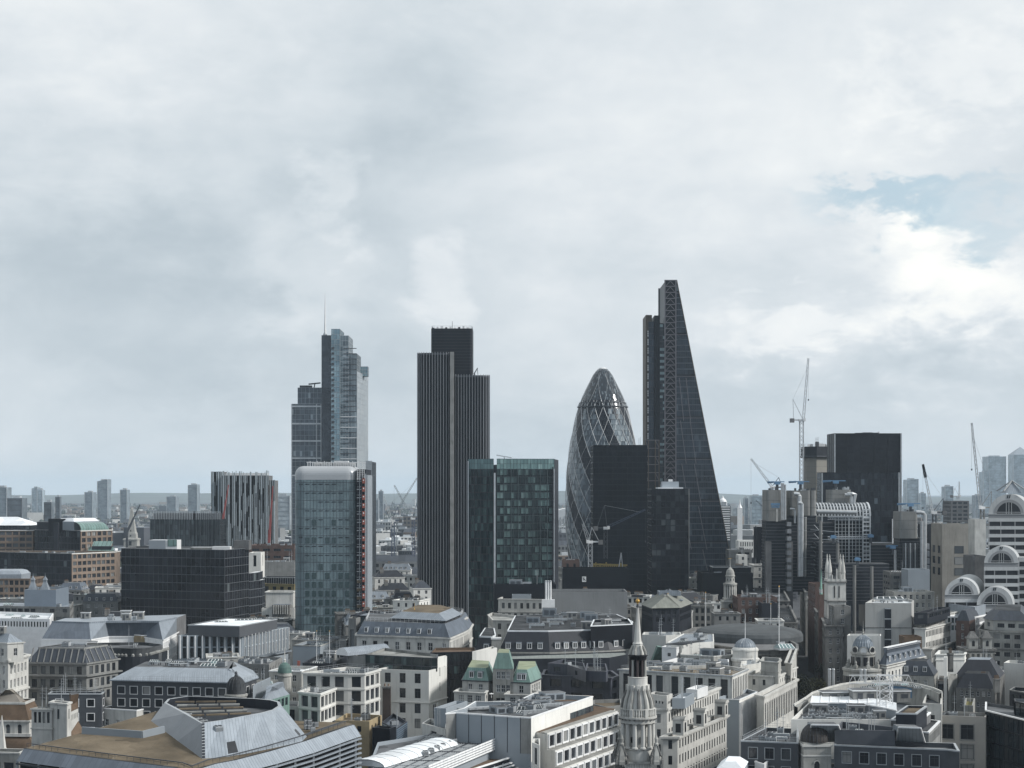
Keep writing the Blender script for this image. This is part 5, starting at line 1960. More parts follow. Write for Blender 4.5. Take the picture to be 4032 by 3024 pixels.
block('', '', P2, 27.5, M_panel, M_felt, root=r, wallname='rear_wall', parapet=.8)
P2 = pts(24.5, v3(165, 1150), v3(410, 1210), v3(430, 1120), v3(240, 1100))
block('', '', P2, 23.5, M_stone, M_felt, root=r, wallname='low_wall', cl=3, seed=6, sp=dict(w=3, h=2.4, cols=1, top=1.4, rows=1, kind='plain'))

P_ = pts(25.2, v3(1448, 1290), v3(2150, 1070), v4(60, 1030), v3(1960, 1000), v3(1330, 1270))
r = thing('precast_building', 'white precast facade of deep repeated window frames stepping out floor by floor', 'building', base_of(P_))
b, bf = MB(), MB()
b.prism(P_, 0, 25.0, M_render, M_brownroof)
a, c = Vector((*P_[0], 0)), Vector((*P_[1], 0))
c = a + (c - a) * 1.06
L = (c - a).length
d = (c - a) / L
n = Vector((d.y, -d.x, 0))
NB = 11
fh = 4.15
for row in range(3):
 z1 = 25.2 - row * fh * 1.0
 out = .7 + row * 2.1
 b.face([a + n * out + Vector((0, 0, z1 - fh)), c + n * out + Vector((0, 0, z1 - fh)), c + n * out + Vector((0, 0, z1)), a + n * out + Vector((0, 0, z1))], M_render)
 b.face([a + Vector((0, 0, z1 - fh)), a + n * out + Vector((0, 0, z1 - fh)), a + n * out + Vector((0, 0, z1)), a + Vector((0, 0, z1))], M_stone)
 b.face([a + n * out + Vector((0, 0, z1)), c + n * out + Vector((0, 0, z1)), c + n * (out - 2.1) + Vector((0, 0, z1 + .01)), a + n * (out - 2.1) + Vector((0, 0, z1 + .01))], M_stone2)
 for k in range(NB):
  p = a + d * (L * (k + .5) / NB) + n * (out + .42)
  w = L / NB
  put(WIN['whitebox'], 'window', r, (p.x, p.y, z1 - fh + .35), math.atan2(d.y, d.x), (w * .88, 1.4, fh - .75))
  WINDOWS.append((r.children[-1], p + Vector((0, 0, z1 - 2)), n))
b.build('wall', r)
x, y = (a + n * 1).xy
P2 = pts(24, v3(1315, 1390), v3(1395, 1420), v3(1400, 1350), v3(1330, 1350))
block('', '', P2, 24, M_render, M_felt, root=r, wallname='end_wall', sp=dict(w=1.6, h=4, cols=1, top=1, rows=1, margin=.3, kind='plain'))

P_ = pts(21.5, v3(-420, 1700), v3(230, 1690), v3(1060, 1345), v3(930, 1310), v3(270, 1300), v3(-300, 1390))
r = block('grille_roof', 'low roof of open steel grilles round a white glazed vault, with a white railed screen', P_, 21.5, M_panel, M_felt, parapet=.9)
b = MB()
X = [Vector((*roofpt(*v3(*p), 21.5), 21.6)) for p in ((-420, 1700), (230, 1690), (1060, 1345), (270, 1300))]
for k in range(30):
 t = k / 29
 b.bar(X[0].lerp(X[1], t), X[3].lerp(X[2], t), .22 if k % 5 else .5, M_metal if k % 5 else M_dsteel, .3)
for k in range(9):
 t = k / 8
 b.bar(X[0].lerp(X[3], t) + Vector((0, 0, .1)), X[1].lerp(X[2], t) + Vector((0, 0, .1)), .35, M_metal if k % 2 else M_dsteel, .35)
b.build('grille', r)
b = MB()
a, c = Vector((*roofpt(*v3(230, 1690), 22), 0)), Vector((*roofpt(*v3(1060, 1345), 22), 0))
for z in (20.6, 21.2, 21.8, 22.4, 23.0):
 b.bar((a.x, a.y, z), (c.x, c.y, z), .12, M_white, .4)
for k in range(24):
 p = a.lerp(c, k / 23)
 b.bar((p.x, p.y, 20.3), (p.x, p.y, 23.3), .14, M_metal)
b.build('screen', r)
b = MB()
a, c = Vector((*roofpt(*v3(-350, 1640), 22), 21.9)), Vector((*roofpt(*v3(430, 1405), 22), 21.9))
d = (c - a).normalized()
n = Vector((-d.y, d.x, 0))
rings = []
for k in range(9):
 t = math.pi * k / 8
 o = n * (4.5 - 4.5 * math.cos(t)) + Vector((0, 0, 1.5 * math.sin(t)))
 rings.append([a + o - n * 3, c + o - n * 3])
b.loft(rings, M_white_r, closed=False)
b.face([q_[1] for q_ in rings][::-1], M_white_r)
b.face([q_[0] for q_ in rings], M_white_r)
for k in range(10):
 p = a.lerp(c, k / 9)
 for i in range(8):
  b.bar(p + rings[i][0] - a, p + rings[i + 1][0] - a + Vector((0, 0, .03)), .14, M_metal)
b.build('vault', r)
for k in range(6):
 x, y = roofpt(*v3(200 + 60 * k, 1540 - 26 * k), 21.6)
 put(PRO['vent_unit'], 'vent_unit', r, (x, y, 21.7), .4, (1.2, 1.2, 1.4))
P_ = pts(18.5, v3(640, 1700), v3(1320, 1480), v3(1310, 1420), v3(1090, 1370), v3(300, 1690))
r = block('glazed_gallery', 'long dark glazed gallery with white eaves bars beside the precast facade', P_, 18.5, M_dark, M_brownroof, parapet=.4)
b = MB()
a, c = Vector((*roofpt(*v3(640, 1700), 18.5), 0)), Vector((*roofpt(*v3(1330, 1480), 18.5), 0))
for z, o in ((18.7, 0), (17.6, .6), (17.0, 1.0)):
 b.bar((a.x + o, a.y - o, z), (c.x + o, c.y - o, z), .5, M_white, .3)
for k in range(9):
 p = a.lerp(c, k / 8)
 b.bar((p.x + .3, p.y - .3, 12), (p.x + .3, p.y - .3, 18), .3, M_metal)
b.build('eaves', r)
block('stone_stub', 'low stone roof end with a pale tube roof at the foot of the precast facade', pts(16.5, v3(1000, 1690), v3(1450, 1600), v3(1440, 1530), v3(1320, 1560), v3(980, 1660)), 16.5, M_stone, M_gravel, cl=2, seed=30)

D_ = 258.0
x, y = at(2511, D_)
zz = lambda py: zat(py, D_)
mm = mpx(D_)
r = thing('church_steeple', 'tall ornate stone church steeple with a columned drum, dark lantern and slim spire', 'steeple', (x, y, 0))
vs = lambda cy: 2350 + cy * (350 / 861)
W_ = lambda px: px * (350 / 861) * mm * .5
zs_ = lambda cy: zz(vs(cy))
b = MB()
b.box((x, y, 0), (W_(470), W_(470), zs_(1580)), M_stone2)
b.band(rect(x, y, W_(470), W_(470)), .3, zs_(1592), zs_(1578), M_stone)
b.build('tower', r)
b = MB()
o_ = W_(455) * .5 * 2 / 2
for s in range(4):
 for k in range(15):
  t = (k / 14 - .5) * W_(440)
  px_, py_ = ((t, -o_), (o_, t), (t, o_), (-o_, t))[s]
  b.lathe([(.09, zs_(1660)), (.14, zs_(1640)), (.08, zs_(1600))], x + px_, y + py_, M_stone, 6)
for s in ((0, -o_, W_(460), .35), (0, o_, W_(460), .35), (-o_, 0, .35, W_(460)), (o_, 0, .35, W_(460))):
 b.box((x + s[0], y + s[1], zs_(1600)), (s[2], s[3], .25), M_stone)
b.build('balustrade', r)
b = MB()
b.lathe([(W_(300), zs_(1580)), (W_(310), zs_(1560)), (W_(300), zs_(1470)), (W_(318), zs_(1462)), (W_(318), zs_(1452)), (W_(215), zs_(1450)), (W_(215), zs_(1215)), (W_(330), zs_(1212)), (W_(335), zs_(1185)), (W_(372), zs_(1165)), (W_(372), zs_(1150)), (W_(330), zs_(1148))], x, y, M_stone, 36)
for k in range(24):
 a = 2 * math.pi * k / 24
 b.box((x + W_(350) * math.cos(a), y + W_(350) * math.sin(a), zs_(1182)), (.28, .28, .35), M_stone3, a)
b.build('drum', r)
b = MB()
for k in range(12):
 a = 2 * math.pi * (k + .5) / 12
 cx_, cy_ = x + W_(296) * math.cos(a), y + W_(296) * math.sin(a)
 b.lathe([(.52, zs_(1452)), (.52, zs_(1440)), (.36, zs_(1434)), (.35, zs_(1330)), (.29, zs_(1225)), (.46, zs_(1213))], cx_, cy_, M_stone, 12)
b.build('columns', r)
b = MB()
for k in range(8):
 a = 2 * math.pi * k / 8 + .2
 q = Vector((x + W_(217) * math.cos(a), y + W_(217) * math.sin(a), 0))
 b.box((q.x, q.y, zs_(1400)), (.35, .3, .9), M_recess, a + math.pi / 2)
b.build('opening', r)
b = MB()
for k in range(44):
 a = 2 * math.pi * k / 44
 if k % 6:
  b.lathe([(.09, zs_(1148)), (.14, zs_(1125)), (.08, zs_(1080))], x + W_(325) * math.cos(a), y + W_(325) * math.sin(a), M_stone, 6)
 else:
  b.box((x + W_(325) * math.cos(a), y + W_(325) * math.sin(a), zs_(1148)), (.5, .5, (zs_(1076) - zs_(1148))), M_stone, a)
b.lathe([(W_(335), zs_(1080)), (W_(335), zs_(1070)), (W_(310), zs_(1070))], x, y, M_stone, 36, cap=False)
b.build('upper_balustrade', r)
b = MB()
b.lathe([(W_(280), zs_(1150)), (W_(280), zs_(1090)), (W_(268), zs_(1040)), (W_(240), zs_(985)), (W_(205), zs_(935)), (W_(190), zs_(905)), (W_(200), zs_(880)), (W_(190), zs_(850)), (W_(190), zs_(780)), (W_(198), zs_(775)), (W_(180), zs_(770))], x, y, M_stone, 28)
for k in range(12):
 a = 2 * math.pi * k / 12
 b.tube([(x + W_(w_) * math.cos(a), y + W_(w_) * math.sin(a), zs_(c_)) for w_, c_ in ((300, 1085), (296, 1040), (272, 985), (232, 935), (212, 890), (205, 868))], .3, M_stone3 if k % 3 == 0 else M_stone2, 6, .2)
 b.box((x + W_(205) * math.cos(a), y + W_(205) * math.sin(a), zs_(900)), (.45, .45, .8), M_stone, a)
b.build('crown', r)
b = MB()
b.lathe([(W_(120), zs_(775)), (W_(120), zs_(610)), (W_(168), zs_(606)), (W_(178), zs_(575)), (W_(192), zs_(570)), (W_(192), zs_(560)), (W_(150), zs_(556))], x, y, M_recess, 24)
for k in range(10):
 a = 2 * math.pi * (k + .3) / 10
 b.lathe([(.28, zs_(775)), (.21, zs_(765)), (.18, zs_(615)), (.26, zs_(606))], x + W_(150) * math.cos(a), y + W_(150) * math.sin(a), mat('dark_granite', (.05, .04, .04), .5, .4, var=.3) if k % 3 else M_stone2, 10)
b.build('lantern', r)
b = MB()
b.lathe([(W_(150), zs_(558)), (W_(138), zs_(535)), (W_(110), zs_(505)), (W_(98), zs_(460)), (W_(108), zs_(450)), (W_(80), zs_(440)), (W_(76), zs_(425)), (W_(22), zs_(110)), (W_(26), zs_(100)), (W_(8), zs_(90))], x, y, M_stone, 8, a0=math.pi / 8)
for k in range(8):
 a = 2 * math.pi * (k + .5) / 8
 b.tube([(x + W_(w_) * math.cos(a), y + W_(w_) * math.sin(a), zs_(c_)) for w_, c_ in ((160, 556), (150, 520), (118, 490), (104, 470))], .2, M_stone2, 6, .14)
b.build('spire', r)
b = MB()
b.lathe([(W_(16), zs_(105)), (W_(24), zs_(85)), (W_(10), zs_(65)), (W_(38), zs_(52)), (W_(42), zs_(40)), (W_(36), zs_(28)), (W_(8), zs_(20)), (.05, zs_(-25))], x, y, M_gold, 14)
b.bar((x - 1.0, y, zs_(-10)), (x + .8, y, zs_(-6)), .14, M_dsteel, .4)
b.lathe([(W_(34), zs_(100)), (W_(20), zs_(70)), (W_(6), zs_(66))], x, y, M_dsteel, 10)
b.build('weathervane', r)
for sx, sy, hh in ((-1, -1, 0), (1, -1, 0), (1, 1, .0), (-1, 1, 0)):
 b = MB()
 cx_, cy_ = x + sx * W_(385) * .86, y + sy * W_(385) * .86
 q = lambda w_: W_(w_)
 b.lathe([(q(130), zs_(1590)), (q(130), zs_(1560)), (q(118), zs_(1550)), (q(105), zs_(1510)), (q(60), zs_(1450)), (q(35), zs_(1420)), (q(50), zs_(1400)), (q(28), zs_(1385)), (q(36), zs_(1350)), (q(8), zs_(1310))], cx_, cy_, M_stone2, 8, a0=math.pi / 8)
 for k in range(4):
  a = math.pi / 4 + k * math.pi / 2
  b.tube([(cx_ + q(w_) * math.cos(a), cy_ + q(w_) * math.sin(a), zs_(c_)) for w_, c_ in ((150, 1585), (150, 1540), (115, 1500), (62, 1450), (45, 1415))], .22, M_stone3, 5, .12)
 b.build('pinnacle', r)

P_ = pts(27, v4(602, 1050), v4(612, 1020), v4(1148, 815), v4(1060, 790), v4(480, 1000))
ST = dict(w=1.0, h=2.3, pitch=2.35, fh=4.0, top=1.6, rows=5, kind='dark2', margin=.8, depth=.25)
P_ = q3(27.5, v4(430, 1030), v4(602, 1032), v4(1148, 812))
r = block('cream_stone_building', 'cream stone building with long ranks of narrow windows and little pedimented dormer bays', P_, 27.5, M_stone, M_felt, sp=ST, bands=((.0, .5, .5), (.5, .3, .3)), cl=15, seed=31, rail=True)
P2 = q3(22.2, v4(560, 1330), v4(712, 1330), v4(1226, 1105))
block('', '', P2, 22.2, M_stone, M_gravel, sp=dict(ST, top=.9, rows=4), root=r, wallname='lower_wall', bands=((-.05, .7, .5), (.5, .35, .35), (9.2, .2, .25)))
P3 = q3(30.8, v4(412, 880), v4(600, 905), v4(660, 880))
block('', '', P3, 30.8, M_stone, M_felt_d, root=r, z0=27, wallname='stair_tower', sp=dict(w=.6, h=.7, cols=4, margin=1, top=1.6, rows=1, kind='plain'), parapet=.6)
P3 = q3(30.4, v4(655, 905), v4(790, 905), v4(888, 850))
block('', '', P3, 29.8, M_panel, M_white_r, root=r, z0=27, wallname='plant_screen', cl=3, seed=32)
P3 = q3(29.6, v4(800, 830), v4(920, 840), v4(1030, 800))
block('', '', P3, 29.6, M_white, M_white_r, root=r, z0=27, wallname='rooftop_hut', cl=2, seed=33)
e0, e1 = Vector((*P2[1], 0)), Vector((*P2[2], 0))
d = (e1 - e0).normalized()
n = Vector((d.y, -d.x, 0))
L = (e1 - e0).length
for u in (.02, .42, .86):
 p = e0 + d * (L * u + 1.2)
 b = MB()
 q = [p + n * .9, p + d * 3.2 + n * .9, p + d * 3.2 - n * 2, p - n * 2]
 q = [(v.x, v.y) for v in (q[0], q[1], q[2], q[3])]
 b.prism(q, 22.3, 26.0, M_stone)
 rr_ = []
 for k in range(7):
  t = math.pi * k / 6
  rr_.append([p + d * (1.6 - 1.8 * math.cos(t)) + n * 1.2 + Vector((0, 0, 26.05 + .9 * math.sin(t))), p + d * (1.6 - 1.8 * math.cos(t)) - n * 2 + Vector((0, 0, 26.05 + .9 * math.sin(t)))])
 b.loft(rr_, M_gravel, closed=False)
 b.face([v[0] for v in rr_][::-1], M_stone)
 c_ = p + d * 1.6 + n * .94
 b.face([(c_ - d * .6).to_tuple()[:2] + (22.9,), (c_ + d * .6).to_tuple()[:2] + (22.9,), (c_ + d * .6).to_tuple()[:2] + (25.4,), (c_ - d * .6).to_tuple()[:2] + (25.4,)], M_recess)
 c_ = p - d * .03 + n * -.5
 b.face([(c_ - n * .7).to_tuple()[:2] + (22.9,), (c_ + n * .7).to_tuple()[:2] + (22.9,), (c_ + n * .7).to_tuple()[:2] + (25.2,), (c_ - n * .7).to_tuple()[:2] + (25.2,)], M_recess)
 b.build('dormer_bay', r)

P_ = pts(30, v4(100, 622), v4(600, 650), v4(1285, 690), v4(1450, 620), v4(1180, 580), v4(500, 590))
r = block('pilaster_building', 'pale stone block of tall pilasters and slot windows with a tan flat roof', P_, 30, M_stone, M_tan, sp=dict(w=2.3, h=6.5, pitch=3.6, fh=9, top=1.3, rows=2, kind='tall', depth=.6, margin=.6), specs={2: dict(w=1.1, h=7.5, pitch=1.9, fh=9, top=1.3, rows=1, kind='tall', depth=.3, margin=.5)}, bands=((0, .3, .4, M_metal),), cl=12, seed=29, rail=True)
for a, s in ((v4(560, 600), (6, 3, 1.4)), (v4(900, 590), (2, 2, 2)), (v4(1200, 600), (2.5, 2, 1.6)), (v4(450, 575), (5, 2, 1.2)), (v4(700, 592), (3, 2, .9))):
 on_roof(r, 'plant_room', *a, 29, s, .1)
P2 = pts(24, v4(1100, 930), v4(1358, 940), v4(1545, 860), v4(1440, 830))
block('', '', P2, 24, M_panel, M_felt, sp=None, specs={1: dict(w=.95, h=3.2, pitch=1.45, fh=3.6, top=1.6, rows=5, kind='dark2', depth=.2, margin=.35, wall=M_render)}, root=r, wallname='lower_wall', bands=((0, .15, .25, M_white),))
b = MB()
e0, e1 = Vector((*P2[1], 0)), Vector((*P2[2], 0))
d = (e1 - e0).normalized()
n = Vector((d.y, -d.x, 0))
k = int((e1 - e0).length / 1.45)
for j in range(k + 1):
 p = e0 + (e1 - e0) * (j / k) + n * .25
 b.box((p.x, p.y, 4), (.25, .6, 19), M_white, math.atan2(d.y, d.x))
b.build('fins', r)

P_ = q3(25, v4(1540, 888), v4(1618, 905), v4(1966, 725))
r = thing('arcaded_building', 'cream stone building with a tall arcade of round arches above the street', 'building', base_of(P_))
ARC = dict(w=1.35, h=6.2, pitch=2.35, fh=9, top=2.9, rows=1, kind='tall', depth=.14, margin=.5, arch=True)
block('', '', P_, 25, M_stone, M_gravel, root=r, sp=None, specs={1: ARC}, bands=((0, .6, .5), (.5, .3, .4), (12.2, .3, .4)))
P2 = pts(27.5, v4(1430, 680), v4(1700, 695), v4(1775, 690), v4(1960, 600), v4(1600, 590))
block('', '', P2, 27.5, M_stone, M_gravel, root=r, sp=dict(w=.9, h=1.8, pitch=2.6, fh=3.6, top=1.3, rows=2, kind='dark2'), wallname='upper_wall', bands=((0, .4, .4),), z0=20)
P2 = pts(32, v4(1585, 530), v4(1765, 545), v4(1795, 520), v4(1780, 500), v4(1610, 490))
block('', '', P2, 31.8, M_stone2, M_slate_m, root=r, z0=25, wallname='attic_wall', bands=((0, .3, .4), (3, .2, .3)))
P2 = q3(30.5, v4(1840, 555), v4(1900, 562), v4(1957, 410))
block('', '', P2, 30.5, M_stone, M_felt, root=r, z0=20, wallname='end_block', sp=dict(w=.9, h=1.3, cols=2, fh=4, top=4, rows=2, kind='plain', margin=.5), bands=((0, .35, .4),))
put(PRO['skylight'], 'skylight', r, (*roofpt(*v4(1830, 420), 30), 30), .3, (6, 5, 2))

r = block('white_rooftop_block', 'white rendered rooftop block with a purple-blue patch and white parapets behind the steeple', pts(33, v4(340, 262), v4(590, 270), v4(755, 262), v4(740, 235), v4(360, 235)), 33, M_render, M_white_r, cl=8, seed=35, sp=None)
r = block('white_stair_block', 'small white stair block with one window and a sloping teal glass side', q3(32, v4(548, 390), v4(700, 400), v4(742, 385)), 32, M_white, M_white_r, sp=dict(w=1.3, h=1.2, cols=1, margin=1, top=1.9, rows=1, kind='plain'), coping=M_white)
b = MB()
A_, B_, C_, D2 = (Vector((*roofpt(*v4(*p), z), z)) for p, z in (((440, 555), 25), ((548, 555), 25), ((548, 395), 31.6), ((505, 390), 31.6)))
b.face([A_, B_, C_, D2], M_copper, [(0, 0), (5, 0), (5, 6), (2, 6)])
b.face([D2, C_, C_ + Vector((0, 5, 0)), D2 + Vector((0, 5, 0))], M_copper)
b.face([A_, D2, D2 + Vector((0, 5, 0)), A_ + Vector((0, 5, 0))], M_copper)
b.build('teal_slope', r)
r = block('white_parapet_block', 'long white parapet wall with an outdoor terrace and dark screen above the tan roofs', pts(29, v4(545, 550), v4(1010, 570), v4(1250, 570), v4(1250, 520), v4(1000, 510), v4(700, 505)), 29, M_white, M_felt, parapet=1.4, cl=6, seed=36)
r = block('pitched_glass_roof', 'white gabled end wall beside a slatted grey sloping roof', pts(33, v4(600, 345), v4(760, 360), v4(1095, 335), v4(1090, 255), v4(770, 250)), 33, M_render, M_lead, parapet=.3, cl=5, seed=37)
b = MB()
for k in range(14):
 a = Vector((*roofpt(*v4(590 + 15 * k, 372 - 2 * k), 32.9), 33.2))
 c = Vector((*roofpt(*v4(780 + 17 * k, 380 - 4 * k), 32.9), 33.2))
 b.bar(a, c, .3, M_dsteel, .25)
b.build('slats', r)
r = block('terrace_block', 'stone-edged terrace building with dark plant before the ribbed grey dome', pts(30, v4(745, 470), v4(1090, 490), v4(1290, 470), v4(1290, 420), v4(950, 400), v4(760, 430)), 30, M_stone2, M_felt_d, cl=9, seed=38, sp=dict(w=1.4, h=1.8, pitch=3, top=1, rows=1, kind='dark2'), coping=M_stone)

x, y = roofpt(*v4(1420, 385), 33)
r = thing('ribbed_dome', 'shallow ribbed lead dome on a round cream drum with a flagpole at its crown', 'dome', (x, y, 0))
s_ = 52 * 6520 / (2545 - 1930) / 6520 * K1
b = MB()
b.lathe([(140 * s_, 0), (140 * s_, 28), (150 * s_, 28.2), (150 * s_, 29), (132 * s_, 29.4), (132 * s_, 31.5), (140 * s_, 31.7), (138 * s_, 32.2), (118 * s_, 32.8)], x, y, M_stone, 32)
b.build('drum', r)
b = MB()
pf = [(112 * s_, 32.8), (108 * s_, 33.3), (92 * s_, 34.2), (66 * s_, 34.9), (34 * s_, 35.4), (8 * s_, 35.5)]
b.lathe(pf, x, y, M_lead, 32)
for k in range(20):
 a = 2 * math.pi * k / 20
 b.tube([(x + q_ * math.cos(a), y + q_ * math.sin(a), z_ + .05) for q_, z_ in pf], .1, M_zinc, 5)
b.build('cupola', r)
b = MB()
b.tube([(x, y, 35.4), (x, y, 44)], .13, M_white, 6, .07)
b.build('flagpole', r)
r = block('small_stone_pediment', 'low cream gable blocks stepping down below the ribbed dome', pts(29, v4(1370, 590), v4(1580, 560), v4(1590, 520), v4(1380, 540)), 29, M_stone, M_white_r, cl=3, seed=39)
P_ = pts(34, v4(1080, 245), v4(1500, 300), v4(1965, 295), v4(1960, 245), v4(1720, 120), v4(1330, 60), v4(900, 80), v4(760, 130))
r = block('oval_roof_building', 'low stone exchange building carrying a great dark oval lead roof', P_, 30, M_stone3, M_conc_d, sp=dict(w=1.2, h=1.8, pitch=3.4, top=2.4, rows=1, kind='dark2'), cl=6, seed=40, bands=((0, .6, .5), (1.6, .3, .3)))
x, y = roofpt(*v4(1450, 175), 35)
b = MB()
M_oval = mat('oval_lead', (.085, .092, .095), .7, .2, var=.35, scale=.12, streak=.3)
rings = []
e0 = Vector((*roofpt(*v4(1090, 130), 34), 0))
e1 = Vector((*roofpt(*v4(1850, 215), 34), 0))
axis = (e1 - e0).normalized()
nrm = Vector((-axis.y, axis.x, 0))
cc = (e0 + e1) / 2
La, Lb = (e1 - e0).length / 2, 19
for f, z_ in ((1.0, 29), (1.0, 31), (.97, 32.2), (.88, 33), (.72, 33.6), (.5, 34.1), (.25, 34.4), (.03, 34.5)):
 rings.append([(*(cc + axis * La * f * math.cos(t) + nrm * Lb * f * math.sin(t)).xy, z_) for t in (2 * math.pi * k / 40 for k in range(40))])
b.loft(rings, M_oval, M_oval)
b.build('oval_roof', r, smooth=True)
for i, p in enumerate(((v4(612, 160), 38), (v4(1006, 210), 40), (v4(1688, 300), 38), (v4(1775, 450), 48))):
 x, y = roofpt(*p[0], 28)
 b = MB()
 b.tube([(x, y, 24), (x, y, p[1] + 3)], .14, M_white, 6, .08)
 b.lathe([(.2, p[1] + 3), (.25, p[1] + 3.2), (.02, p[1] + 3.5)], x, y, M_gold, 8)
 b.lathe([(.4, 24), (.3, 24.8), (.15, 25)], x, y, M_dsteel, 8)
 tag(b.build('flagpole', loc=(x, y, 0)), ('white flagpole just right of the steeple spire', 'white flagpole left of the oval lead roof', 'short white flagpole in front of the oval lead roof', 'tallest white flagpole, at the end of the arcaded building')[i], 'flagpole', 'flagpoles round the oval roof')

z_ = 25
P_ = pts(27, v4(1375, 1372), v4(1975, 1395), v4(1980, 1250), v4(1640, 1235))
SW = dict(w=2.0, h=2.5, pitch=3.55, fh=4.2, top=1.5, rows=2, kind='dark2', surround=M_metal, st=.14)
r = block('slate_wing_building', 'flat-roofed slate-walled wing with pale-edged windows left of the black dome', P_, 27, SLW, M_felt, sp=SW, coping=M_metal, cl=9, seed=41, rail=True)
P_ = pts(27, v5(225, 1415), v5(1410, 1465), v5(1535, 1480), v5(1490, 1400), v5(700, 1380), v5(230, 1380))
r = block('slate_front_building', 'long slate-walled building with nine pale-edged windows right of the black dome', P_, 27, SLW, M_felt, sp=SW, coping=M_metal, bands=((6.5, .9, .6, M_stone2),))
P2 = pts(30, v5(230, 1268), v5(860, 1278), v5(870, 1240), v5(300, 1180))
block('', '', P2, 30.2, mat('slate_plain', (.07, .075, .085), .6, .3, var=.2), M_felt_d, root=r, z0=26, wallname='attic_wall', parapet=1.4, cl=9, seed=42)
for ps, nm in (((v5(-60, 1390), v5(325, 1385), v5(268, 1210), v5(-10, 1205)), 'zinc_slope'), ((v5(862, 1408), v5(1182, 1418), v5(1130, 1240), v5(900, 1232)), 'zinc_slope')):
 b = MB()
 q = [Vector((*roofpt(*ps[k], z), z)) for k, z in ((0, 26.2), (1, 26.2), (2, 31.5), (3, 31.5))]
 L = (q[1] - q[0]).length
 b.face(q, M_skyzinc, [(0, 0), (L, 0), (L - 1, 6), (1, 6)])
 bk = Vector((0, 5, 0))
 b.face([q[3], q[2], q[2] + bk, q[3] + bk], M_felt)
 b.face([q[1], q[1] + bk, q[2] + bk, q[2]], M_panel)
 b.face([q[0] + bk, q[0], q[3], q[3] + bk], M_panel)
 for a, c in ((q[3], q[2]), (q[1], q[2]), (q[0], q[3])):
  b.bar(a, c, .3, M_white)
 b.build(nm, r)
b = MB()
c_ = roofpt(*v5(975, 1290), 28)
b.box((c_[0] - .3, c_[1] - .8, 27.5), (1.6, .3, 2.4), M_panel)
b.box((c_[0], c_[1] - .5, 30.2), (.8, .5, .9), M_dsteel)
b.build('hatch', r)
# the pale plant roofs behind it
r = block('plant_deck', 'wide rooftop plant deck with long pale curved canopy, ducts and pipe runs', pts(31, v4(1900, 1085), v5(880, 1085), v5(900, 1040), v5(640, 960), v4(2100, 900)), 29.5, M_render, M_felt, cl=0)
clutter(r, pts(28.5, v4(1900, 1190), v5(850, 1200), v5(850, 1085), v4(2050, 1060)), 28.5, 30, 43, ['pipe_run', 'pipe_run', 'duct', 'vent_unit', 'vent_unit', 'stair_hut'])
b = MB()
top, bot = [], []
for k in range(10):
 t = k / 9
 cx_, cy_ = -20 + 900 * t, 985 - 25 * math.sin(t * 2.2) + 95 * t * t
 z1 = 30.8
 p = Vector((*roofpt(*v5(cx_, cy_), z1), z1))
 top.append(p)
 bot.append(Vector((p.x, p.y, 28.5)))
bk = Vector((2, 9, .8))
for i in range(9):
 b.face([top[i], top[i + 1], top[i + 1] + bk, top[i] + bk], M_white_r)
 b.face([bot[i], bot[i + 1], top[i + 1], top[i]], M_panel)
 b.bar(top[i], top[i] + bk + Vector((0, 0, .05)), .25, M_white)
 b.bar(top[i], top[i + 1], .3, M_white)
b.face([bot[-1], bot[-1] + Vector((2, 9, 0)), top[-1] + bk, top[-1]], M_white)
b.build('canopy', r)
for a, s in ((v5(520, 960), (6, 5, 3.2)), (v5(270, 940), (9, 4, 2.2)), (v5(880, 960), (6, 4, 3.0))):
 on_roof(r, 'stair_hut', *a, 30.5, s, .05)
b = MB()
q = Vector((*roofpt(*v5(755, 1020), 30.5), 30.5))
w = 1.6
for i in range(4):
 sx, sy = ((-1, -1), (1, -1), (1, 1), (-1, 1))[i]
 tx, ty = ((-1, -1), (1, -1), (1, 1), (-1, 1))[(i + 1) % 4]
 b.bar(q + Vector((sx * w, sy * w, 0)), q + Vector((sx * w, sy * w, 8)), .2, M_white)
 for k in range(4):
  b.bar(q + Vector((sx * w, sy * w, k * 2)), q + Vector((tx * w, ty * w, k * 2 + 2)), .12, M_white)
  b.bar(q + Vector((sx * w, sy * w, k * 2 + 2)), q + Vector((tx * w, ty * w, k * 2 + 2)), .12, M_white)
for s in (0, 2.2):
 b.bar(q + Vector((-9, 0, 6 + s * .9)), q + Vector((6, 0, 6 + s * .9)), .2, M_white)
for k in range(8):
 b.bar(q + Vector((-9 + 2 * k, 0, 6)), q + Vector((-8 + 2 * k, 0, 8)), .1, M_white)
 b.bar(q + Vector((-8 + 2 * k, 0, 8)), q + Vector((-7 + 2 * k, 0, 6)), .1, M_white)
b.build('lattice_gantry', r)
r = block('stepped_terrace_block', 'square tan-topped plant tower stepping down by white-edged terraces', q3(33, v5(870, 1085), v5(1085, 1090), v5(1195, 1010)), 33, M_dark, M_tan, coping=M_metal, parapet=.5)
P2 = q3(30.6, v5(820, 1150), v5(1120, 1165), v5(1235, 1075))
block('', '', P2, 30.6, M_conc_d, M_felt, root=r, coping=M_white, wallname='middle_terrace', parapet=.4)
P2 = q3(28.6, v5(880, 1245), v5(1215, 1285), v5(1335, 1165))
block('', '', P2, 28.6, M_conc, M_felt, root=r, coping=M_white, wallname='lower_terrace', parapet=.4, sp=dict(w=.6, h=2.2, pitch=1.2, top=1.0, rows=1, kind='plain'))
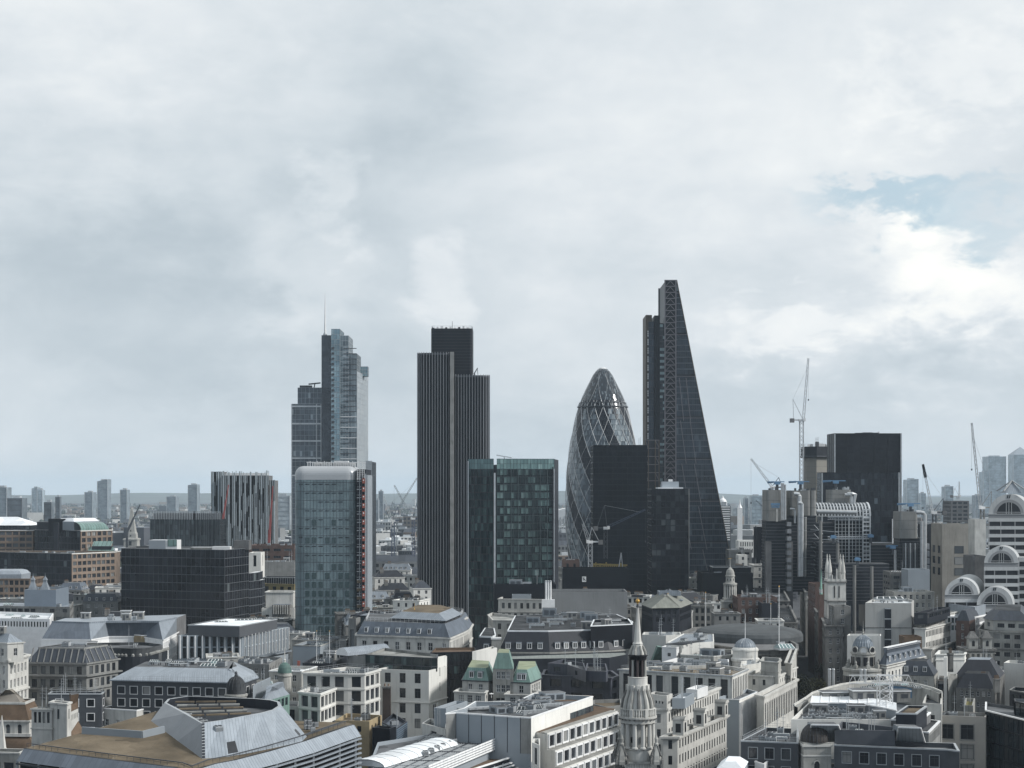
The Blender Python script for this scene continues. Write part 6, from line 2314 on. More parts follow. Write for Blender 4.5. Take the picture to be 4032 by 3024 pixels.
# black dome
x, y = roofpt(*v4(2148, 1390), 27)
r = thing('black_cupola', 'round brown-black lead dome on a square stone pavilion with an arched window', 'dome', (x, y, 0))
s_ = 58 * 6520 / (2400 + 1390 * K1 - HY) / 6520 * K1
P_ = rect(x, y, 290 * s_, 250 * s_, .04)
b = MB()
b.prism(P_, 0, 27.3, M_stone2, M_stone2)
b.band(P_, .25, 26.4, 26.9, M_stone)
b.band(P_, .12, 24.2, 24.5, M_stone)
b.build('pavilion', r)
b = MB()
cy_ = y - 125 * s_ - .05
hw = 26 * s_
arch = [(x - hw, cy_, 20.2), (x + hw, cy_, 20.2)] + [(x + hw * math.cos(t), cy_, 22.6 + hw * math.sin(t)) for t in (math.pi * k / 8 for k in range(9))]
b.face(arch, M_recess)
for k in range(8):
 t0, t1 = math.pi * k / 8, math.pi * (k + 1) / 8
 b.bar((x + hw * 1.1 * math.cos(t0), cy_ - .05, 22.6 + hw * 1.1 * math.sin(t0)), (x + hw * 1.1 * math.cos(t1), cy_ - .05, 22.6 + hw * 1.1 * math.sin(t1)), .22, M_stone)
b.bar((x, cy_ - .03, 20.2), (x, cy_ - .03, 23.6), .09, M_dsteel)
b.build('arched_window', r)
b = MB()
pf = [(148 * s_, 27.3), (148 * s_, 27.8), (141 * s_, 28.9), (122 * s_, 29.9), (90 * s_, 30.7), (48 * s_, 31.25), (8 * s_, 31.45)]
M_bd = mat('brown_lead', (.040, .034, .030), .55, .3, var=.35, scale=.6)
b.lathe(pf, x, y, M_bd, 36)
for k in range(24):
 a = 2 * math.pi * k / 24
 b.tube([(x + q_ * math.cos(a), y + q_ * math.sin(a), z_ + .02) for q_, z_ in pf], .06, M_dsteel, 5)
b.build('cupola', r)
# bottom edge roofs
r = block('grey_parapet_block', 'plain grey parapet wall with two steel flue cowls at the bottom edge', pts(20.5, v4(1700, 1560), v5(20, 1600), v5(520, 1640), v5(520, 1590), v5(-20, 1540), v4(1720, 1520)), 20.5, M_panel, M_felt, coping=M_stone2)
b = MB()
for a in (v4(1805, 1560), v4(1915, 1565)):
 x, y = roofpt(*a, 19.6)
 b.lathe([(.35, 19.5), (.35, 21.4), (.5, 21.5), (.5, 22.1), (.2, 22.4)], x, y, M_steel, 12)
b.build('flue_cowls', r)
r = block('white_canopy_roof', 'dark sloped roof carrying a bright white tent-like canopy at the bottom edge', q3(22, v4(930, 1700), v4(1390, 1700), v4(1530, 1560)), 20.2, M_dark, M_felt, parapet=.3)
b = MB()
P_ = q3(24, v4(1125, 1600), v4(1395, 1610), v4(1445, 1530))
b.prism(P_, 20, 22.6, M_panel)
b.loft([[(*p, 22.6) for p in offset(P_, .2)], [(*p, 24.0) for p in offset(P_, -1.6)]], M_white_r, M_white_r)
for k in range(4):
 p = Vector(P_[0]).lerp(Vector(P_[1]), (k + .5) / 4)
 b.box((p.x, p.y - .05, 20.6), (1.2, .1, 1.2), M_dsteel)
b.build('canopy', r)
P_ = q3(22.5, v4(1520, 1590), v4(1620, 1620), v4(1690, 1560))
r = block('white_hut', 'small bright white roof hut beside the tent-like canopy', P_, 22.5, M_white, M_felt, coping=M_white, sp=dict(w=.6, h=1.0, cols=1, margin=.5, top=1.2, rows=1, kind='plain'))

P_ = pts(24, v5(1215, 1105), v5(1812, 1125), v5(1830, 1080), v5(1230, 1060))
r = block('beige_building', 'plain beige building with few large deep windows and gold glazing bars', P_, 24, mat('beige_stone', (.30, .285, .26), .85, .2, var=.12, scale=.15), M_felt_d, sp=dict(w=3.4, h=4.0, cols=2, fh=5.3, top=2.3, rows=3, kind='dark2', depth=.6, margin=2.2, surround=M_conc, st=.35, sp=.05), cl=8, seed=45)
r = thing('dark_teal_building', 'dark teal glass building with a sharp prow and white-edged balcony at the right edge', 'building', (*roofpt(*v5(2000, 1100), 25), 0))
P_ = pts(25, v5(1812, 1060), v5(2300, 1180), v5(2300, 1040), v5(1815, 975))
DT = glazing('dark_teal_glass', [(0, (.010, .015, .020)), (.45, (.016, .025, .032)), (.8, (.028, .045, .054)), (.95, (.06, .09, .10))], 2.2, 4.0, .1, .5)
glass_box(r, P_, 0, 25, DT, M_black, M_felt, pw=2.2, fh=4, mw=.12, mh=.4)
b = MB()
b.bar((*P_[0], 25.1), (*P_[1], 25.1), .5, M_white, .35)
b.bar((*P_[3], 25.1), (*P_[0], 25.1), .5, M_white, .35)
Q = pts(21, v5(1968, 1190), v5(2010, 1255), v5(2300, 1290), v5(2300, 1200), v5(2080, 1175))
b.prism(Q, 20.2, 21, M_stone2, M_felt)
b.band(Q, .2, 20.8, 21.6, M_white, -.25)
b.build('balcony', r)
for k in range(3):
 x, y = roofpt(*v5(2060 + 60 * k, 1225 + 8 * k), 21)
 put(PRO['vent_unit'], 'lounger', r, (x, y, 21.01), .3, (2.2, .9, .5))
P2 = pts(28, v5(2120, 960), v5(2330, 1000), v5(2330, 940), v5(2110, 930))
glass_box(r, P2, 24, 28, DT, M_black, M_felt, pw=2.2, fh=4, mw=.12, mh=.4, name='upper_glazing')

r = thing('curved_roof_building', 'big curved stone-coped roof parapet round sunken plant, with a blue panel', 'building', (*roofpt(*v5(600, 900), 30), 0))
arcp = [v4(1930, 1010), v4(2060, 930), v5(0, 880), v5(150, 830), v5(300, 790), v5(450, 768), v5(620, 757), v5(800, 757), v5(960, 768), v5(1120, 795), v5(1270, 835), v5(1350, 870)]
zr = 30.0
O = [Vector((*roofpt(*p, zr), zr)) for p in arcp]
cen = Vector((*roofpt(*v5(500, 1250), zr), zr))
b = MB()
for i in range(len(O) - 1):
 ia, ic = O[i] + (cen - O[i]).normalized() * 2.6, O[i + 1] + (cen - O[i + 1]).normalized() * 2.6
 b.face([O[i], ia, ic, O[i + 1]], M_gravel)
 dn = Vector((0, 0, -5.5))
 b.face([ia, ia + dn, ic + dn, ic], M_stone2)
 b.face([(O[i + 1].x, O[i + 1].y, 0), (O[i].x, O[i].y, 0), O[i], O[i + 1]][::-1], M_stone2)
 b.bar(O[i] + Vector((0, 0, .2)), O[i + 1] + Vector((0, 0, .2)), .4, M_stone, .5)
b.build('curved_wall', r)
b = MB()
fl = [O[i] + (cen - O[i]).normalized() * 2.6 + Vector((0, 0, -5.5)) for i in range(len(O))]
b.face(fl[::-1], M_felt)
a, c = Vector((*roofpt(*v5(1345, 1050), zr - 5.5), 0)), O[-1]
b.build('roof_deck', r)
b = MB()
p = O[8] + (cen - O[8]).normalized() * 3.0
for q, w in ((v5(1050, 925), 3.9), (v5(880, 900), 5.5)):
 i = 8 if w < 5 else 7
 a0 = O[i] + (cen - O[i]).normalized() * 2.75 + Vector((0, 0, -3.6))
 dd = (O[i + 1] - O[i]).normalized()
 b.face([a0, a0 + dd * w, a0 + dd * w + Vector((0, 0, 2.8)), a0 + Vector((0, 0, 2.8))], M_blue)
b.build('blue_panel', r)
for k, p in enumerate((v5(195, 830), v5(527, 835))):
 x, y = roofpt(*p, 28)
 b = MB()
 for s in (-.55, .55):
  b.lathe([(.45, 26), (.45, 33.4), (.5, 33.5), (.4, 33.8)], x + s, y, M_steel, 10)
 b.build('flue', r)
for k in range(9):
 x, y = roofpt(*v5(560 + 70 * k, 790 + (k - 4) ** 2 * 2.2), zr)
 put(PRO['skylight'], 'skylight', r, (x, y + 2, zr - .2), .1, (2.4, .8, .6))
P2 = pts(28, v5(1150, 1000), v5(1350, 1010), v5(1360, 880), v5(1200, 860))
block('', '', P2, 28.5, M_stone, M_felt, root=r, wallname='end_wall', sp=dict(w=1.4, h=6, cols=1, margin=.5, top=3, rows=1, kind='plain'))

x, y = roofpt(*v5(528, 425), 33)
r = thing('domed_bank', 'ornate stone corner building under a ribbed blue-grey lead dome with a clock', 'building', (x, y, 0))
s_ = 52 * 6520 / (2400 + 425 * K1 - HY) / 6520 * K1
b = MB()
b.lathe([(205 * s_, 0), (205 * s_, 26.2), (215 * s_, 26.6), (215 * s_, 27.2), (130 * s_, 27.6), (118 * s_, 27.6), (118 * s_, 31.6), (130 * s_, 31.9), (130 * s_, 32.5), (116 * s_, 32.8)], x, y, M_stone2, 40)
b.build('drum', r)
b = MB()
for k in range(10):
 a = 2 * math.pi * (k + .5) / 10
 for rr_, z0, hh, w in ((119.5, 28.2, 2.8, 1.4), (206.5, 21.5, 3.4, 1.5)):
  for t in ((0,) if rr_ < 200 else (-.16, .16)):
   q = Vector((x + rr_ * s_ * math.cos(a + t), y + rr_ * s_ * math.sin(a + t), 0))
   b.box((q.x, q.y, z0), (.25, w, hh), M_recess, a + t)
tag(b.build('window_openings', r), kind='stuff')
b = MB()
pf = [(108 * s_, 32.8), (108 * s_, 33.3), (104 * s_, 34.4), (92 * s_, 35.6), (70 * s_, 36.7), (42 * s_, 37.4), (16 * s_, 37.8)]
M_ld = mat('blue_lead', (.19, .23, .265), .5, .35, var=.25, scale=.3)
b.lathe(pf, x, y, M_ld, 40)
for k in range(24):
 a = 2 * math.pi * k / 24
 b.tube([(x + q_ * math.cos(a), y + q_ * math.sin(a), z_ + .03) for q_, z_ in pf], .16, M_lead, 5)
b.build('cupola', r)
b = MB()
b.lathe([(16 * s_, 37.7), (10 * s_, 38.3), (14 * s_, 38.6), (6 * s_, 39), (8 * s_, 39.4), (2.5 * s_, 40), (1.8 * s_, 42.5)], x, y, M_stone2, 10)
b.build('finial', r)
b = MB()
for a, m_ in ((-1.75, M_white), (-.95, M_recess), (-2.5, M_recess)):
 q = Vector((x + 117 * s_ * math.cos(a), y + 117 * s_ * math.sin(a), 33.2))
 n = Vector((math.cos(a), math.sin(a), 0))
 t = Vector((-n.y, n.x, 0))
 b.face([q + n * .25 + t * 1.0 * math.cos(u) + Vector((0, 0, 1.0 * math.sin(u))) for u in (2 * math.pi * k / 16 for k in range(16))], m_)
 for k in range(16):
  u0, u1_ = 2 * math.pi * k / 16, 2 * math.pi * (k + 1) / 16
  b.bar(q + n * .25 + t * 1.15 * math.cos(u0) + Vector((0, 0, 1.15 * math.sin(u0))), q + n * .25 + t * 1.15 * math.cos(u1_) + Vector((0, 0, 1.15 * math.sin(u1_))), .3, M_stone)
b.build('clock', r)
for k in range(8):
 a = 2 * math.pi * k / 8 + .1
 b = MB()
 q = (x + 165 * s_ * math.cos(a), y + 165 * s_ * math.sin(a))
 b.box((*q, 27.2), (1.1, 1.1, 1.3), M_stone2, a)
 b.lathe([(.5, 28.5), (.35, 28.9), (.45, 29.3), (.1, 30)], *q, M_stone2, 8)
 b.build('urn', r)
P_ = q3(28, v5(690, 590), v5(770, 600), v5(1180, 505))
block('', '', P_, 28, M_stone, None, root=r, wallname='wing_wall', sp=dict(w=1.3, h=2.6, pitch=2.8, fh=4, top=1.8, rows=2, kind='sash'), roof=False, bands=((0, .5, .5), (-.6, .3, .3)))
mansard(r, P_, 28.6, 33.6, 2.4, M_slate_m, M_lead, kerb=M_white, name='wing_roof', dorm=dict(w=1.1, h=1.8, pitch=3, z=.8, n=7, edges=[1]))
# ------------------------------------------------------------------ middle distance
def dpoly(x0, x1, D, depth, D1=None):
 return front(x0, x1, D, depth, D1)

def dblock(name, label, x0, x1, ytop, D, depth, wall, roofm=None, D1=None, **k):
 return block(name, label, dpoly(x0, x1, D, depth, D1), zat(ytop, D), wall, roofm, **k)

BRK = dict(w=2.6, h=2.3, pitch=3.4, fh=3.9, top=1.0, rows=6, kind='dark2', depth=.5, margin=.4)
DKG = glazing('dim_office_glass', [(0, (.014, .016, .021)), (.6, (.022, .025, .031)), (.74, (.04, .046, .052)), (.87, (.11, .13, .135))], 2.6, 3.9, .2, .3)
GRN = seamed('green_glass_vault', (.14, .22, .20), 2.6, .35, .3, .25)

D = 1050
r = thing('brick_office', 'big office building with dark front, orange-brick gridded flank and curved green glass roof', 'building', (*at(300, D + 20), 0))
zt = zat(2089, D)
p0, p1, p2 = at(139, D + 25), at(318, D), at(443, D + 28)
P_ = [p0, p1, p2, (p2[0] - 10, p2[1] + 40), (p0[0], p0[1] + 50)]
block('', '', P_, zt, M_brown, M_felt, root=r, sp=None, specs={1: dict(BRK, w=3.6, pitch=4.4, h=2.6, rows=8)}, bands=((0, .3, .6, M_render),))
bg, bm = MB(), MB()
o = [(p[0] - .3, p[1] - .4) for p in (p0, p1)]
curtain(bg, bm, o[0], o[1], 0, zt - .1, DKG, M_dark, 3.0, 3.9, .3, .6)
bg.build('dark_front', r)
bm.build('mullions', r)
b = MB()
a, c = Vector((*at(318, D + 1), zt)), Vector((*at(430, D + 26), zt))
d = (c - a).normalized()
n = Vector((-d.y, d.x, 0))
rg = []
for k in range(7):
 t = k / 6 * math.pi / 2
 sh = d * 3.2 * math.sin(t) * .8
 rg.append([a + n * 6 * (1 - math.cos(t)) + sh * .2 + Vector((0, 0, 5.2 * math.sin(t))), c + n * 6 * (1 - math.cos(t)) - sh + Vector((0, 0, 5.2 * math.sin(t)))])
for k in range(6):
 L = (rg[k][1] - rg[k][0]).length
 b.face([rg[k][0], rg[k][1], rg[k + 1][1], rg[k + 1][0]], GRN, [(0, k), (L, k), (L, k + 1), (0, k + 1)])
b.prism([rg[6][0].xy[:], rg[6][1].xy[:], (rg[6][1] + n * 14).xy[:], (rg[6][0] + n * 14).xy[:]], zt, zt + 5.6, M_panel, M_white_r)
Q = [rg[6][0].xy[:], rg[6][1].xy[:], (rg[6][1] + n * 14).xy[:], (rg[6][0] + n * 14).xy[:]]
b.loft([[(*q, zt + 5.62) for q in Q], [(*q, zt + 7.6) for q in offset(Q, -2)]], M_white_r, M_white_r)
b.build('glass_vault', r)
b = MB()
b.prism(dpoly(190, 257, D + 8, 14), zt - .9, zat(2043, D + 8), M_black, M_felt_d)
b.prism(dpoly(257, 283, D + 9, 12), zt - .9, zat(2043, D + 9), M_conc_d, M_felt)
b.prism(dpoly(210, 228, D - 1, 3), 20, zat(2058, D - 1), M_dark, M_felt_d)
b.prism([at(145, D + 24), at(195, D + 17), at(190, D + 40), at(150, D + 44)], zt - .9, zt + 5, M_dark, M_dark)
b.build('roof_plant', r)
for k in range(3):
 x0, x1, y0 = (345, 440, 2143), (360, 443, 2132), (370, 438, 2175)
 q = dpoly((343, 362, 345)[k], (442, 438, 443)[k], D - 4 + 2 * (k == 1), 5)
 b = MB()
 z0 = zat((2172, 2150, 2185)[k], D)
 b.loft([[(*q[0], z0), (*q[1], z0)], [(*q[3], z0 + 3), (*q[2], z0 + 3)]], GRN, closed=False)
 b.prism(q, z0 - 3, z0 - .05, M_dark, GRN)
 b.build('stepped_glasshouse', r)
D = 980
r = thing('brick_office_wing', 'lower dark office wing with an orange-brick flank before the taller brick office', 'building', (*at(250, D + 20), 0))
zt = zat(2179, D)
p0, p1, p2 = at(-40, D + 30), at(283, D), at(455, D + 30)
block('', '', [p0, p1, p2, (p2[0], p2[1] + 12), (p0[0], p0[1] + 18)], zt, M_brown, M_felt_d, root=r, sp=None, specs={1: dict(BRK, w=2.9, pitch=3.6, rows=11)}, bands=((0, .3, .5, M_render),), cl=5, seed=50)
bg, bm = MB(), MB()
curtain(bg, bm, (p0[0] - .3, p0[1] - .4), (p1[0] - .3, p1[1] - .4), 0, zt - .1, DKG, M_dark, 3.0, 3.9, .3, .6)
bg.build('dark_front', r)
bm.build('mullions', r)
r = dblock('vaulted_roof_office', 'orange-brick office with a big white hipped roof over a glass band at the left edge', -60, 130, 2087, 1090, 30, M_brown, M_felt, sp=dict(BRK, w=3.6, pitch=4.4, rows=5), bands=((0, .3, .5, M_render),))
P_ = dpoly(-60, 118, 1093, 26)
glass_box(r, P_, zat(2087, 1090) - .9, zat(2069, 1090), DKG, M_dsteel, M_white_r, name='clerestory', pw=2, fh=3)
b = MB()
z0, z1 = zat(2069, 1090), zat(2037, 1090)
b.loft([[(*p, z0) for p in offset(P_, .6)], [(*p, z1) for p in (at(-60, 1104), at(70, 1104), at(70, 1110), at(-60, 1110))]], M_white_r, M_white_r)
b.build('white_roof', r)
r = dblock('brick_grid_building', 'orange-brick gridded building with a curved grey roof at the left edge', -50, 119, 2278, 850, 24, M_brown, M_felt, sp=dict(BRK, w=2.0, pitch=2.5, fh=3.6, rows=3), bands=((0, .2, .5),))
b = MB()
q = dpoly(-50, 84, 853, 16)
z0 = zat(2278, 850) - 1
b.loft([[(*p, z0) for p in q], [(*p, z0 + 3) for p in offset(q, .1)], [(*p, z0 + 4.6) for p in offset(q, -1.2)], [(*p, z0 + 5.2) for p in offset(q, -3)]], M_zinc, M_zinc)
b.build('vault_roof', r)
r = dblock('slate_box_building', 'blue-grey clad box with a tan roof and two lead pyramid turrets', 96, 220, 2322, 760, 22, mat('slate_blue_panel', (.16, .19, .225), .5, .3, var=.1), M_tan)
for k, x in enumerate((130, 178)):
 q = Vector(at(x, 768))
 z = zat(2320, 768)
 b = MB()
 rg = [[(q.x + s * w, q.y + t * w, zz_) for s, t in ((-1, -1), (1, -1), (1, 1), (-1, 1))] for w, zz_ in ((2.1, z - 1), (1.5, z + 1.0), (.75, z + 3.2), (.75, z + 4.2), (.95, z + 4.3), (.08, z + 6.2), (.04, z + 7.6))]
 b.loft(rg, M_lead, M_lead)
 b.build('pyramid_turret', r)

D = 780
zt = zat(2165, D)
G_bb = glazing('black_block_glass', [(0, (.012, .0135, .018)), (.55, (.017, .019, .025)), (.85, (.024, .028, .034)), (.9, (.12, .14, .145))], 2.62, 3.98, .15, .35, var=.3)
M_mul = mat('pale_mullion', (.115, .125, .135), .5, .4, var=.1)
r = thing('black_glass_block', 'wide black glass office block ruled by a fine pale grid of mullions', 'building', (*at(780, D + 20), 0))
p0, p1, p2 = at(478, D + 22), at(885, D), at(979, D + 26)
P_ = [p0, p1, p2, (p2[0] - 6, p2[1] + 26), (p0[0], p0[1] + 30)]
glass_box(r, P_, 0, zt, G_bb, M_mul, M_felt, pw=2.62, fh=3.98, mw=.1, mh=.22, proud=.12)
q2 = at(979, D + 27), at(1017, D + 37)
glass_box(r, [q2[0], q2[1], (q2[1][0], q2[1][1] + 14), (q2[0][0], q2[0][1] + 14)], 0, zat(2257, D + 27), G_bb, M_mul, M_white_r, pw=1.7, fh=3.98, mw=.1, mh=.3, name='lower_wing')
q2 = at(1017, D + 37.3), at(1031, D + 41)
glass_box(r, [q2[0], q2[1], (q2[1][0], q2[1][1] + 10), (q2[0][0], q2[0][1] + 10)], 0, zat(2285, D + 37), G_bb, M_mul, M_white_r, pw=1.7, fh=3.98, mw=.1, mh=.3, name='end_wing')
b = MB()
b.prism(dpoly(586, 652, D + 20, 10), zt - .8, zat(2127, D + 20), M_panel, M_white_r)
b.prism(dpoly(652, 697, D + 20.2, 10), zt - .8, zat(2127, D + 20), M_white, M_white_r)
b.face([(*at(660, D + 20), zat(2157, D)), (*at(696, D + 20), zat(2157, D)), (*at(696, D + 20), zat(2130, D)), (*at(660, D + 20), zat(2130, D))], GRN)
b.build('roof_pavilion', r)
b = MB()
b.prism(dpoly(920, 980, D + 22, 8), zt - .8, zat(2128, D + 22), M_conc_d, M_felt)
b.prism(dpoly(835, 905, D + 16, 5), zt - .8, zat(2152, D + 16), M_white, M_white_r)
b.prism(dpoly(750, 835, D + 18, 6), zt - .8, zat(2155, D + 18), M_gravel, M_white_r)
b.build('roof_plant', r)
r2 = r

D = 1270
r = thing('finned_dark_office', 'dark grid office with a tall pale fin screen round its roof', 'building', (*at(720, D + 15), 0))
zt = zat(2046, D)
p0, p1, p2 = at(592, D + 18), at(765, D), at(866, D + 10)
P_ = [p0, p1, p2, (p2[0], p2[1] + 25), (p0[0], p0[1] + 25)]
glass_box(r, P_, 0, zt, glazing('grey_green_glass', [(0, (.04, .052, .055)), (.4, (.07, .088, .092)), (.7, (.12, .15, .155))], 2.6, 3.9), M_dark, M_felt, pw=2.6, fh=3.9, mw=.25, mh=.4)
b, b3 = MB(), MB()
for i in range(2):
 a, c = Vector((*P_[i], 0)), Vector((*P_[i + 1], 0))
 k = int((c - a).length / 1.5)
 for j in range(k + 1):
  q = a.lerp(c, j / k)
  b.bar((q.x, q.y - .3, zt), (q.x, q.y - .3, zat(2014, D)), .5, M_white)
  if j % 3 == 0 or i == 1 and j % 2:
   b.bar((q.x, q.y - .4, 10), (q.x, q.y - .4, zt), .4, mat('grey_fin', (.19, .21, .22), .5, .4))
 b.bar((*P_[i], zat(2014, D)), (*P_[i + 1], zat(2014, D)), .3, M_metal)
b.prism(offset(P_, -2.5), zt - .5, zat(2022, D), M_dark, M_felt)
b.build('fin_screen', r)
D = 1450
r = thing('striped_tower', 'pale tower block striped by staggered white strips and dark slit windows', 'tower', (*at(950, D + 15), 0))
SB = glazing('striped_dark_windows', [(0, (.08, .09, .10)), (.4, (.14, .155, .168)), (.65, (.24, .265, .275))], 1.6, 3.1, .3)
M_str = mat('white_strip_panel', (.42, .47, .49), .5, .3, var=.15, scale=.3)
M_str2 = mat('grey_strip_panel', (.20, .225, .24), .5, .3, var=.15, scale=.3)
rr = random.Random(5)
for x0, x1, y0, dd, nm in ((832, 875, 1857, 8, 'left'), (873, 1058, 1872, 0, 'mid'), (1050, 1080, 1891, 4, 'right')):
 P_ = dpoly(x0, x1, D + dd, 24)
 bg = MB()
 curtain(bg, None, P_[0], P_[1], 0, zat(y0, D), SB, M_dark, 1.6, 3.1)
 bg.prism(P_, 0, zat(y0, D) - .05, M_conc_d, M_felt, False)
 bg.build({'left': 'stair_block', 'mid': 'main_block', 'right': 'end_block'}[nm], r)
 b = MB()
 a, c = Vector((*P_[0], 0)), Vector((*P_[1], 0))
 k = int((c - a).length / 1.55)
 for j in range(k + 1):
  q = a.lerp(c, j / max(1, k))
  z = zat(y0, D) + (rr.uniform(0, 4.5) if nm == 'mid' else .4)
  wide = j % 3 == 1
  while z > 12:
   h = rr.choice((9.3, 12.4, 18.6))
   if rr.random() < (.97 if wide else .72):
    b.box((q.x, q.y - .25, max(5, z - h)), (1.25 if wide else .5, .35, min(h, z - 5)), M_str if rr.random() < .85 else M_str2)
   z -= h
 tag(b.build('strips', r))
b = MB()
b.prism(dpoly(890, 1050, D + 8, 10), zat(1875, D), zat(1862, D), M_white, M_white_r)
b.build('roof_plant', r)

D = 1700
x, y = at(519, D)
r = thing('church_spire', 'pale stone church steeple with a needle spire far beyond the black glass block', 'steeple', (x, y, 0))
m_ = mpx(D)
b = MB()
sq = lambda w, z: [(x + s * w * m_ * .5, y + t * w * m_ * .5, zat(z, D)) for s, t in ((-1, -1), (1, -1), (1, 1), (-1, 1))]
b.loft([[(p[0], p[1], 0) for p in sq(52, 2160)], sq(52, 2126), sq(58, 2125), sq(56, 2120), sq(40, 2118), sq(38, 2100), sq(32, 2094), sq(6, 2002), sq(1, 1998)], M_stone2, M_stone2)
b.build('spire', r)
b = MB()
for zz0, w, h in ((2146, 10, 16), (2112, 5, 6), (2092, 4, 6)):
 b.box((x, y - m_ * (26.3 if zz0 > 2130 else 19.6), zat(zz0, D)), (w * m_, .5, h * m_), M_recess)
b.build('belfry_opening', r)

dblock('brown_brick_block', 'long low brown brick block with dark strip windows left of the rounded tower', 980, 1160, 2147, 1050, 30, M_brick, M_felt, sp=dict(w=4.6, h=1.5, pitch=6, fh=4.5, top=2.2, rows=4, kind='triple'), cl=6, seed=51)
dblock('white_vaulted_shed', 'low building with a scalloped white roof behind the yellow building', 1020, 1160, 2212, 960, 22, M_conc, M_white_r, cl=7, seed=52)
r = dblock('yellow_building', 'yellow-fronted building with a row of square dark windows beside the black glass block', 1030, 1160, 2297, 850, 20, mat('yellow_render', (.42, .34, .17), .8, .2, var=.12), M_felt, sp=dict(w=2.2, h=4.4, pitch=3.6, fh=7, top=1.4, rows=3, kind='dark2'), D1=842, bands=((0, .2, .4),))
P_ = dpoly(1032, 1160, 853, 14)
glass_box(r, P_, zat(2297, 850) - 1, zat(2275, 850), DKG, M_metal, M_felt_d, name='attic_glazing', pw=1.2, fh=4)
dblock('white_end_block', 'small white end block with one dark doorway strip behind the black glass block', 980, 1027, 2176, 900, 14, M_render, M_white_r, sp=dict(w=1.6, h=6, cols=1, fh=8, top=1.5, rows=1, kind='plain'))
r = dblock('beige_stone_block', 'beige stone block with stepped flat roofs below the yellow building', 1030, 1160, 2395, 770, 20, M_stone, M_gravel, sp=dict(w=1.6, h=2.6, pitch=3, fh=4, top=3, rows=2, kind='sash'), cl=3, seed=53)
P_ = dpoly(1046, 1155, 774, 12)
block('', '', P_, zat(2330, 774), M_stone, M_gravel, root=r, wallname='upper_wall', z0=30, bands=((0, .4, .5),))
b = MB()
P_ = dpoly(1072, 1140, 768.5, 6)
b.prism(P_, 20, zat(2382, 768), M_stone3, M_slate_m)
for k in range(7):
 b.box((*at(1078 + k * 9, 767.8), zat(2418, 768)), (.35, .6, 36 * mpx(768)), M_stone)
b.build('colonnade', r)

z = 33.5
P_ = pts(z, v2(1605, 262), v3(330, 270), v3(445, 300), v3(600, 262), v3(690, 210), v3(640, 150), v2(1700, 200))
P_ = pts(z, v2(1605, 262), v3(335, 290), v3(452, 298), v3(600, 235), v3(655, 205), v3(690, 150), v3(500, 120), v2(1650, 170))
r = block('dormered_stone_building', 'long pale stone building with a dormered slate roof and a sunlit rounded end', P_, z, M_stone, None, sp=dict(w=1.7, h=2.9, pitch=3.8, fh=4.6, top=2.0, rows=2, kind='sash'), specs={2: dict(w=1.2, h=3.2, pitch=2.2, fh=4.6, top=1.6, rows=3, kind='sash', margin=.5), 3: dict(w=1.0, h=3.2, pitch=2.2, fh=4.6, top=1.6, rows=3, kind='sash', margin=.4)}, roof=False, bands=((0, .6, .5), (5.2, .35, .4)))
mansard(r, P_, z + .1, z + 4.6, 2.6, M_slate_m, M_felt, dorm=dict(w=1.4, h=1.9, pitch=3.7, z=.8, edges=[0]))
Q = offset(P_, -3.2)
b = MB()
railing(r, Q, z + 4.6, M_white, 1.3, 1.6, .2)
P2 = pts(40, v3(15, 100), v3(400, 115), v3(560, 45), v3(420, 5), v3(120, 0))
P2 = pts(39, v2(1980, 90), v3(400, 118), v3(565, 48), v3(420, 10), v3(60, 5))
block('', '', P2, 39.0, M_dark, None, root=r, z0=36, wallname='pavilion', roof=False)
b.loft([[(*p, 39.05) for p in offset(P2, .8)], [(*p, 41.3) for p in offset(P2, -3)]], M_lead, M_tan)
b.build('pavilion_roof', r)
P2 = pts(37, v3(335, 150), v3(450, 156), v3(640, 80), v3(560, 60))
block('', '', P2, 37, M_stone, M_felt, root=r, z0=30, wallname='end_pavilion', sp=dict(w=1.0, h=2.2, pitch=1.9, fh=4, top=1.0, rows=1, kind='plain', arch=True, margin=.5), bands=((0, .4, .5),))
# needle spire before it
x, y = roofpt(*v3(85, 385), 28)
r = thing('small_spire', 'slim dark lead spire with a ball on an arched stone lantern', 'spire', (x, y, 0))
s_ = 57 / (2400 + 385 * K1 - HY) * K1
b = MB()
b.lathe([(60 * s_, 0), (60 * s_, 28), (50 * s_, 28.6), (44 * s_, 30.4), (30 * s_, 31.2)], x, y, M_stone2, 8)
b.build('lantern', r)
b = MB()
b.lathe([(30 * s_, 31.2), (22 * s_, 32), (14 * s_, 33), (5 * s_, 39.5), (2 * s_, 41)], x, y, M_dsteel, 8)
b.lathe([(2 * s_, 41), (7 * s_, 41.4), (2 * s_, 41.9), (1 * s_, 44)], x, y, M_gold, 8)
b.build('spire', r)

z = 27.5
P_ = pts(z, v3(965, 445), v3(1500, 448), v3(2127, 428), v4(240, 410), v4(330, 330), v4(150, 240), v3(1900, 210), v3(1060, 255))
M_bs = seamed('black_slate', (.018, .020, .026), 1.3, .8, .55, .25, width=.1)
r = block('black_slate_building', 'long stone building under a steep black slate roof with white dormers', P_, z, M_stone2, None, sp=dict(w=1.4, h=2.2, pitch=3.6, fh=4, top=1.4, rows=2, kind='sash'), roof=False, bands=((0, .5, .5),))
mansard(r, P_, z + .1, z + 7.2, 3.2, M_bs, M_felt_d, kerb=M_white_r, dorm=dict(w=1.8, h=2.3, pitch=3.2, z=1.0, edges=[0, 1, 2]))
Q = offset(P_, -5)
clutter(r, Q, z + 7.2, 16, 54, ['plant_room', 'vent_unit', 'duct', 'vent_unit', 'pipe_run', 'stair_hut'])
P_ = pts(30, v3(690, 395), v3(960, 410), v3(1010, 380), v3(990, 300), v3(760, 290))
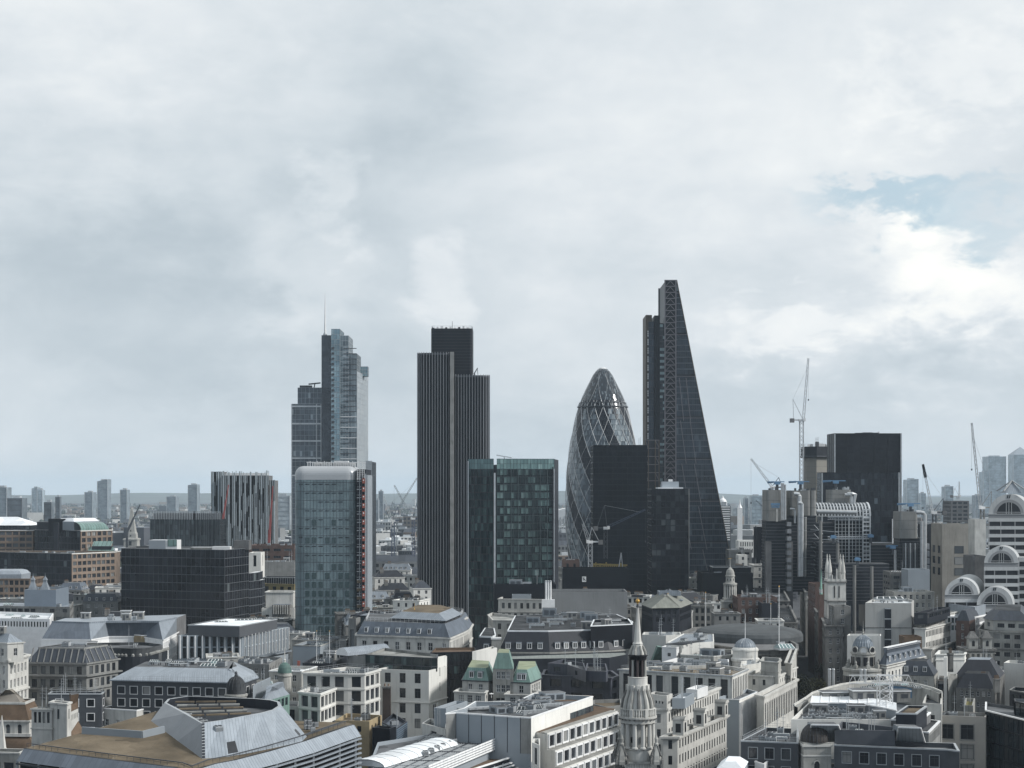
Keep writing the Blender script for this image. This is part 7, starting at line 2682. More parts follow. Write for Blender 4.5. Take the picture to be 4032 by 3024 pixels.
r = block('black_slate_wing', 'smaller black slate-roofed wing with one white dormer next to the stone building', P_, 27, M_dark, None, roof=False)
mansard(r, P_, 27.1, 33.6, 2.6, M_bs, M_felt_d, kerb=M_white_r, dorm=dict(w=2.0, h=2.3, pitch=4, z=2.0, n=1, edges=[0]))
b = MB()
x, y = roofpt(*v3(940, 400), 30)
b.box((x, y, 20), (3.2, 2.4, 13), M_stone2)
b.box((x, y, 33), (3.6, 2.8, .6), M_white)
b.build('chimney', r)

z = 37
P_ = pts(z, u3(1000, 1540), u3(1850, 1550), u3(1830, 1515), u3(1560, 1500), u3(1100, 1495))
r = block('flue_building', 'cream stone building with paired windows, an arched window and three white flues', P_, z, M_stone, M_gravel, sp=dict(w=1.3, h=2.5, pitch=2.65, fh=4.6, top=1.8, rows=3, kind='dark2'), cl=4, seed=55, bands=((0, .3, .4), (5.6, .3, .3)))
P2 = pts(z - 4, v3(855, 40), v3(905, 95), v3(1230, 100), v3(1225, 60), v3(900, 20))
block('', '', P2, z - 4.5, M_stone, M_gravel, root=r, wallname='front_wing', sp=dict(w=1.4, h=2.4, pitch=3, fh=4.4, top=1.4, rows=2, kind='dark2'), bands=((0, .3, .4),))
b = MB()
x, y = roofpt(*u3(1545, 1600), z)
b.box((x, y, z - 3), (5.5, 2, 5), M_white)
for s in (-.95, 0, .95):
 b.tube([(x + s, y, z + 1), (x + s, y, z + 9.5)], .42, M_white, 12)
 b.lathe([(.5, z + 9.4), (.5, z + 9.8), (.2, z + 10)], x + s, y, M_metal, 10)
b.build('flues', r)
P2 = dpoly(2016, 2092, 735, 8)
block('', '', P2, zat(2343, 735), M_panel, M_felt, root=r, wallname='rooftop_hut', z0=36)
dblock('black_roof_block', 'low black flat-roofed block at the foot of the green glass tower', 1945, 2190, 2300, 745, 26, M_black, M_felt_d, cl=4, seed=56)
dblock('grey_blank_wall', 'long blank grey rendered wall with a dark recess below the black tower', 2165, 2470, 2330, 700, 20, mat('blank_grey', (.235, .24, .24), .85, .2, var=.14, scale=.08, streak=.25), M_felt_d, cl=0)
dblock('dark_hoarding', 'black site hoarding with a small white sign below the tower crane', 2215, 2475, 2238, 900, 18, M_black, M_felt_d)
b = MB()
q = at(2300, 899.7)
z0 = zat(2291, 900)
b.box((q[0], q[1], z0), (2.2, .1, 2.9), M_white)
for a_, c_ in (((-.8, 2.2), (.25, 2.2)), ((-.3, 2.3), (-.3, .7)), ((.15, 1.7), (.75, .6)), ((.15, 1.7), (.15, .9))):
 b.bar((q[0] + a_[0], q[1] - .08, z0 + a_[1]), (q[0] + c_[0], q[1] - .08, z0 + c_[1]), .3, M_black, .06, up=(0, 1, 0))
tag(b.build('site_sign', loc=(q[0], q[1], z0)), 'small white square sign with black lettering on the black hoarding', 'sign')
r = dblock('red_brick_building', 'dark red-brown brick building at the foot of the spiral glass tower', 2215, 2282, 2205, 960, 16, M_brick, M_felt, sp=dict(w=1.4, h=2.4, pitch=3.4, top=2, rows=3, kind='plain'), cl=3, seed=57)
b = MB()
rr = random.Random(8)
for k in range(16):
 q = at(2338 + k * 8.2, 930)
 b.box((q[0], q[1], zat(2242, 930)), (.7, 1, rr.uniform(1.6, 4)), mat('yellow_formwork', (.45, .33, .10), .7, .2))
b.bar((*at(2336, 930), zat(2222, 930)), (*at(2470, 930), zat(2226, 930)), .5, M_gold and mat('yellow_formwork', (.45, .33, .10)), 1.0)
b.bar((*at(2436, 929), zat(2240, 930)), (*at(2446, 929), zat(2176, 930)), .5, M_white)
b.bar((*at(2452, 929), zat(2240, 930)), (*at(2446, 929), zat(2176, 930)), .4, M_white)
tag(b.build('formwork', loc=(*at(2400, 930), 0)), 'yellow lit formwork props on the site between the black towers', 'formwork')

z = 36
P_ = pts(z, u4(350, 1600), u4(470, 1645), u4(760, 1640), u4(890, 1590), u4(800, 1530), u4(480, 1540))
M_hip = seamed('sage_slates', (.185, .19, .165), 1.2, .85, .7, .2)
r = block('hip_roofed_hall', 'grey-green hipped roof hall with a boxy lantern and a white arcaded front', P_, z, M_dark, None, roof=False, sp=dict(w=1.5, h=2.0, pitch=2.2, fh=3, top=.8, rows=2, kind='dark2'))
mansard(r, offset(P_, .8), z + .05, z + 5, 8.5, M_hip, M_slate_m)
P2 = dpoly(2596, 2682, 705, 10)
block('', '', P2, zat(2330, 705), M_lead, M_zinc, root=r, z0=z + 4, wallname='lantern', bands=((3.4, .8, .4, M_lead),))
P2 = pts(30.5, v4(505, 55), v4(570, 85), v4(860, 60), v4(870, 20), v4(540, 20))
block('', '', P2, 30.5, M_render, M_felt, root=r, wallname='arcade', sp=dict(w=1.4, h=2.8, pitch=2.3, fh=4, top=.9, rows=1, kind='plain'), bands=((-.6, .2, .3),), rail=True)

D = 720
x, y = at(2875, D)
r = thing('clock_tower', 'round domed church tower of pale stone with a black clock face and columned belfry', 'clock tower', (x, y, 0))
m_ = mpx(D)
hw = lambda w: w * K2 * m_ * .5
yz = lambda cy: zat(1800 + cy * K2, D)
b = MB()
b.box((x, y, 0), (hw(340), hw(340), yz(1565)), M_stone2)
b.band(rect(x, y, hw(340), hw(340)), .4, yz(1572), yz(1556), M_stone)
b.box((x, y, yz(1556)), (hw(300), hw(300), 1), M_stone2)
b.build('tower', r)
b = MB()
b.lathe([(hw(100), yz(1560)), (hw(100), yz(1395)), (hw(150), yz(1392)), (hw(152), yz(1372)), (hw(100), yz(1365)), (hw(92), yz(1300)), (hw(108), yz(1298)), (hw(108), yz(1288)), (hw(96), yz(1284)), (hw(90), yz(1255)), (hw(66), yz(1225)), (hw(30), yz(1208)), (hw(14), yz(1200)), (hw(6), yz(1180))], x, y, M_stone2, 24)
b.build('belfry', r)
b = MB()
for k in range(8):
 a = math.pi * 2 * (k + .5) / 8
 for t in (-.2, .2):
  b.lathe([(hw(15), yz(1560)), (hw(13), yz(1555)), (hw(11), yz(1400)), (hw(16), yz(1393))], x + hw(128) * math.cos(a + t), y + hw(128) * math.sin(a + t), M_stone, 10)
b.build('columns', r)
b = MB()
for k in range(8):
 a = math.pi * 2 * k / 8 - math.pi / 2
 q = (x + hw(101) * math.cos(a), y + hw(101) * math.sin(a))
 b.box((*q, yz(1530)), (hw(34), .2, yz(1440) - yz(1530)), M_recess, a + math.pi / 2)
 q = (x + hw(94) * math.cos(a), y + hw(94) * math.sin(a))
 b.box((*q, yz(1345)), (hw(18), .2, yz(1320) - yz(1345)), M_recess, a + math.pi / 2)
b.build('belfry_opening', r)
b = MB()
q = Vector((x, y - hw(340) / 2 - .06, yz(1615)))
b.face([q + Vector((hw(62) * math.cos(t), 0, hw(62) * math.sin(t))) for t in (2 * math.pi * k / 24 for k in range(24))], M_black)
for k in range(12):
 t = 2 * math.pi * k / 12
 b.bar(q + Vector((hw(48) * math.cos(t), -.03, hw(48) * math.sin(t))), q + Vector((hw(57) * math.cos(t), -.03, hw(57) * math.sin(t))), .1, M_gold, .04, up=(0, 1, 0))
b.bar(q + Vector((0, -.04, 0)), q + Vector((0, -.04, hw(46))), .14, M_gold, .04, up=(0, 1, 0))
b.bar(q + Vector((0, -.04, 0)), q + Vector((hw(6), -.04, -hw(34))), .16, M_gold, .04, up=(0, 1, 0))
b.build('clock_face', r)
b = MB()
b.tube([(x, y, yz(1190)), (x, y, yz(1098))], .12, M_stone, 6, .06)
b.bar((x - .9, y, yz(1105)), (x + .8, y, yz(1103)), .15, M_gold)
b.build('vane', r)

r = dblock('black_terrace_block', 'black stepped block with white roof edges behind the clock tower', 2765, 2965, 2255, 880, 24, M_black, M_felt_d, cl=3, seed=58, coping=None)
P_ = dpoly(2805, 2957, 888, 12)
block('', '', P_, zat(2232, 888), M_black, M_white_r, root=r, z0=40, wallname='upper_wall', coping=M_white)
r = dblock('cream_flats', 'sunlit cream apartment block with balconies right of the black terrace block', 2968, 3014, 2225, 930, 18, M_stone, M_lead, sp=dict(w=1.2, h=1.8, pitch=2.4, fh=3.4, top=1.6, rows=6, kind='sash'), bands=((0, .3, .4), (7, .4, .3)), cl=2, seed=59)
dblock('black_cube_block', 'plain black block beside the pale lift tower pods', 2980, 3018, 2076, 1010, 14, M_black, M_felt_d)
dblock('pale_hut_building', 'small pale stepped building with two windows beneath the wedge tower edge', 2908, 2943, 2185, 990, 12, M_render, M_white_r, sp=dict(w=1.3, h=1.8, pitch=2.6, top=1.2, rows=2, kind='dark2'), cl=2, seed=60)
dblock('grey_roof_block', 'grey stepped rooftop block between the wedge tower and the pale flats', 2870, 2960, 2165, 1060, 16, M_conc, M_white_r, cl=5, seed=61, sp=dict(w=3, h=1.4, pitch=4, top=1.6, rows=2, kind='triple'))
dblock('long_white_building', 'long low white building with closely ranked windows under the thin white spire', 2908, 2980, 2128, 1250, 16, M_render, M_white_r, sp=dict(w=.8, h=3.2, pitch=1.6, fh=5, top=1.2, rows=2, kind='plain'))
dblock('dark_plant_block', 'dark rooftop plant block with a brick side in front of the pipe-clad towers', 2905, 3060, 2352, 700, 20, M_brick, M_felt_d, cl=10, seed=62, sp=PUNCH)
dblock('grey_plant_block', 'grey plant box on a dark roof beside the street canyon', 3000, 3062, 2375, 690, 12, M_dark, M_felt, cl=6, seed=63)
r = dblock('dark_gabled_block', 'dark brick gabled block behind the twin-pinnacled church', 3210, 3330, 2300, 760, 18, M_brick, M_felt_d, cl=6, seed=64, sp=PUNCH)
dblock('white_canopy_block', 'small block with a white canopy roof and a gable above the street', 3285, 3350, 2388, 655, 12, M_stone3, M_white_r, sp=PUNCH)

D = 700
x, y = at(3288, D)
m_ = mpx(D)
w5 = lambda w: w * K1 * m_ * .5
yz = lambda cy: zat(1800 + cy * K1, D)
r = thing('church_tower', 'square stone gothic church tower with tall corner pinnacles and lancet openings', 'church tower', (x, y, 0))
P_ = rect(x, y, w5(380), w5(380))
b = MB()
b.prism(P_, 0, yz(1300), M_stone, M_felt)
b.band(P_, .35, yz(1312), yz(1296), M_stone3)
b.band(P_, .35, yz(1508), yz(1496), M_stone3)
for k in range(5):
 if k != 0 and k != 4:
  b.box((x - w5(190) + w5(380) * k / 4, y - w5(190), yz(1300)), (.5, .5, 3 + (k == 2) * 2.5), M_stone)
b.band(P_, .1, yz(1300), yz(1272), M_stone, -.5)
b.build('tower', r)
for sx, sy in ((-1, -1), (1, -1), (-1, 1), (1, 1)):
 b = MB()
 b.lathe([(w5(44), yz(1500)), (w5(44), yz(1310)), (w5(50), yz(1308)), (w5(46), yz(1215)), (w5(52), yz(1205)), (w5(38), yz(1140)), (w5(10), yz(1052)), (w5(16), yz(1045)), (w5(3), yz(1012))], x + sx * w5(140), y + sy * w5(140), M_stone, 8, a0=math.pi / 8)
 b.build('pinnacle', r)
for s in (-.5, .5):
 b = MB()
 cx_ = x + s * w5(95)
 yf = y - w5(190) - .06
 hwid = w5(26)
 b.face([(cx_ - hwid / 2, yf, yz(1465)), (cx_ + hwid / 2, yf, yz(1465)), (cx_ + hwid / 2, yf, yz(1350)), (cx_, yf, yz(1335)), (cx_ - hwid / 2, yf, yz(1350))], M_recess)
 b.bar((cx_, yf - .02, yz(1465)), (cx_, yf - .02, yz(1340)), .15, M_stone3)
 b.bar((cx_ - hwid / 2, yf - .02, yz(1400)), (cx_ + hwid / 2, yf - .02, yz(1400)), .2, M_stone3)
 b.build('lancet_opening', r)
x, y = at(3233, 690)
r = thing('green_spire', 'thin green copper spire on an open lantern over a dark brick tower', 'spire', (x, y, 0))
b = MB()
b.box((x, y, 0), (w5(95), w5(95), yz(1420)), M_brick)
b.build('tower', r)
b = MB()
b.lathe([(w5(30), yz(1420)), (w5(30), yz(1408)), (w5(18), yz(1404)), (w5(18), yz(1370)), (w5(28), yz(1366)), (w5(24), yz(1352)), (w5(4), yz(1180)), (w5(1), yz(1160))], x, y, mat('bright_copper', (.24, .42, .34), .6, .25, var=.15, scale=.5), 8)
b.build('spire', r)
b = MB()
for k in range(8):
 a = 2 * math.pi * k / 8
 b.bar((x + w5(24) * math.cos(a), y + w5(24) * math.sin(a), yz(1406)), (x + w5(24) * math.cos(a), y + w5(24) * math.sin(a), yz(1368)), .2, M_white)
b.build('lantern', r)

STW = dict(w=1.1, h=2.0, pitch=2.3, fh=3.7, top=1.6, rows=6, kind='sash', margin=.5)
def street(label, px0, D0_, px1, D1_, z, side, wall, depth=22, seed=70, name='street_building', **k):
 a, c = Vector(at(px0, D0_)), Vector(at(px1, D1_))
 o = Vector((side * depth, 0))
 P = [tuple(a + o), tuple(a), tuple(c), tuple(c + o)] if side < 0 else [tuple(a), tuple(a + o), tuple(c + o), tuple(c)]
 return block(name, label, P, z, wall, M_felt_d, sp=STW, bands=((0, .5, .5), (4.2, .3, .3)), cl=6, seed=seed, **k)
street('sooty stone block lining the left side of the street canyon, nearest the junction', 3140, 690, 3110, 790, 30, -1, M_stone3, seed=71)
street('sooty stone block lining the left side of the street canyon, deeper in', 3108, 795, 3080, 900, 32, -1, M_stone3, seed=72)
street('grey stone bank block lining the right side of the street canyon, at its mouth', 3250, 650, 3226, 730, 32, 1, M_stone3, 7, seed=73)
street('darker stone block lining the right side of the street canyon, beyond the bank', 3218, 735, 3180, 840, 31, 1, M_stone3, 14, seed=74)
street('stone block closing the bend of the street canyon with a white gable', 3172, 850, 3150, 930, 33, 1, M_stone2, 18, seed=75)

z = 41
P_ = pts(z, u5(550, 1525), u5(1035, 1528), u5(1060, 1500), u5(1000, 1480), u5(640, 1478))
r = block('pale_concrete_block', 'tall blank pale concrete block with a dark glazed stair strip up its middle', P_, z, mat('pale_concrete', (.40, .395, .375), .85, .2, var=.1, scale=.1, streak=.25), M_white_r, cl=3, seed=80, bands=((9.5, .15, .3, M_stone3),))
a, c = Vector((*P_[0], 0)), Vector((*P_[1], 0))
q0, q1 = a.lerp(c, .41), a.lerp(c, .56)
bg, bm = MB(), MB()
curtain(bg, bm, (q0.x, q0.y - .35), (q1.x, q1.y - .35), 0, z - 2, DKG, M_metal, 2.2, 4, .15, .4)
bg.prism([(q0.x, q0.y - .3), (q1.x, q1.y - .3), (q1.x, q1.y), (q0.x, q0.y)], 0, z - 2, M_dark)
bg.build('stair_glazing', r)
bm.build('mullions', r)
put(PRO['skylight'], 'skylight', r, (*roofpt(*u5(800, 1490), z), z), 0, (12, 4, 1.2))
P_ = q3(35, v5(1055, 80), v5(1170, 85), v5(1525, 18))
r = block('white_facade_building', 'long white stone facade with ranks of small windows stepping down a side street', P_, 35, M_stone, M_felt_d, specs={1: dict(w=.9, h=2.6, pitch=1.75, fh=4.6, top=.9, rows=1, kind='plain', margin=.4, depth=.09)}, bands=((0, .3, .4), (3.9, .2, .3)))
P2 = q3(31.8, v5(1065, 185), v5(1180, 190), v5(1568, 98))
block('', '', P2, 31.6, M_stone, M_gravel, root=r, specs={1: dict(w=.9, h=2.2, pitch=1.85, fh=4.3, top=1.3, rows=2, kind='plain', margin=.4, depth=.09)}, wallname='middle_wall', bands=((0, .5, .4), (8.3, .4, .4)))
P3 = q3(24.4, v5(1150, 400), v5(1245, 405), v5(1592, 290))
block('', '', P3, 24.2, M_stone, M_gravel, root=r, specs={1: dict(w=1.0, h=2.6, pitch=2.0, fh=4.4, top=1.0, rows=3, kind='plain', margin=.4, depth=.09)}, wallname='lower_wall', bands=((0, .5, .5),))
P2 = q3(39, u5(1060, 1590), u5(1200, 1590), u5(1440, 1530))
block('', '', P2, 37.5, M_dark, M_felt_d, root=r, z0=33, wallname='attic', sp=dict(w=2.2, h=1.4, pitch=2.8, top=.7, rows=1, kind='triple'), cl=3, seed=81)
dblock('brown_tile_stack', 'squat brown-tiled stair block on a white wall above the bank wing', 3560, 3630, 2507, 600, 8, M_brownroof, M_felt)
r = block('red_brick_block', 'small red-brick building with white windows and a dark mansard roof', q3(33, v5(1500, 115), v5(1640, 120), v5(1755, 85)), 33, M_brick, None, sp=dict(w=1.0, h=2.4, pitch=2.1, fh=3.6, top=1.3, rows=3, kind='sash'), roof=False)
mansard(r, q3(33, v5(1500, 115), v5(1640, 120), v5(1755, 85)), 33, 37, 1.8, M_slate, M_slate)
P_ = q3(31.5, v5(1730, 205), v5(1860, 225), v5(2330, 238))
P_ = pts(31.5, v5(1740, 200), v5(1850, 222), v5(2330, 240), v5(2330, 130), v5(1800, 130))
r = block('stone_office_block', 'pale stone office block with grouped windows and a dark attic at the right edge', P_, 31.5, M_stone2, None, sp=dict(w=2.2, h=1.7, pitch=3.6, fh=3.35, top=1.2, rows=5, kind='triple'), roof=False, bands=((0, .5, .5), (6.6, .35, .6, M_stone3)))
P2 = offset(P_, -2)
block('', '', P2, 35.5, M_stone2, None, root=r, z0=31.5, wallname='attic_wall', sp=dict(w=2.6, h=1.6, pitch=3.6, fh=3, top=1.2, rows=1, kind='triple'), roof=False)
mansard(r, offset(P2, .6), 35.5, 39, 4, M_slate, M_felt_d)
P_ = pts(39, u5(1385, 1490), u5(1700, 1530), u5(1895, 1480), u5(1500, 1460))
r = block('zinc_screen_block', 'low block with a blue-grey sheet metal plant screen before the arched building', P_, 37.5, M_zinc, M_white_r, sp=None)
P_ = pts(35, u5(1385, 1640), u5(1700, 1645), u5(2050, 1570), u5(1900, 1540))
block('glass_gallery_block', 'low block with a long white-edged stepped glass gallery roof', P_, 34, M_white, M_zinc, sp=dict(w=1.0, h=2, pitch=1.4, top=.6, fh=3, rows=2, kind='teal'), cl=3, seed=83)

x, y = roofpt(*v5(1715, 400), 27)
r = thing('twin_turret_church', 'sooty baroque church front with two small square bell turrets and a stone cornice', 'church', (x, y, 0))
s_ = 58 / (2400 + 400 * K1 - HY) * K1
b = MB()
P_ = rect(x, y, 290 * s_, 11)
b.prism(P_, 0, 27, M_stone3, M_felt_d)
b.band(P_, .7, 26.3, 27.1, M_stone3)
b.band(P_, .35, 25.3, 25.7, M_stone2)
for k in range(5):
 b.box((x - 110 * s_ + 55 * s_ * k, y - 5.7, 18), (.8, .6, 7.4), M_stone2)
b.build('wall', r)
for s in (-1, 1):
 cx_ = x + s * 72 * s_
 b = MB()
 q = rect(cx_, y - 3.4, 95 * s_, 95 * s_)
 b.prism(q, 27, 31.2, M_stone2)
 b.band(q, .4, 30.6, 31.2, M_stone3)
 b.face([(cx_ - .5, y - 3.4 - 47.5 * s_ - .04, 28), (cx_ + .5, y - 3.4 - 47.5 * s_ - .04, 28), (cx_ + .5, y - 3.4 - 47.5 * s_ - .04, 29.7), (cx_, y - 3.4 - 47.5 * s_ - .04, 30.2), (cx_ - .5, y - 3.4 - 47.5 * s_ - .04, 29.7)], M_recess)
 b.loft([[(p[0], p[1], 31.2) for p in q], [(p[0], p[1], 32.2) for p in offset(q, -.5)], [(p[0], p[1], 33.3) for p in offset(q, -1.0)]], M_stone3, M_stone3)
 b.build('turret', r)

D = 690
r = thing('arched_building', 'white postmodern office building of stacked round arches with dark fan windows', 'building', (*at(3960, D + 10), 0))
m_ = mpx(D)
M_arch = mat('white_stone_cladding', (.40, .41, .41), .6, .3, var=.1, scale=.1, streak=.2)
M_arch2 = mat('grey_stone_cladding', (.22, .225, .23), .6, .3, var=.1, scale=.1)

def arch_bay(x0, x1, ysp, ybot, Dd, depth, name):
 X0, X1 = at(x0, Dd)[0], at(x1, Dd)[0]
 sk = lambda p: (p[0] + max(0, p[1] - Dd) * .37, p[1], p[2])
 c, R_ = (X0 + X1) / 2, (X1 - X0) / 2
 zs, zb = zat(ysp, Dd), max(0, zat(ybot, Dd))
 N_ = 24
 arc = lambda f, yy, dz=0: [(c + R_ * f * math.cos(math.pi * (1 - k / N_)), yy, zs + dz + R_ * f * math.sin(math.pi * k / N_)) for k in range(N_ + 1)]
 b = MB()
 o0, o1 = arc(1, Dd), arc(1, Dd + depth)
 for k in range(N_):
  b.face([o0[k], o0[k + 1], sk(o1[k + 1]), sk(o1[k])], M_arch)
 for f0, f1, m, y0 in ((1, .74, M_arch, Dd), (.74, .6, M_arch2, Dd - .12)):
  a0, a1 = arc(f0, y0), arc(f1, y0)
  for k in range(N_):
   b.face([a1[k], a1[k + 1], a0[k + 1], a0[k]][::-1], m)
 for xx, s in ((X0, 1), (X1, -1)):
  q = [(xx, Dd, zb), sk((xx, Dd + depth, zb)), sk((xx, Dd + depth, zs)), (xx, Dd, zs)]
  b.face(q[::s], M_arch)
 b.face([(X0, Dd, zb), (X1, Dd, zb), (X1, Dd, zs), (X0, Dd, zs)], M_arch2)
 z = zs - 1.6
 b2 = MB()
 while z > zb + 1 and z > zs - 44:
  b.box((c, Dd - .1, z - 1.45), (R_ * 2.02, .5, 1.45), M_arch)
  b2.box((c, Dd - .02, z - 3.4), (R_ * 1.96, .08, 1.95), M_recess)
  for u in (-.98, -.4, .3, .98):
   b.box((c + R_ * u, Dd - .12, z - 3.4), (.42, .45, 1.95), M_arch2)
  z -= 3.4
 b.build(name + '_wall', r)
 b2.face(arc(.6, Dd - .06) + [], M_recess)
 b2.build(name + '_window', r)
 b3 = MB()
 for u in (-.13, .0, .13):
  b3.bar((c + R_ * u, Dd - .16, zs), (c + R_ * u, Dd - .16, zs + R_ * .58), .2, M_arch)
 b3.bar((c - R_, Dd - .16, zs + .2), (c + R_, Dd - .16, zs + .2), .3, M_arch)
 b3.bar((c - R_ * .58, Dd - .16, zs + 1.0), (c + R_ * .58, Dd - .16, zs + 1.0), .2, M_arch)
 for u in (-.05, .05):
  b3.bar((c + R_ * u - .2, Dd - .1, zs + R_ * .8), (c + R_ * u + .1, Dd - .1, zs + R_ * .97), .4, M_recess, .1, up=(0, 1, 0))
 b3.build(name + '_glazing_bars', r)

arch_bay(3892, 4052, 2026, 2400, D + 26, 30, 'tall')
arch_bay(3875, 4010, 2218, 2500, D + 12, 16, 'middle')
arch_bay(3720, 3852, 2343, 2560, D + 4, 34, 'left')
arch_bay(3846, 3988, 2382, 2600, D, 20, 'front')
b = MB()
x, y = at(3984, D + 30)
q = zat(1924, D + 30)
for s, t in ((-1, -1), (1, -1), (1, 1), (-1, 1)):
 b.bar((x + s * 5, y + t * 5, q - 1), (x, y, zat(1893, D + 30)), .5, M_arch)
b.loft([[(x + s * 4, y + t * 4, q - 2) for s, t in ((-1, -1), (1, -1), (1, 1), (-1, 1))], [(x + s * .2, y + t * .2, zat(1899, D + 30)) for s, t in ((-1, -1), (1, -1), (1, 1), (-1, 1))]], M_lead, M_lead)
b.build('pyramid_crest', r)
b = MB()
b.prism(dpoly(4010, 4100, D + 13, 14), 0, zat(2200, D), M_arch, M_arch)
for k in range(9):
 b.box((at(4045, D + 12.9)[0], D + 12.9, zat(2235 + 32 * k, D)), (6.5, .1, 1.9), M_recess)
b.build('side_wing', r)
dblock('dark_vault_block', 'dark grey vaulted roof block wedged left of the arched building', 3840, 3890, 2190, 760, 20, M_conc_d, M_slate_m)
dblock('beige_wall_block', 'tall beige concrete wall with faint blocked windows and a rusty pipe', 3710, 3843, 2063, 900, 24, mat('patched_concrete', (.33, .31, .275), .9, .2, var=.2, scale=.12, streak=.3), M_felt, sp=dict(w=5, h=4, pitch=9, fh=6, top=12, rows=3, kind='plain', depth=.05), cl=3, seed=85)
dblock('navy_glass_block', 'dark navy glass block between the pipe-clad tower and the beige wall', 3648, 3712, 2065, 930, 20, M_dark, M_felt_d, cl=2, seed=86)
dblock('cream_scaffold_block', 'narrow cream block with site stairs beside the arched building', 3838, 3882, 2045, 860, 12, M_stone, M_felt, cl=2, seed=87)
dblock('unfinished_building', 'grey concrete frame building with open floors far behind the beige wall', 3745, 3816, 1972, 1600, 30, M_conc_d, M_conc, sp=dict(w=4, h=2.4, pitch=5, fh=3.8, top=1, rows=12, kind='plain', depth=1.0))
# ------------------------------------------------------------------ pipe-clad building with barrel atrium
D = 880
r = thing('pipe_clad_building', 'inside-out steel and concrete building with pipe-clad towers, blue cranes and a barrel-vaulted atrium', 'building', (*at(3300, D + 20), 0))
M_pod = mat('pod_concrete', (.205, .205, .195), .7, .3, var=.15, scale=.12, streak=.35)
M_lat = mat('white_lattice', (.50, .52, .53), .4, .5, var=.1)

def shaft(x0, x1, y0, y1, Dd, depth, nm):
 """dark service tower ringed by floor slabs"""
 b = MB()
 P = dpoly(x0, x1, Dd, depth)
 z0, z1 = max(0, zat(y1, Dd)), zat(y0, Dd)
 b.prism(P, z0, z1, M_dark, M_felt_d, False)
 z = z1
 while z > z0 + 2:
  b.band(P, .25, z - .5, z, M_dsteel)
  b.band(P, .12, z - 1.9, z - 1.7, mat('mid_steel', (.16, .17, .18), .5, .4))
  z -= 3.4
 b.build(nm, r)

def pod(x0, x1, y0, y1, Dd, depth):
 b = MB()
 P = dpoly(x0, x1, Dd, depth)
 P = rounded(P, 1.2, 3)
 b.prism(P, zat(y1, Dd), zat(y0, Dd), M_pod, M_felt)
 for f in (.33, .66):
  z = zat(y1, Dd) + (zat(y0, Dd) - zat(y1, Dd)) * f
  b.band(P, .06, z, z + .2, M_conc_d)
 b.build('plant_pod', r)
 rr = random.Random(int(x0))
 b = MB()
 for k in range(7):
  q = at(rr.uniform(x0 + 8, x1 - 8), Dd + rr.uniform(1, depth - 1))
  b.box((*q, zat(y0, Dd)), (1, .8, rr.uniform(.6, 1.6)), rr.choice((M_dsteel, M_metal)))
 b.build('pod_equipment', r)

def pipe(pp_, rad_, m=M_steel, n=10):
 b = MB()
 b.tube(pp_, rad_, m, n)
 L = 0
 b.build('pipe', r)

def pv(px, y0, y1, Dd, rad_, bend=None, m=None):
 x, y = at(px, Dd)
 z0, z1 = max(4, zat(y1, Dd)), zat(y0, Dd)
 p = [(x, y, z0), (x, y, z1)]
 if bend:
  p += [(x + bend * .3, y, z1 + abs(bend) * .45), (x + bend, y, z1 + abs(bend) * .6), (x + bend * 1.9, y, z1 + abs(bend) * .6)]
 pipe(p, rad_, m or M_steel)
 b = MB()
 z = z0 + 3
 while z < z1:
  b.lathe([(rad_ * 1.12, z), (rad_ * 1.12, z + .25)], x, y, M_metal, 10, cap=False)
  z += 7
 b.build('pipe_collars', r)

def roof_crane(px, py, Dd, w=100, flip=1):
 x, y = at(px, Dd)
 m_ = mpx(Dd)
 z = zat(py, Dd)
 b = MB()
 b.box((x, y, z - 30 * m_), (1.3, 1.3, 26 * m_), M_dsteel)
 b.box((x, y, z - 8 * m_), (3.0, 2, 10 * m_), M_blue)
 b.bar((x - flip * w * .55 * m_, y, z + 3 * m_), (x + flip * w * .4 * m_, y, z + 3 * m_), 1.2, M_blue, .5)
 b.bar((x - flip * w * .55 * m_, y, z), (x - flip * w * .2 * m_, y, z + 2 * m_), .6, M_blue, 1.0)
 b.build('cleaning_crane', r)

shaft(3016, 3104, 2050, 2330, D - 6, 14, 'service_tower')
shaft(3108, 3212, 2030, 2330, D - 2, 15, 'service_tower')
pod(3017, 3080, 1929, 2052, D - 7, 15)
pod(3110, 3190, 1931, 2030, D - 4, 14)
pod(3188, 3214, 1931, 2034, D - 2, 14)
b = MB()
for x0, y0 in ((3016, 2052), (3100, 2054)):
 b.prism(dpoly(x0, x0 + 22, D - 10, 5), 8, zat(y0 + 78, D), M_conc_d, M_conc_d)
for k in range(10):
 b.prism(dpoly(3100, 3116, D - 12, 5), zat(2070 + 28 * k, D), zat(2054 + 28 * k, D), mat('steel_pod', (.30, .31, .32), .4, .4, metal=.2), None)
b.build('stacked_pods', r)
b = MB()
for k in range(3):
 q = at(3078 + k * 7, D - 10)
 b.tube([(*q, zat(2045, D)), (*q, zat(1903 + (k == 2) * 5, D))], .5, M_steel, 10)
b.build('white_flues', r)
q = at(3059, D - 12)
b = MB()
b.box((*q, zat(2052, D)), (.9, .8, 55 * mpx(D)), M_stone)
b.box((*at(3053, D - 12), zat(1998, D)), (4.2, 1.5, .8), M_blue)
b.box((*at(3053, D - 12), zat(1990, D)), (4.6, 1.8, 1.3), M_blue)
b.build('blue_hoist', r)
pv(3148, 1952, 2270, D - 8, 1.15, -1.6)
pv(3158, 1985, 2270, D - 9, .9, -1.0)
pv(3170, 2035, 2270, D - 8, .8, None, M_conc)
pv(3130, 2010, 2060, D - 8, .6, -1.4)
shaft(3176, 3430, 2060, 2330, D + 6, 30, 'office_floors')
shaft(3224, 3300, 2135, 2340, D - 14, 14, 'office_floors')
shaft(3416, 3560, 2145, 2330, D + 4, 20, 'office_floors')
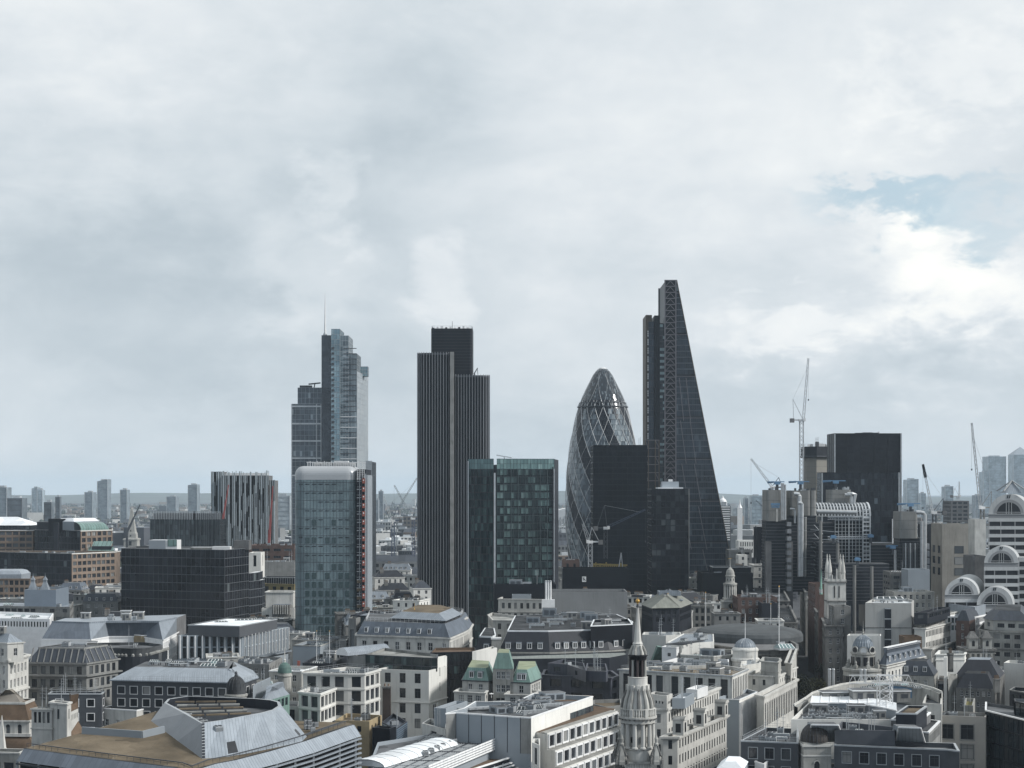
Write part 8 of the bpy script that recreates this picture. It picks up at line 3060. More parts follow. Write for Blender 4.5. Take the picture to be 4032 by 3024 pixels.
shaft(3290, 3500, 2220, 2380, D - 30, 18, 'office_floors')
b = MB()
for px, y0, y1, dd in ((3231, 2050, 2280, -16), (3298, 2140, 2300, -16), (3364, 2225, 2330, -32), (3432, 2230, 2330, -32), (3526, 2165, 2240, 0)):
 q = at(px, D + dd)
 b.tube([(*q, 8), (*q, zat(y0, D + dd))], .9, M_conc if px < 3500 else M_white, 10)
b.build('concrete_columns', r)
b = MB()
for k in range(6):
 z = zat(2085 + 34 * k, D)
 b.bar((*at(3192, D - 3), z), (*at(3300, D - 15), z - 1), .35, M_metal)
 b.bar((*at(3205, D - 3), z + 2.5), (*at(3240, D - 15), z - 2), .25, M_metal)
b.build('braces', r)
# atrium: barrel vault over a lattice-glazed end
x0, x1 = at(3213, D + 12)[0], at(3424, D + 12)[0]
zs, ztp = zat(2033, D + 12), zat(1982, D + 12)
b = MB()
rg = []
for k in range(9):
 t = math.pi / 2 * k / 8
 rg.append([(x0, D + 12 + 9 - 9 * math.cos(t), zs + (ztp - zs) * math.sin(t)), (x1, D + 12 + 9 - 9 * math.cos(t), zs + (ztp - zs) * math.sin(t))])
b.loft(rg, mat('vault_glass', (.05, .055, .06), .2, .4), closed=False)
b.face([(x1, D + 12, zs)] + [q[1] for q in rg] + [(x1, D + 21, zs)], M_pane)
b.face([(x1, D + 12, 10), (x1, D + 40, 10), (x1, D + 40, zs), (x1, D + 12, zs)], M_pane)
b.build('barrel_vault', r)
b = MB()
n_ = 17
for i in range(n_ + 1):
 x = x0 + (x1 - x0) * i / n_
 for k in range(8):
  b.bar(Vector(rg[k][0]) + Vector((x - x0, -.15, .1)), Vector(rg[k + 1][0]) + Vector((x - x0, -.15, .1)), .55, M_lat, .5)
for k in (0, 2, 4, 6, 8):
 b.bar(Vector(rg[k][0]) + Vector((0, -.2, .12)), Vector(rg[k][1]) + Vector((0, -.2, .12)), .35, M_lat)
for k in range(8):
 b.bar(Vector(rg[k][1]) + Vector((.2, -.2, .2)), Vector(rg[k + 1][1]) + Vector((.2, -.2, .2)), .9, M_lat)
b.build('vault_ribs', r)
b = MB()
gx0, gx1 = 3288, 3424
P0, P1 = at(gx0, D + 3), at(gx1, D + 3)
zt, zb = zat(2036, D + 3), zat(2330, D + 3)
b.face([(*P0, zb), (*P1, zb), (*P1, zt), (*P0, zt)], glazing('atrium_glass', [(0, (.035, .045, .055)), (.5, (.055, .068, .08)), (.8, (.09, .105, .115))], 1.9, 2.6, .2), [(0, 0), (18, 0), (18, 40), (0, 40)])
b.prism([P0, P1, (P1[0], P1[1] + 9), (P0[0], P0[1] + 9)], zb, zt - .1, M_dark, M_dsteel)
b.build('atrium_glazing', r)
b = MB()
for i in range(11):
 x = P0[0] + (P1[0] - P0[0]) * i / 10
 b.bar((x, D + 2.8, zb), (x, D + 2.8, zt), .28 if i not in (4, 8) else .6, M_metal)
z = zt
i = 0
while z > zb:
 b.bar((P0[0], D + 2.8, z), (P1[0], D + 2.8, z), .22, M_metal)
 z -= 1.9
for yy in (2036, 2114):
 z = zat(yy, D)
 b.bar((P0[0] - 4, D + 2.4, z), (P1[0], D + 2.4, z), .5, M_lat)
 b.bar((P0[0] - 4, D + 2.4, z - 1.2), (P1[0], D + 2.4, z - 1.2), .3, M_lat)
 for k in range(20):
  xx = P0[0] - 3 + k * 1.05
  b.bar((xx, D + 2.4, z), (xx + .5, D + 2.4, z - 1.2), .15, M_lat)
xe = at(3398, D + 2)[0], at(3426, D + 2)[0]
z = zt + 4
while z > zb:
 b.bar((xe[0], D + 2, z), (xe[1], D + 2, z), .35, M_lat, .6)
 z -= 2.2
for x in xe:
 b.bar((x, D + 2, zb), (x, D + 2, zt + 4), .5, M_lat)
b.build('atrium_lattice', r)
b = MB()
b.tube([(*at(3214, D + 2), zat(2014, D)), (*at(3372, D + 2), zat(2018, D))], 1.2, M_steel, 12)
b.build('main_duct', r)
pod(3269, 3351, 1928, 1982, D + 20, 14)
b = MB()
for s in (0, 10):
 b.tube([(*at(3326 + s, D + 18), zat(1949 - s * .4, D)), (*at(3346 + s, D + 18), zat(1948 - s * .4, D)), (*at(3352 + s * 1.6, D + 18), zat(1956 - s, D)), (*at(3352 + s * .8, D + 18), zat(1985, D))], 1.0, M_steel, 10)
b.build('twin_duct', r)
shaft(3544, 3642, 2118, 2260, D - 8, 15, 'service_tower')
pod(3540, 3614, 2014, 2120, D - 10, 15)
pv(3629, 2052, 2250, D - 14, .9)
pv(3641, 2028, 2250, D - 13, 1.1, -2.4)
b = MB()
for k in range(8):
 b.prism(dpoly(3645, 3660, D - 12, 4), zat(2160 + 28 * k, D), zat(2138 + 28 * k, D), MATS['steel_pod'], None)
for k in range(7):
 q = at(3556 + k * 9.5, D - 9)
 b.box((*q, zat(2240, D)), (.7, .8, 14), M_metal if k % 2 else M_dsteel)
b.build('stacked_pods', r)
for px, py, dd, w in ((3060, 1900, -4, 70), (3152, 1899, -2, 85), (3291, 1896, 22, 95), (3585, 1986, -6, 95), (3515, 2152, -8, 48), (3281, 2112, -14, 16), (3428, 2108, 0, 16), (3376, 2200, -30, 16)):
 roof_crane(px, py, D + dd, w)
r = dblock('grey_bunker_block', 'plain grey box building with pale side in front of the pipe-clad tower', 3576, 3661, 2243, 800, 14, M_panel, M_felt)
dblock('striped_floor_block', 'dark block of ribbed concrete floors left of the grey box building', 3505, 3592, 2252, 815, 16, M_stone3, M_conc, sp=dict(w=3, h=1.4, pitch=4, fh=3, top=2, rows=4, kind='triple'), cl=4, seed=88)
dblock('white_louvre_block', 'small white-roofed block with a bright gravel roof under the service tower', 3520, 3680, 2330, 720, 16, M_stone2, M_white_r, cl=7, seed=89, sp=PUNCH)

# ------------------------------------------------------------------ cranes
def lattice(b, a, c, w, m, pitch=None, tip=None):
 a, c = Vector(a), Vector(c)
 d = (c - a)
 L = d.length
 d.normalize()
 u = Vector((0, 1, 0)) if abs(d.y) < .9 else Vector((1, 0, 0))
 s = d.cross(u).normalized()
 u = s.cross(d).normalized()
 n = max(3, int(L / (pitch or w * 1.3)))
 prev = None
 for k in range(n + 1):
  f = w / 2 * (1 if tip is None else 1 + (tip - 1) * k / n)
  p = a + d * (L * k / n)
  q = [p + s * f + u * f, p - s * f + u * f, p - s * f - u * f, p + s * f - u * f]
  if prev:
   for i in range(4):
    b.bar(prev[i], q[i], w * .16, m)
    b.bar(prev[i], q[(i + 1) % 4] if k % 2 else q[i - 1], w * .09, m)
  prev = q

def crane(label, D, px, ybase, ytop, jx, jy, mt, mj, ax=None, ay=None, w=2.0, cab=M_white, cat='crane', name='tower_crane', tipm=None):
 x, y = at(px, D)
 r = thing(name, label, cat, (x, y, 0))
 b = MB()
 lattice(b, (x, y, max(0, zat(ybase, D))), (x, y, zat(ytop, D)), w, mt, 2.6)
 b.build('mast', r)
 top = Vector((x, y, zat(ytop, D)))
 tip = Vector((*at(jx, D), zat(jy, D)))
 s = 1 if tip.x > x else -1
 b = MB()
 b.box((x, y, top.z), (w * 1.4, w * 1.2, 1.6), cab)
 b.bar(top + Vector((s * 1.0, 0, 1)), top + Vector((-s * 6.5, 0, 1)), 1.6, mt, .8)
 b.box((x - s * 6, y, top.z - .6), (2.6, 2.2, 2.6), M_conc_d)
 b.box((x + s * 1.6, y - 1.2, top.z + .2), (1.4, 1.4, 1.9), M_white)
 b.build('machinery_deck', r)
 b = MB()
 foot = top + Vector((s * 1.2, 0, 1.6))
 lattice(b, foot, tip, w * .62, mj, 2.4, .6)
 if tipm:
  lattice(b, foot.lerp(tip, .72), tip, w * .7, tipm, 1.2, .7)
  b.bar(foot.lerp(tip, .72), tip, w * .5, tipm)
 b.build('jib', r)
 pk = Vector((*at(ax, D), zat(ay, D))) if ax else top + Vector((-s * 3, 0, 9))
 b = MB()
 b.bar(top + Vector((s * .8, 0, 1.5)), pk, .3, mt)
 b.bar(top + Vector((-s * 5, 0, 1.5)), pk, .3, mt)
 b.bar(pk, foot.lerp(tip, .85), .1, M_metal)
 b.build('a_frame', r)
 b = MB()
 hk = Vector((tip.x, tip.y, tip.z - min(26, (tip.z - 20) * .35)))
 b.bar(tip, hk, .07, M_dsteel)
 b.box((hk.x, hk.y, hk.z - 1), (.7, .5, 1.0), M_dsteel)
 b.build('hook', r)
 return r

Mw = mat('pale_crane_steel', (.50, .52, .53), .5, .4, var=.1)
crane('tall white luffing crane with its jib almost upright beside the concrete core', 1050, 3156, 2100, 1660, 3183, 1410, Mw, Mw, 3122, 1572, 2.3)
crane('white luffing crane leaning left over the pipe-clad towers', 990, 3046, 2000, 1925, 2957, 1806, M_dsteel, Mw, 3066, 1880, 1.9)
crane('small dark crane arm poking left from behind the pipe-clad tower', 1300, 3030, 2100, 2020, 2976, 1970, M_dsteel, M_dsteel, None, None, 1.5)
crane('luffing crane with a black jib tip above the navy glass block', 1000, 3679, 2075, 2024, 3634, 1828, M_dsteel, Mw, 3714, 1962, 2.0, tipm=M_black)
crane('crane with a long pale jib and dark counter arm beside the arched building', 940, 3868, 2200, 2005, 3826, 1665, mat('dull_crane_steel', (.26, .25, .23), .6, .3), Mw, 3904, 1934, 2.0)
crane('thin upright crane rising from the far concrete frame building', 1610, 3772, 1975, 1958, 3777, 1896, Mw, Mw, None, None, 1.9)
crane('white crane with folded jib on a blue mast between the rounded and ribbed towers', 1300, 1548, 2190, 2055, 1512, 1955, mat('navy_steel', (.06, .08, .14), .5, .4), Mw, 1566, 1995, 2.3)
crane('grey crane with a jib slanting left, crossing its neighbour beyond the ribbed tower', 1420, 1628, 2190, 2046, 1552, 1910, MATS['navy_steel'], mat('grey_crane', (.22, .24, .25), .5, .4), 1640, 1985, 2.3)
crane('grey crane with a jib slanting right behind the ribbed tower', 1500, 1556, 2190, 2020, 1642, 1882, MATS['grey_crane'], MATS['grey_crane'], 1546, 1975, 2.2)
crane('white tower crane with a tall folded frame at the foot of the spiral tower', 960, 2324, 2235, 2140, 2294, 2062, Mw, Mw, 2330, 2075, 2.2)
crane('dark blue crane with a long jib reaching right across the black towers', 990, 2385, 2200, 2085, 2542, 2006, M_dsteel, mat('dark_blue_crane', (.045, .06, .095), .5, .4), 2380, 1990, 2.0)
for px, yb, jx, jy, D, lab in ((862, 2140, 899, 1916, 1350, 'red telescopic crane jib leaning before the left of the striped tower'), (1058, 2150, 1074, 1920, 1340, 'red telescopic crane jib standing before the right edge of the striped tower'), (500, 2096, 550, 1990, 1600, 'dark telescopic crane jib slanting behind the needle church spire')):
 x, y = at(px, D)
 r = thing('mobile_crane', lab, 'crane', (x, y, 0), 'telescopic crane jibs beyond the black glass block')
 m = M_redp if D < 1500 else M_dsteel
 a, c = Vector((x, y, zat(yb, D))), Vector((*at(jx, D), zat(jy, D)))
 b = MB()
 for k in range(4):
  b.bar(a.lerp(c, k / 4), a.lerp(c, (k + 1) / 4 + .03), 2.0 - k * .38, m)
 b.build('jib', r)
 b = MB()
 b.box((x, y, 0), (3.4, 9, 3.0), m)
 b.bar((x, y, 2.5), a + Vector((0, 0, .5)), 2.1, m)
 b.box((x - 1.2, y - 3, 3.0), (1.4, 2, 1.6), M_white)
 b.build('carrier', r)
# ------------------------------------------------------------------ more explicit roofs on the right
r = block('dark_mansard_house', 'dark slate mansard house with three dormers behind the big curved roof', pts(24, v5(880, 688), v5(1270, 700), v5(1310, 650), v5(960, 640)), 24, M_stone2, None, sp=dict(w=1.1, h=1.8, pitch=2.6, top=1.2, rows=2, kind='sash'), roof=False)
mansard(r, pts(24, v5(880, 688), v5(1270, 700), v5(1310, 650), v5(960, 640)), 24.1, 28.6, 2.6, M_slate, M_felt_d, dorm=dict(w=1.3, h=1.7, pitch=3, z=1.2, n=3, edges=[0]))
P_ = pts(24, v5(1480, 690), v5(1960, 700), v5(2010, 650), v5(1560, 640))
r = block('long_slate_house', 'long dark slate-roofed house with a flat lead ridge near the right edge', P_, 23.5, M_stone3, None, roof=False)
mansard(r, P_, 23.5, 29, 3.6, M_bs, M_lead)
put(PRO['chimney'], 'chimney', r, (*roofpt(*v5(1440, 620), 25), 24), .2, (1.4, 1.8, 8))
P_ = pts(21.5, v5(1500, 800), v5(1905, 815), v5(1930, 770), v5(1560, 750))
r = block('slate_terrace', 'dark slate-roofed terrace with a row of arched white-framed windows near the right edge', P_, 21, M_stone3, M_felt_d, sp=dict(w=.9, h=1.6, pitch=1.7, fh=3.4, top=1.0, rows=2, kind='sash'), roof=False)
mansard(r, P_, 21, 25.5, 2.4, M_bs, M_felt_d)
for a in (v5(1785, 810), v5(1925, 850)):
 put(PRO['chimney'], 'chimney', r, (*roofpt(*a, 21), 20.5), .1, (1.8, 1.4, 5.5))
block('plaster_gable', 'peeling plaster party wall and chimney between the dark slate roofs', pts(24.5, v5(1420, 700), v5(1510, 690), v5(1515, 670), v5(1430, 675)), 24.5, M_stone2, M_gravel)
block('white_party_wall', 'tall thin white party wall standing above the dark slate roofs', pts(30.5, v5(1372, 500), v5(1408, 500), v5(1412, 492), v5(1378, 490)), 30.5, M_render, M_gravel)
block('white_parapet_house', 'low house with a long ornate white parapet below the white facade building', pts(25.5, v5(1290, 480), v5(1590, 478), v5(1610, 450), v5(1330, 440)), 26, M_render, M_gravel, bands=((0, .4, .4), (2, .2, .3)), cl=3, seed=91)
block('grey_deck_house', 'low house with a pale sheet deck roof between the slate house and stone office', pts(26, v5(1690, 560), v5(1930, 570), v5(1930, 540), v5(1720, 535)), 26, M_conc_d, M_zinc, cl=4, seed=92)
block('white_end_wall', 'plain white rendered block with a sloping top at the right edge', pts(25, v5(2000, 570), v5(2330, 590), v5(2330, 550), v5(2050, 545)), 25.5, M_render, M_conc, cl=3, seed=93)
block('hooded_block', 'dark flat-roofed block with a projecting eave beyond the dark teal building', pts(26.5, v5(2060, 840), v5(2400, 900), v5(2400, 830), v5(2110, 810)), 26.5, M_dark, M_conc, coping=M_conc, sp=dict(w=2, h=3, pitch=3, top=1, rows=2, kind='teal'))
block('white_hoarding_block', 'low block with a plain white screen behind the lead dome of the domed bank', pts(30, v5(360, 285), v5(715, 290), v5(715, 270), v5(380, 268)), 30.5, M_render, M_felt)
block('upper_slate_block', 'black slate upper storey with a white rail rising behind the black slate building', pts(36, v3(1930, 185), v4(140, 170), v4(240, 165), v4(200, 110), v3(1960, 120)), 36.5, M_black, M_felt, coping=M_white_r, cl=4, seed=94)
block('green_yard_block', 'pale low pavilion with a mossy yellow-green roof edge by the dark teal building', pts(20, v5(1580, 1000), v5(1680, 1005), v5(1700, 930), v5(1600, 925)), 20, M_stone2, mat('moss_roof', (.22, .20, .09), .9, .1), cl=1, seed=95)
block('glass_roofed_hall', 'low pale hall with glazed pyramid rooflights at the left edge', pts(31, v1(-40, 90), v1(520, 100), v1(560, 40), v1(-40, 20)), 31, M_white, M_white_r, sp=dict(w=.7, h=2.2, pitch=1.3, top=1.2, fh=4, rows=1, kind='plain'), cl=5, seed=96, kinds=['skylight'])
block('pale_tent_roof', 'broad pale glazed roof with two pyramids before the slate box building', pts(32, u1(-40, 1620), u1(760, 1630), u1(800, 1570), u1(-40, 1560)), 32, M_conc, M_zinc, cl=6, seed=97, kinds=['skylight', 'skylight', 'vent_unit'], sp=dict(w=2.4, h=1.6, pitch=3, top=1.0, rows=2, kind='triple'))
block('modern_glass_pavilion', 'dark glazed rooftop pavilion with thin white masts behind the dormered stone building', pts(38, v2(1540, 60), v2(2127, 70), v3(150, 20), v2(1700, 10)), 38, M_dark, M_lead, cl=3, seed=98, sp=dict(w=1.8, h=3, pitch=2.1, top=.6, rows=1, kind='teal'))
block('stone_stair_tower', 'narrow pale stone stair tower with one tall dark opening at the rounded tower foot', pts(38.5, v2(1520, 90), v2(1600, 95), v2(1645, 80), v2(1560, 72)), 38.5, M_conc, M_felt, sp=dict(w=1.9, h=10, cols=1, margin=.3, top=4, rows=1, kind='plain'))

# trees in the junction
LEAF = mat('dark_foliage', (.040, .044, .024), .8, .2, var=.45, scale=.8)
LEAF2 = mat('olive_foliage', (.085, .082, .036), .8, .2, var=.35, scale=.8)
BARK = mat('bark', (.06, .05, .04), .9, .1)

def tree(px, py, z, h, w, label, leaf, seed):
 rr = random.Random(seed)
 x, y = roofpt(px, py, z)
 r = thing('plane_tree', label, 'tree', (x, y, 0), 'trees at the street junction')
 b = MB()
 b.tube([(x, y, 0), (x + .2, y, h * .25), (x, y + .2, h * .5), (x, y, h * .85)], .45, BARK, 8, .1)
 for k in range(7):
  a = rr.uniform(0, 6.28)
  s = h * rr.uniform(.3, .6)
  b.tube([(x, y, s), (x + w * .3 * math.cos(a), y + w * .3 * math.sin(a), s + h * .2), (x + w * .6 * math.cos(a), y + w * .6 * math.sin(a), s + h * .3)], .16, BARK, 5, .04)
 b.build('trunk', r)
 b = MB()
 lobes = [(rr.uniform(-.6, .6) * w, rr.uniform(-.6, .6) * w, h * rr.uniform(.5, .92), w * rr.uniform(.3, .55)) for _ in range(13)]
 for k in range(2300):
  lx, ly, lz, lr = rr.choice(lobes)
  v = Vector((rr.gauss(0, 1), rr.gauss(0, 1), rr.gauss(0, .8))).normalized() * lr * rr.uniform(.55, 1.05)
  c = Vector((x + lx, y + ly, lz)) + v
  u = Vector((rr.gauss(0, 1), rr.gauss(0, 1), rr.gauss(0, 1))).normalized()
  t = u.cross(Vector((rr.gauss(0, 1), rr.gauss(0, 1), rr.gauss(0, 1)))).normalized()
  s = rr.uniform(.14, .34)
  b.face([c - u * s - t * s * .6, c + u * s - t * s * .6, c + u * s + t * s * .6, c - u * s + t * s * .6], leaf)
 b.build('crown', r)

for k, (px, py, h, w, lab, lf) in enumerate(((3165, 2725, 15, 5, 'dark leafy tree squeezed between the arcaded building and the curved roof', LEAF), (3255, 2655, 13, 4.5, 'thin dark tree at the mouth of the street canyon', LEAF), (3340, 2668, 14, 5.5, 'dark tree below the left side of the domed bank', LEAF),
                                             (3420, 2660, 15, 6, 'broadest dark tree in front of the domed bank', LEAF), (3215, 2690, 11, 4, 'olive-yellow tree beside the road at the junction', LEAF2), (3605, 2680, 12, 4, 'yellowing tree tucked by the dark mansard house', LEAF2))):
 tree(px, py, 9, h, w, lab, lf, 30 + k)

# ------------------------------------------------------------------ infill roofs of the old city
EXPL = [o for o in S.objects if o.parent is None and 'category' in o and o['category'] not in ('crane', 'flagpole', 'tree', 'sign')]
FOOT = []
kids = {}
for o in S.objects:
 if o.parent:
  kids.setdefault(o.parent.name, []).append(o)
for o in EXPL:
 xs, ys = [], []
 for c in [o] + kids.get(o.name, []):
  if c.type == 'MESH' and c.name.split('.')[0] not in ('window', 'dormer'):
   for v in c.bound_box:
    q = Vector(v)
    xs.append(q.x * c.scale.x + c.location.x + (o.location.x if c != o else 0))
    ys.append(q.y * c.scale.y + c.location.y + (o.location.y if c != o else 0))
 if xs:
  FOOT.append((min(xs), max(xs), min(ys), max(ys), o))
names = {}
for o in EXPL:
 names[o.name.split('.')[0]] = names.get(o.name.split('.')[0], 0) + 1
REF = [(o, o.name.replace('_', ' ')) for o in EXPL if names[o.name.split('.')[0]] == 1 and o.location.y > 1]
LABELS = set(o['label'] for o in S.objects if 'label' in o)

def relation(x, y, head):
 px, D = CX + F * x / y, y
 near = sorted(REF, key=lambda t: abs(CX + F * t[0].location.x / t[0].location.y - px) * D / F + abs(t[0].location.y - D) * .6)[:6]
 for o, nm in near:
  dx = (CX + F * o.location.x / o.location.y - px) * D / F
  rel = ('in front of' if o.location.y > D else 'behind') if abs(dx) < 16 else ('left of' if dx > 0 else 'right of')
  s = head + ' ' + rel + ' the ' + nm
  if s not in LABELS:
   LABELS.add(s)
   return s
 for o, nm in near:
  for o2, n2 in near:
   s = head + ' between the ' + nm + ' and the ' + n2
   if o != o2 and s not in LABELS:
    LABELS.add(s)
    return s
 return head

WALLS = [(M_stone, 'cream stone'), (M_stone2, 'grey stone'), (M_stone3, 'sooty stone'), (M_render, 'white'), (M_conc, 'concrete'), (M_dark, 'dark'), (M_render, 'bright'), (M_stone2, 'weathered stone')]
rr = random.Random(17)
ZONES = [(0, 480, 2300, 2430, 27, 34, 26), (1020, 1170, 2440, 2540, 26, 31, 5), (1445, 1660, 2215, 2400, 26, 38, 20), (1400, 1660, 2400, 2455, 30, 36, 6), (2690, 3060, 2260, 2470, 28, 36, 22), (2480, 2560, 2340, 2430, 30, 36, 4),
         (3560, 4032, 2540, 2760, 15, 20, 12), (2860, 3030, 2080, 2250, 24, 40, 12), (2190, 2350, 2210, 2340, 28, 36, 6), (480, 1170, 2120, 2300, 26, 34, 16), (560, 1050, 2560, 2700, 22, 26, 8)]
for x0, x1, y0, y1, za, zb, n in ZONES:
 got = tries = 0
 while got < n and tries < n * 14:
  tries += 1
  py = y0 + (y1 - y0) * rr.random()
  z = rr.uniform(za, zb)
  x, y = roofpt(rr.uniform(x0, x1), py, z)
  w, d = rr.uniform(9, 20), rr.uniform(9, 15)
  y += d / 2
  if y > 1150 or any(a - w * .42 < x < b_ + w * .42 and c - d * .5 < y < e + d * .35 for a, b_, c, e, _ in FOOT):
   continue
  P = rect(x, y, w, d, rr.uniform(-.35, .35))
  wm, wn = rr.choice(WALLS)
  style = rr.choice(('flat', 'flat', 'mansard', 'hip', 'white'))
  sp = dict(w=rr.uniform(1, 1.5), h=rr.uniform(1.6, 2.3), pitch=rr.uniform(2.3, 3.2), fh=3.5, top=1.2, rows=3, kind=rr.choice(('sash', 'dark2', 'pair', 'plain')))
  sz = 'narrow' if w < 12 else 'broad' if w > 17 else 'low'
  rf = {'flat': 'flat-roofed block', 'mansard': 'slate mansard house', 'hip': 'hipped-roof house', 'white': 'white-roofed block'}[style]
  lab = relation(x, y, sz + ' ' + wn + ' ' + rf)
  if style in ('flat', 'white'):
   o = block('flat_roofed_block', lab, P, z, wm, M_white_r if style == 'white' else rr.choice((M_felt, M_gravel, M_felt, M_lead, M_zinc)), sp=sp, cl=rr.randint(3, 8), seed=int(x * 7 + y), bands=((0, .3, .4),), group='old city roofs', kinds=['plant_room', 'vent_unit', 'duct', 'stair_hut', 'skylight', 'vent_unit', 'chimney'], big=.6)
  else:
   o = block('slate_roofed_house', lab, P, z - 3, wm, None, sp=sp, roof=False, bands=((0, .3, .4),), group='old city roofs')
   mansard(o, P, z - 2.95, z + .8, 1.8 if style == 'mansard' else 3.6, rr.choice((M_slate, M_slate_m, M_lead, M_bs)), M_felt, dorm=dict(w=1.1, h=1.5, pitch=3, z=.6) if style == 'mansard' else None)
   put(PRO['chimney'], 'chimney', o, (*Vector(P[0]).lerp(Vector(P[2]), .25), z - 1), .3, (2.2, .9, 3.6))
  FOOT.append((x - w / 2, x + w / 2, y - d / 2, y + d / 2, o))
  got += 1

# ------------------------------------------------------------------ far towers
P_far = [glazing('far_glass_%d' % k, [(0, tuple(q * .85 for q in c)), (.5, c), (.85, tuple(q * 1.15 for q in c))], 3.2, 3.9, .3, .4) for k, c in enumerate([(.33, .40, .44), (.21, .25, .28), (.36, .40, .42), (.11, .13, .148)])]  # tones lightened so that extra haze sits in the glass colour

def far(label, D, x0, x1, y0, g, slant=0, depth=30, cap=None, name='far_tower', group=None, top=None):
 a, c = at(x0, D), at(x1, D)
 r = thing(name, label, 'tower', ((a[0] + c[0]) / 2, D + depth / 2, 0), group)
 b = MB()
 z0, z1 = zat(y0 + slant, D), zat(y0, D)
 A = [(*a, 0), (*c, 0), (c[0], D + depth, 0), (a[0], D + depth, 0)]
 T = [(*a, z0), (*c, z1), (c[0], D + depth, z1), (a[0], D + depth, z0)]
 for i in range(4):
  j = (i + 1) % 4
  L = (Vector(A[j]) - Vector(A[i])).length
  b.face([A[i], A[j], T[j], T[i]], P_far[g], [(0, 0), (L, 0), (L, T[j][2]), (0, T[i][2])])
 b.face(T, M_lead)
 b.build('shaft', r)
 b = MB()
 z = min(z0, z1) - 3
 n = 0
 while z > 8 and n < 26:
  b.bar((a[0], D - .3, z), (c[0], D - .3, z), .5, M_lead if g != 3 else M_dsteel, .9)
  z -= 8
  n += 1
 for x in (a[0], c[0]):
  b.bar((x, D - .3, 4), (x, D - .3, z0 if x == a[0] else z1), 1.0, M_metal if g != 3 else M_dsteel)
 b.build('floor_bands', r)
 b = MB()
 if top == 'pyramid':
  b.loft([[(a[0], D, z0), (c[0], D, z1), (c[0], D + depth, z1), (a[0], D + depth, z0)], [((a[0] + c[0]) / 2 + s * .3, D + depth / 2 + t * .3, z0 + (c[0] - a[0]) * .42) for s, t in ((-1, -1), (1, -1), (1, 1), (-1, 1))]], M_zinc, M_zinc)
  b.build('pyramid_roof', r)
 else:
  m_ = (a[0] + c[0]) / 2
  b.box((m_, D + depth / 2, min(z0, z1) - .3), ((c[0] - a[0]) * .5, depth * .4, 3.6 + abs(z1 - z0) * .5), M_metal)
  b.build('roof_plant', r)
 return r

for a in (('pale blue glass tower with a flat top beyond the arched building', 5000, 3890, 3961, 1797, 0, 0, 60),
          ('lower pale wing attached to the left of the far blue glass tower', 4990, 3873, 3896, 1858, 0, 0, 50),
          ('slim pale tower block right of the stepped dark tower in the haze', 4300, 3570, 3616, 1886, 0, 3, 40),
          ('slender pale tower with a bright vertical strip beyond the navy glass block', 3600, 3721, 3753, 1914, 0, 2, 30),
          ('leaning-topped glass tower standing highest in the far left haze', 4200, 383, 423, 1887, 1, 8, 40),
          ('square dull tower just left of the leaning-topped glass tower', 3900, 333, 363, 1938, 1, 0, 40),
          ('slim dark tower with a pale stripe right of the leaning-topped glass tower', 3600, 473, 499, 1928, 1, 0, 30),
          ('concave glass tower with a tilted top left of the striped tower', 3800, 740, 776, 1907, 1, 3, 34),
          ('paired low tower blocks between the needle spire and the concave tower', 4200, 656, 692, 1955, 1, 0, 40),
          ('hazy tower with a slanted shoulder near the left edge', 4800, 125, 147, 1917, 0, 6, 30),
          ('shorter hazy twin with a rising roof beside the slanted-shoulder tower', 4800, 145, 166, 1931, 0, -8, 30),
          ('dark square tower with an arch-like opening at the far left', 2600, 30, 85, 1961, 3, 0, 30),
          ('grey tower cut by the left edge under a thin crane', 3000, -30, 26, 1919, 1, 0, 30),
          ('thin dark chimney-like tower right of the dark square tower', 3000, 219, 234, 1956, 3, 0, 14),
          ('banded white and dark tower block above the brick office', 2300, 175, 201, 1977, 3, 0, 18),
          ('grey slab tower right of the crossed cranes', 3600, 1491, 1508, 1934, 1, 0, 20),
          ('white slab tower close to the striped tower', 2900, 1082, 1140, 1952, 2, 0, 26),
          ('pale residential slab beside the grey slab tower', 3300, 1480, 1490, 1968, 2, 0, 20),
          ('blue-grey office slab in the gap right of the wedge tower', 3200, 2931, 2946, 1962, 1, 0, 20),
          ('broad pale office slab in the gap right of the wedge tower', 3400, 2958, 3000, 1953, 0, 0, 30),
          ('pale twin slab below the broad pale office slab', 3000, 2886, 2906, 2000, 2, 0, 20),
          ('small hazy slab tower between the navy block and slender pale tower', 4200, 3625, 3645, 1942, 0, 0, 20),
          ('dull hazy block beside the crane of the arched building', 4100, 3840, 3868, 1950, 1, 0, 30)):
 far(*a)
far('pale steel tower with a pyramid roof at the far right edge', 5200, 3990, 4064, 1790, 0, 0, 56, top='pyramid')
D = 1400
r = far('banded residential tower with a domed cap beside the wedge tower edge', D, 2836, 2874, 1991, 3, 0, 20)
b = MB()
for k in range(15):
 z = zat(1996 + k * 9.2, D)
 b.bar((*at(2836, D - .8), z), (*at(2874, D - .8), z), .8, M_white, .9)
b.build('balconies', r)
b = MB()
x, y = at(2846, D + 10)
b.lathe([(3.6, zat(1991, D)), (3.6, zat(1978, D)), (2.6, zat(1968, D)), (1, zat(1962, D)), (.2, zat(1952, D))], x, y, M_white, 14)
b.build('domed_cap', r)
D = 1500
x, y = at(2913, D)
r = thing('white_church_spire', 'thin white needle church spire in the gap right of the wedge tower', 'spire', (x, y, 0))
b = MB()
b.box((x, y, 0), (4.2, 4.2, zat(2000, D)), M_white)
b.build('tower', r)
b = MB()
b.lathe([(2.4, zat(2000, D)), (1.7, zat(1994, D)), (.7, zat(1985, D)), (.15, zat(1966, D))], x, y, M_white, 8)
b.build('spire', r)
D = 2400
r = thing('stadium_roof', 'curved white roof on lattice legs glimpsed between the green tower and the spiral tower', 'building', (*at(2212, D), 0))
b = MB()
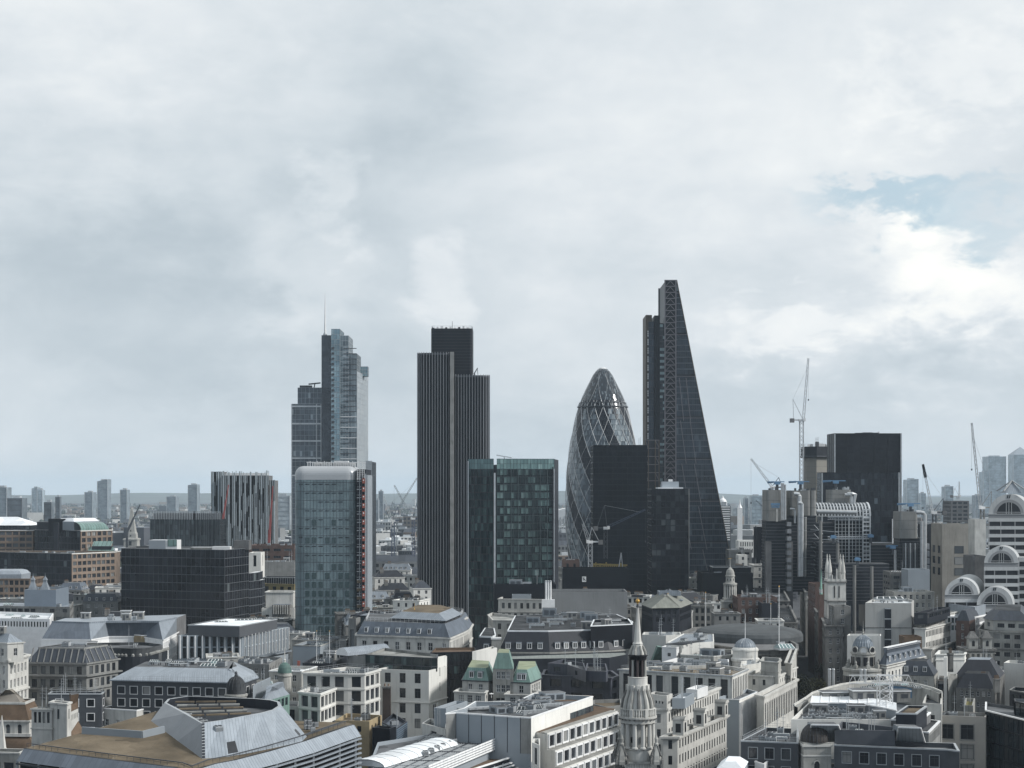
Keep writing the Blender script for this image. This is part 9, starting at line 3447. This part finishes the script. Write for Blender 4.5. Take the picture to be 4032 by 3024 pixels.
rg = [[(at(2150, D)[0] + k * 6, D + 20 * (j > 0), zat(2028 - 28 * math.sin(k / 8 * math.pi / 1.6), D) + j) for k in range(9)] for j in (0, 1)]
b.loft(rg, M_white, closed=False)
b.face([(p[0], p[1], p[2] - 14) for p in rg[0]] + rg[0][::-1], M_white_r)
b.build('roof', r)
b = MB()
for k in range(8):
 x, y = rg[0][k][0], D
 b.bar((x, y, 20), (x + 3, y, rg[0][k][2] - 10), .8, M_metal)
 b.bar((x + 6, y, 20), (x + 3, y, rg[0][k][2] - 10), .8, M_metal)
b.box((at(2212, D)[0], D + 2, 0), (40, 20, 22), M_conc_d)
b.build('lattice_legs', r)

# ------------------------------------------------------------------ the hazy low city: nearest blocks one by one, the rest as one mass
FARW = [(mat('far_pale_wall', (.38, .38, .365), .8, .2, var=.2, scale=.05), 'pale'), (mat('far_grey_wall', (.20, .205, .205), .8, .2, var=.25, scale=.05), 'grey'), (mat('far_brown_wall', (.16, .125, .10), .8, .2, var=.25, scale=.05), 'brown'), (mat('far_dark_wall', (.07, .075, .085), .8, .2, var=.25, scale=.05), 'dark')]
FARR = [M_felt, M_white_r, M_lead, M_gravel, M_felt_d]
FARMESH = []
for k, (m, nm) in enumerate(FARW):
 for j in range(3):
  b = MB()
  b.prism([(-.5, -.5), (.5, -.5), (.5, .5), (-.5, .5)], 0, .9, m, FARR[(k + j) % 5], False)
  for i in range(4):
   z = .12 + i * .2
   for c in range(6):
    x = -.42 + c * .168
    b.face([(x - .05, -.503, z), (x + .05, -.503, z), (x + .05, -.503, z + .11), (x - .05, -.503, z + .11)], M_recess)
  if j == 2:
   b.loft([[(-.5, -.5, .9), (.5, -.5, .9), (.5, .5, .9), (-.5, .5, .9)], [(-.45, -.02, 1.1), (.45, -.02, 1.1), (.45, .02, 1.1), (-.45, .02, 1.1)]], M_slate, M_slate)
  else:
   b.box((.15, 0, .9), (.3, .4, .14), M_metal)
   b.box((-.25, .1, .9), (.18, .25, .1), M_white)
  FARMESH.append((mesh_of(b, 'distant_block'), nm))
GAPS = [(0, 480, 70, 'above the brick offices at the left'), (480, 640, 40, 'behind the needle church spire'), (1078, 1160, 18, 'between the striped tower and the rounded tower'), (1455, 1650, 70, 'between the rounded and ribbed towers'), (2186, 2240, 14, 'between the green and spiral towers'), (2810, 3030, 45, 'right of the wedge tower'), (3555, 3740, 24, 'right of the stepped dark tower'), (3810, 3900, 10, 'beside the arched building')]
rr = random.Random(23)
for x0, x1, n, where in GAPS:
 for k in range(n):
  D = 1180 * (3.2 ** rr.random()) if x0 != 0 else 1350 * (2.6 ** rr.random())
  x, y = at(rr.uniform(x0, x1), D)
  me, nm = rr.choice(FARMESH)
  h = rr.choice((9, 12, 14, 16, 18, 22, 26)) * (1.5 if rr.random() < .08 else 1)
  o = bpy.data.objects.new('distant_block', me)
  COL.objects.link(o)
  o.location = (x, y, 0)
  o.rotation_euler = (0, 0, rr.uniform(-.4, .4))
  o.scale = (rr.uniform(14, 46), rr.uniform(12, 26), h)
  tag(o, nm + ' low block in the hazy city ' + where, 'building', 'low blocks of the hazy city ' + where)
b = MB()
for k in range(6800):
 D = 1500 * (6.0 ** rr.random())
 x, y = at(rr.uniform(-700, 4800), D)
 w = rr.uniform(12, 50)
 h = rr.choice((7, 8, 9, 11, 13, 16)) * (2.4 if rr.random() < .03 else 1)
 P = rect(x, y, w, rr.uniform(10, 30), rr.uniform(-.5, .5))
 b.prism(P, 0, h, rr.choice(FARW)[0], rr.choice(FARR), False)
for k in range(420):
 D = rr.uniform(430, 1600)
 x, y = at(rr.choice((-190 - 620 * rr.random(), 4180 + 700 * rr.random())), D)
 b.prism(rect(x, y, rr.uniform(14, 30), rr.uniform(12, 22), rr.uniform(-.4, .4)), 0, rr.uniform(16, 30), rr.choice(FARW)[0], rr.choice(FARR), False)
tag(b.build('distant_rooftops'), 'mass of tiny hazy rooftops reaching to the horizon', None, None, 'stuff')
FT = mat('far_foliage', (.045, .055, .04), .9, .1, var=.4, scale=.05)
b = MB()
for k in range(2600):
 D = 1300 * (7.0 ** rr.random())
 x, y = at(rr.uniform(-150, 4180), D)
 cl = rr.randint(2, 6)
 for j in range(cl):
  q = (x + rr.gauss(0, 16), y + rr.gauss(0, 9))
  s, h = rr.uniform(3, 7), rr.uniform(9, 17)
  b.loft([[(q[0] + s * f * math.cos(a), q[1] + s * f * math.sin(a), h * zz_) for a in (0, 1.26, 2.5, 3.77, 5.0)] for f, zz_ in ((.5, .15), (1.0, .5), (.75, .85), (.2, 1.0))], FT, FT)
tag(b.build('far_trees'), 'tree canopies between the far rooftops', None, None, 'stuff')
b = MB()
rg = [[], [], []]
for k in range(90):
 x = -9000 + k * 200
 h = 62 + 9 * math.sin(x * .0007 + 1) + 9 * math.sin(x * .0019) + 4 * math.sin(x * .006) - max(0, x - 600) * .011
 rg[0].append((x, 11200, 0))
 rg[1].append((x, 12600, max(20, h)))
 rg[2].append((x, 15000, 0))
b.loft(rg, mat('hill_fields', (.12, .135, .125), .9, .1, var=.3, scale=.004), closed=False)
tag(b.build('hills', smooth=True), None, None, None, 'structure')
# ------------------------------------------------------------------ ground and air
def ground():
 b = MB()
 b.face([(-22000, -400, 0), (22000, -400, 0), (22000, 26000, 0), (-22000, 26000, 0)], mat('asphalt_ground', (.075, .078, .082), .95, .1, var=.4, scale=.02))
 tag(b.build('ground'), kind='structure')

ground()
print('windows dropped:', prune_windows(), 'objects:', len(S.objects))

HAZE = 4.6e-5
hb = MB()
hb.prism([(-23000, -600), (23000, -600), (23000, 27000), (-23000, 27000)], -1, 262, M_white)
hz_ = hb.build('haze')
hm = bpy.data.materials.new('haze_air')
hm.use_nodes = True
t = NT(hm.node_tree)
pv = t.n('ShaderNodeVolumePrincipled')
pv.inputs['Color'].default_value = (.75, .89, 1.0, 1)
pv.inputs['Density'].default_value = HAZE
pv.inputs['Anisotropy'].default_value = .0
o = t.n('ShaderNodeOutputMaterial')
t.put(o.inputs['Volume'], pv.outputs[0])
hz_.data.materials.clear()
hz_.data.materials.append(hm)
tag(hz_, kind='stuff')
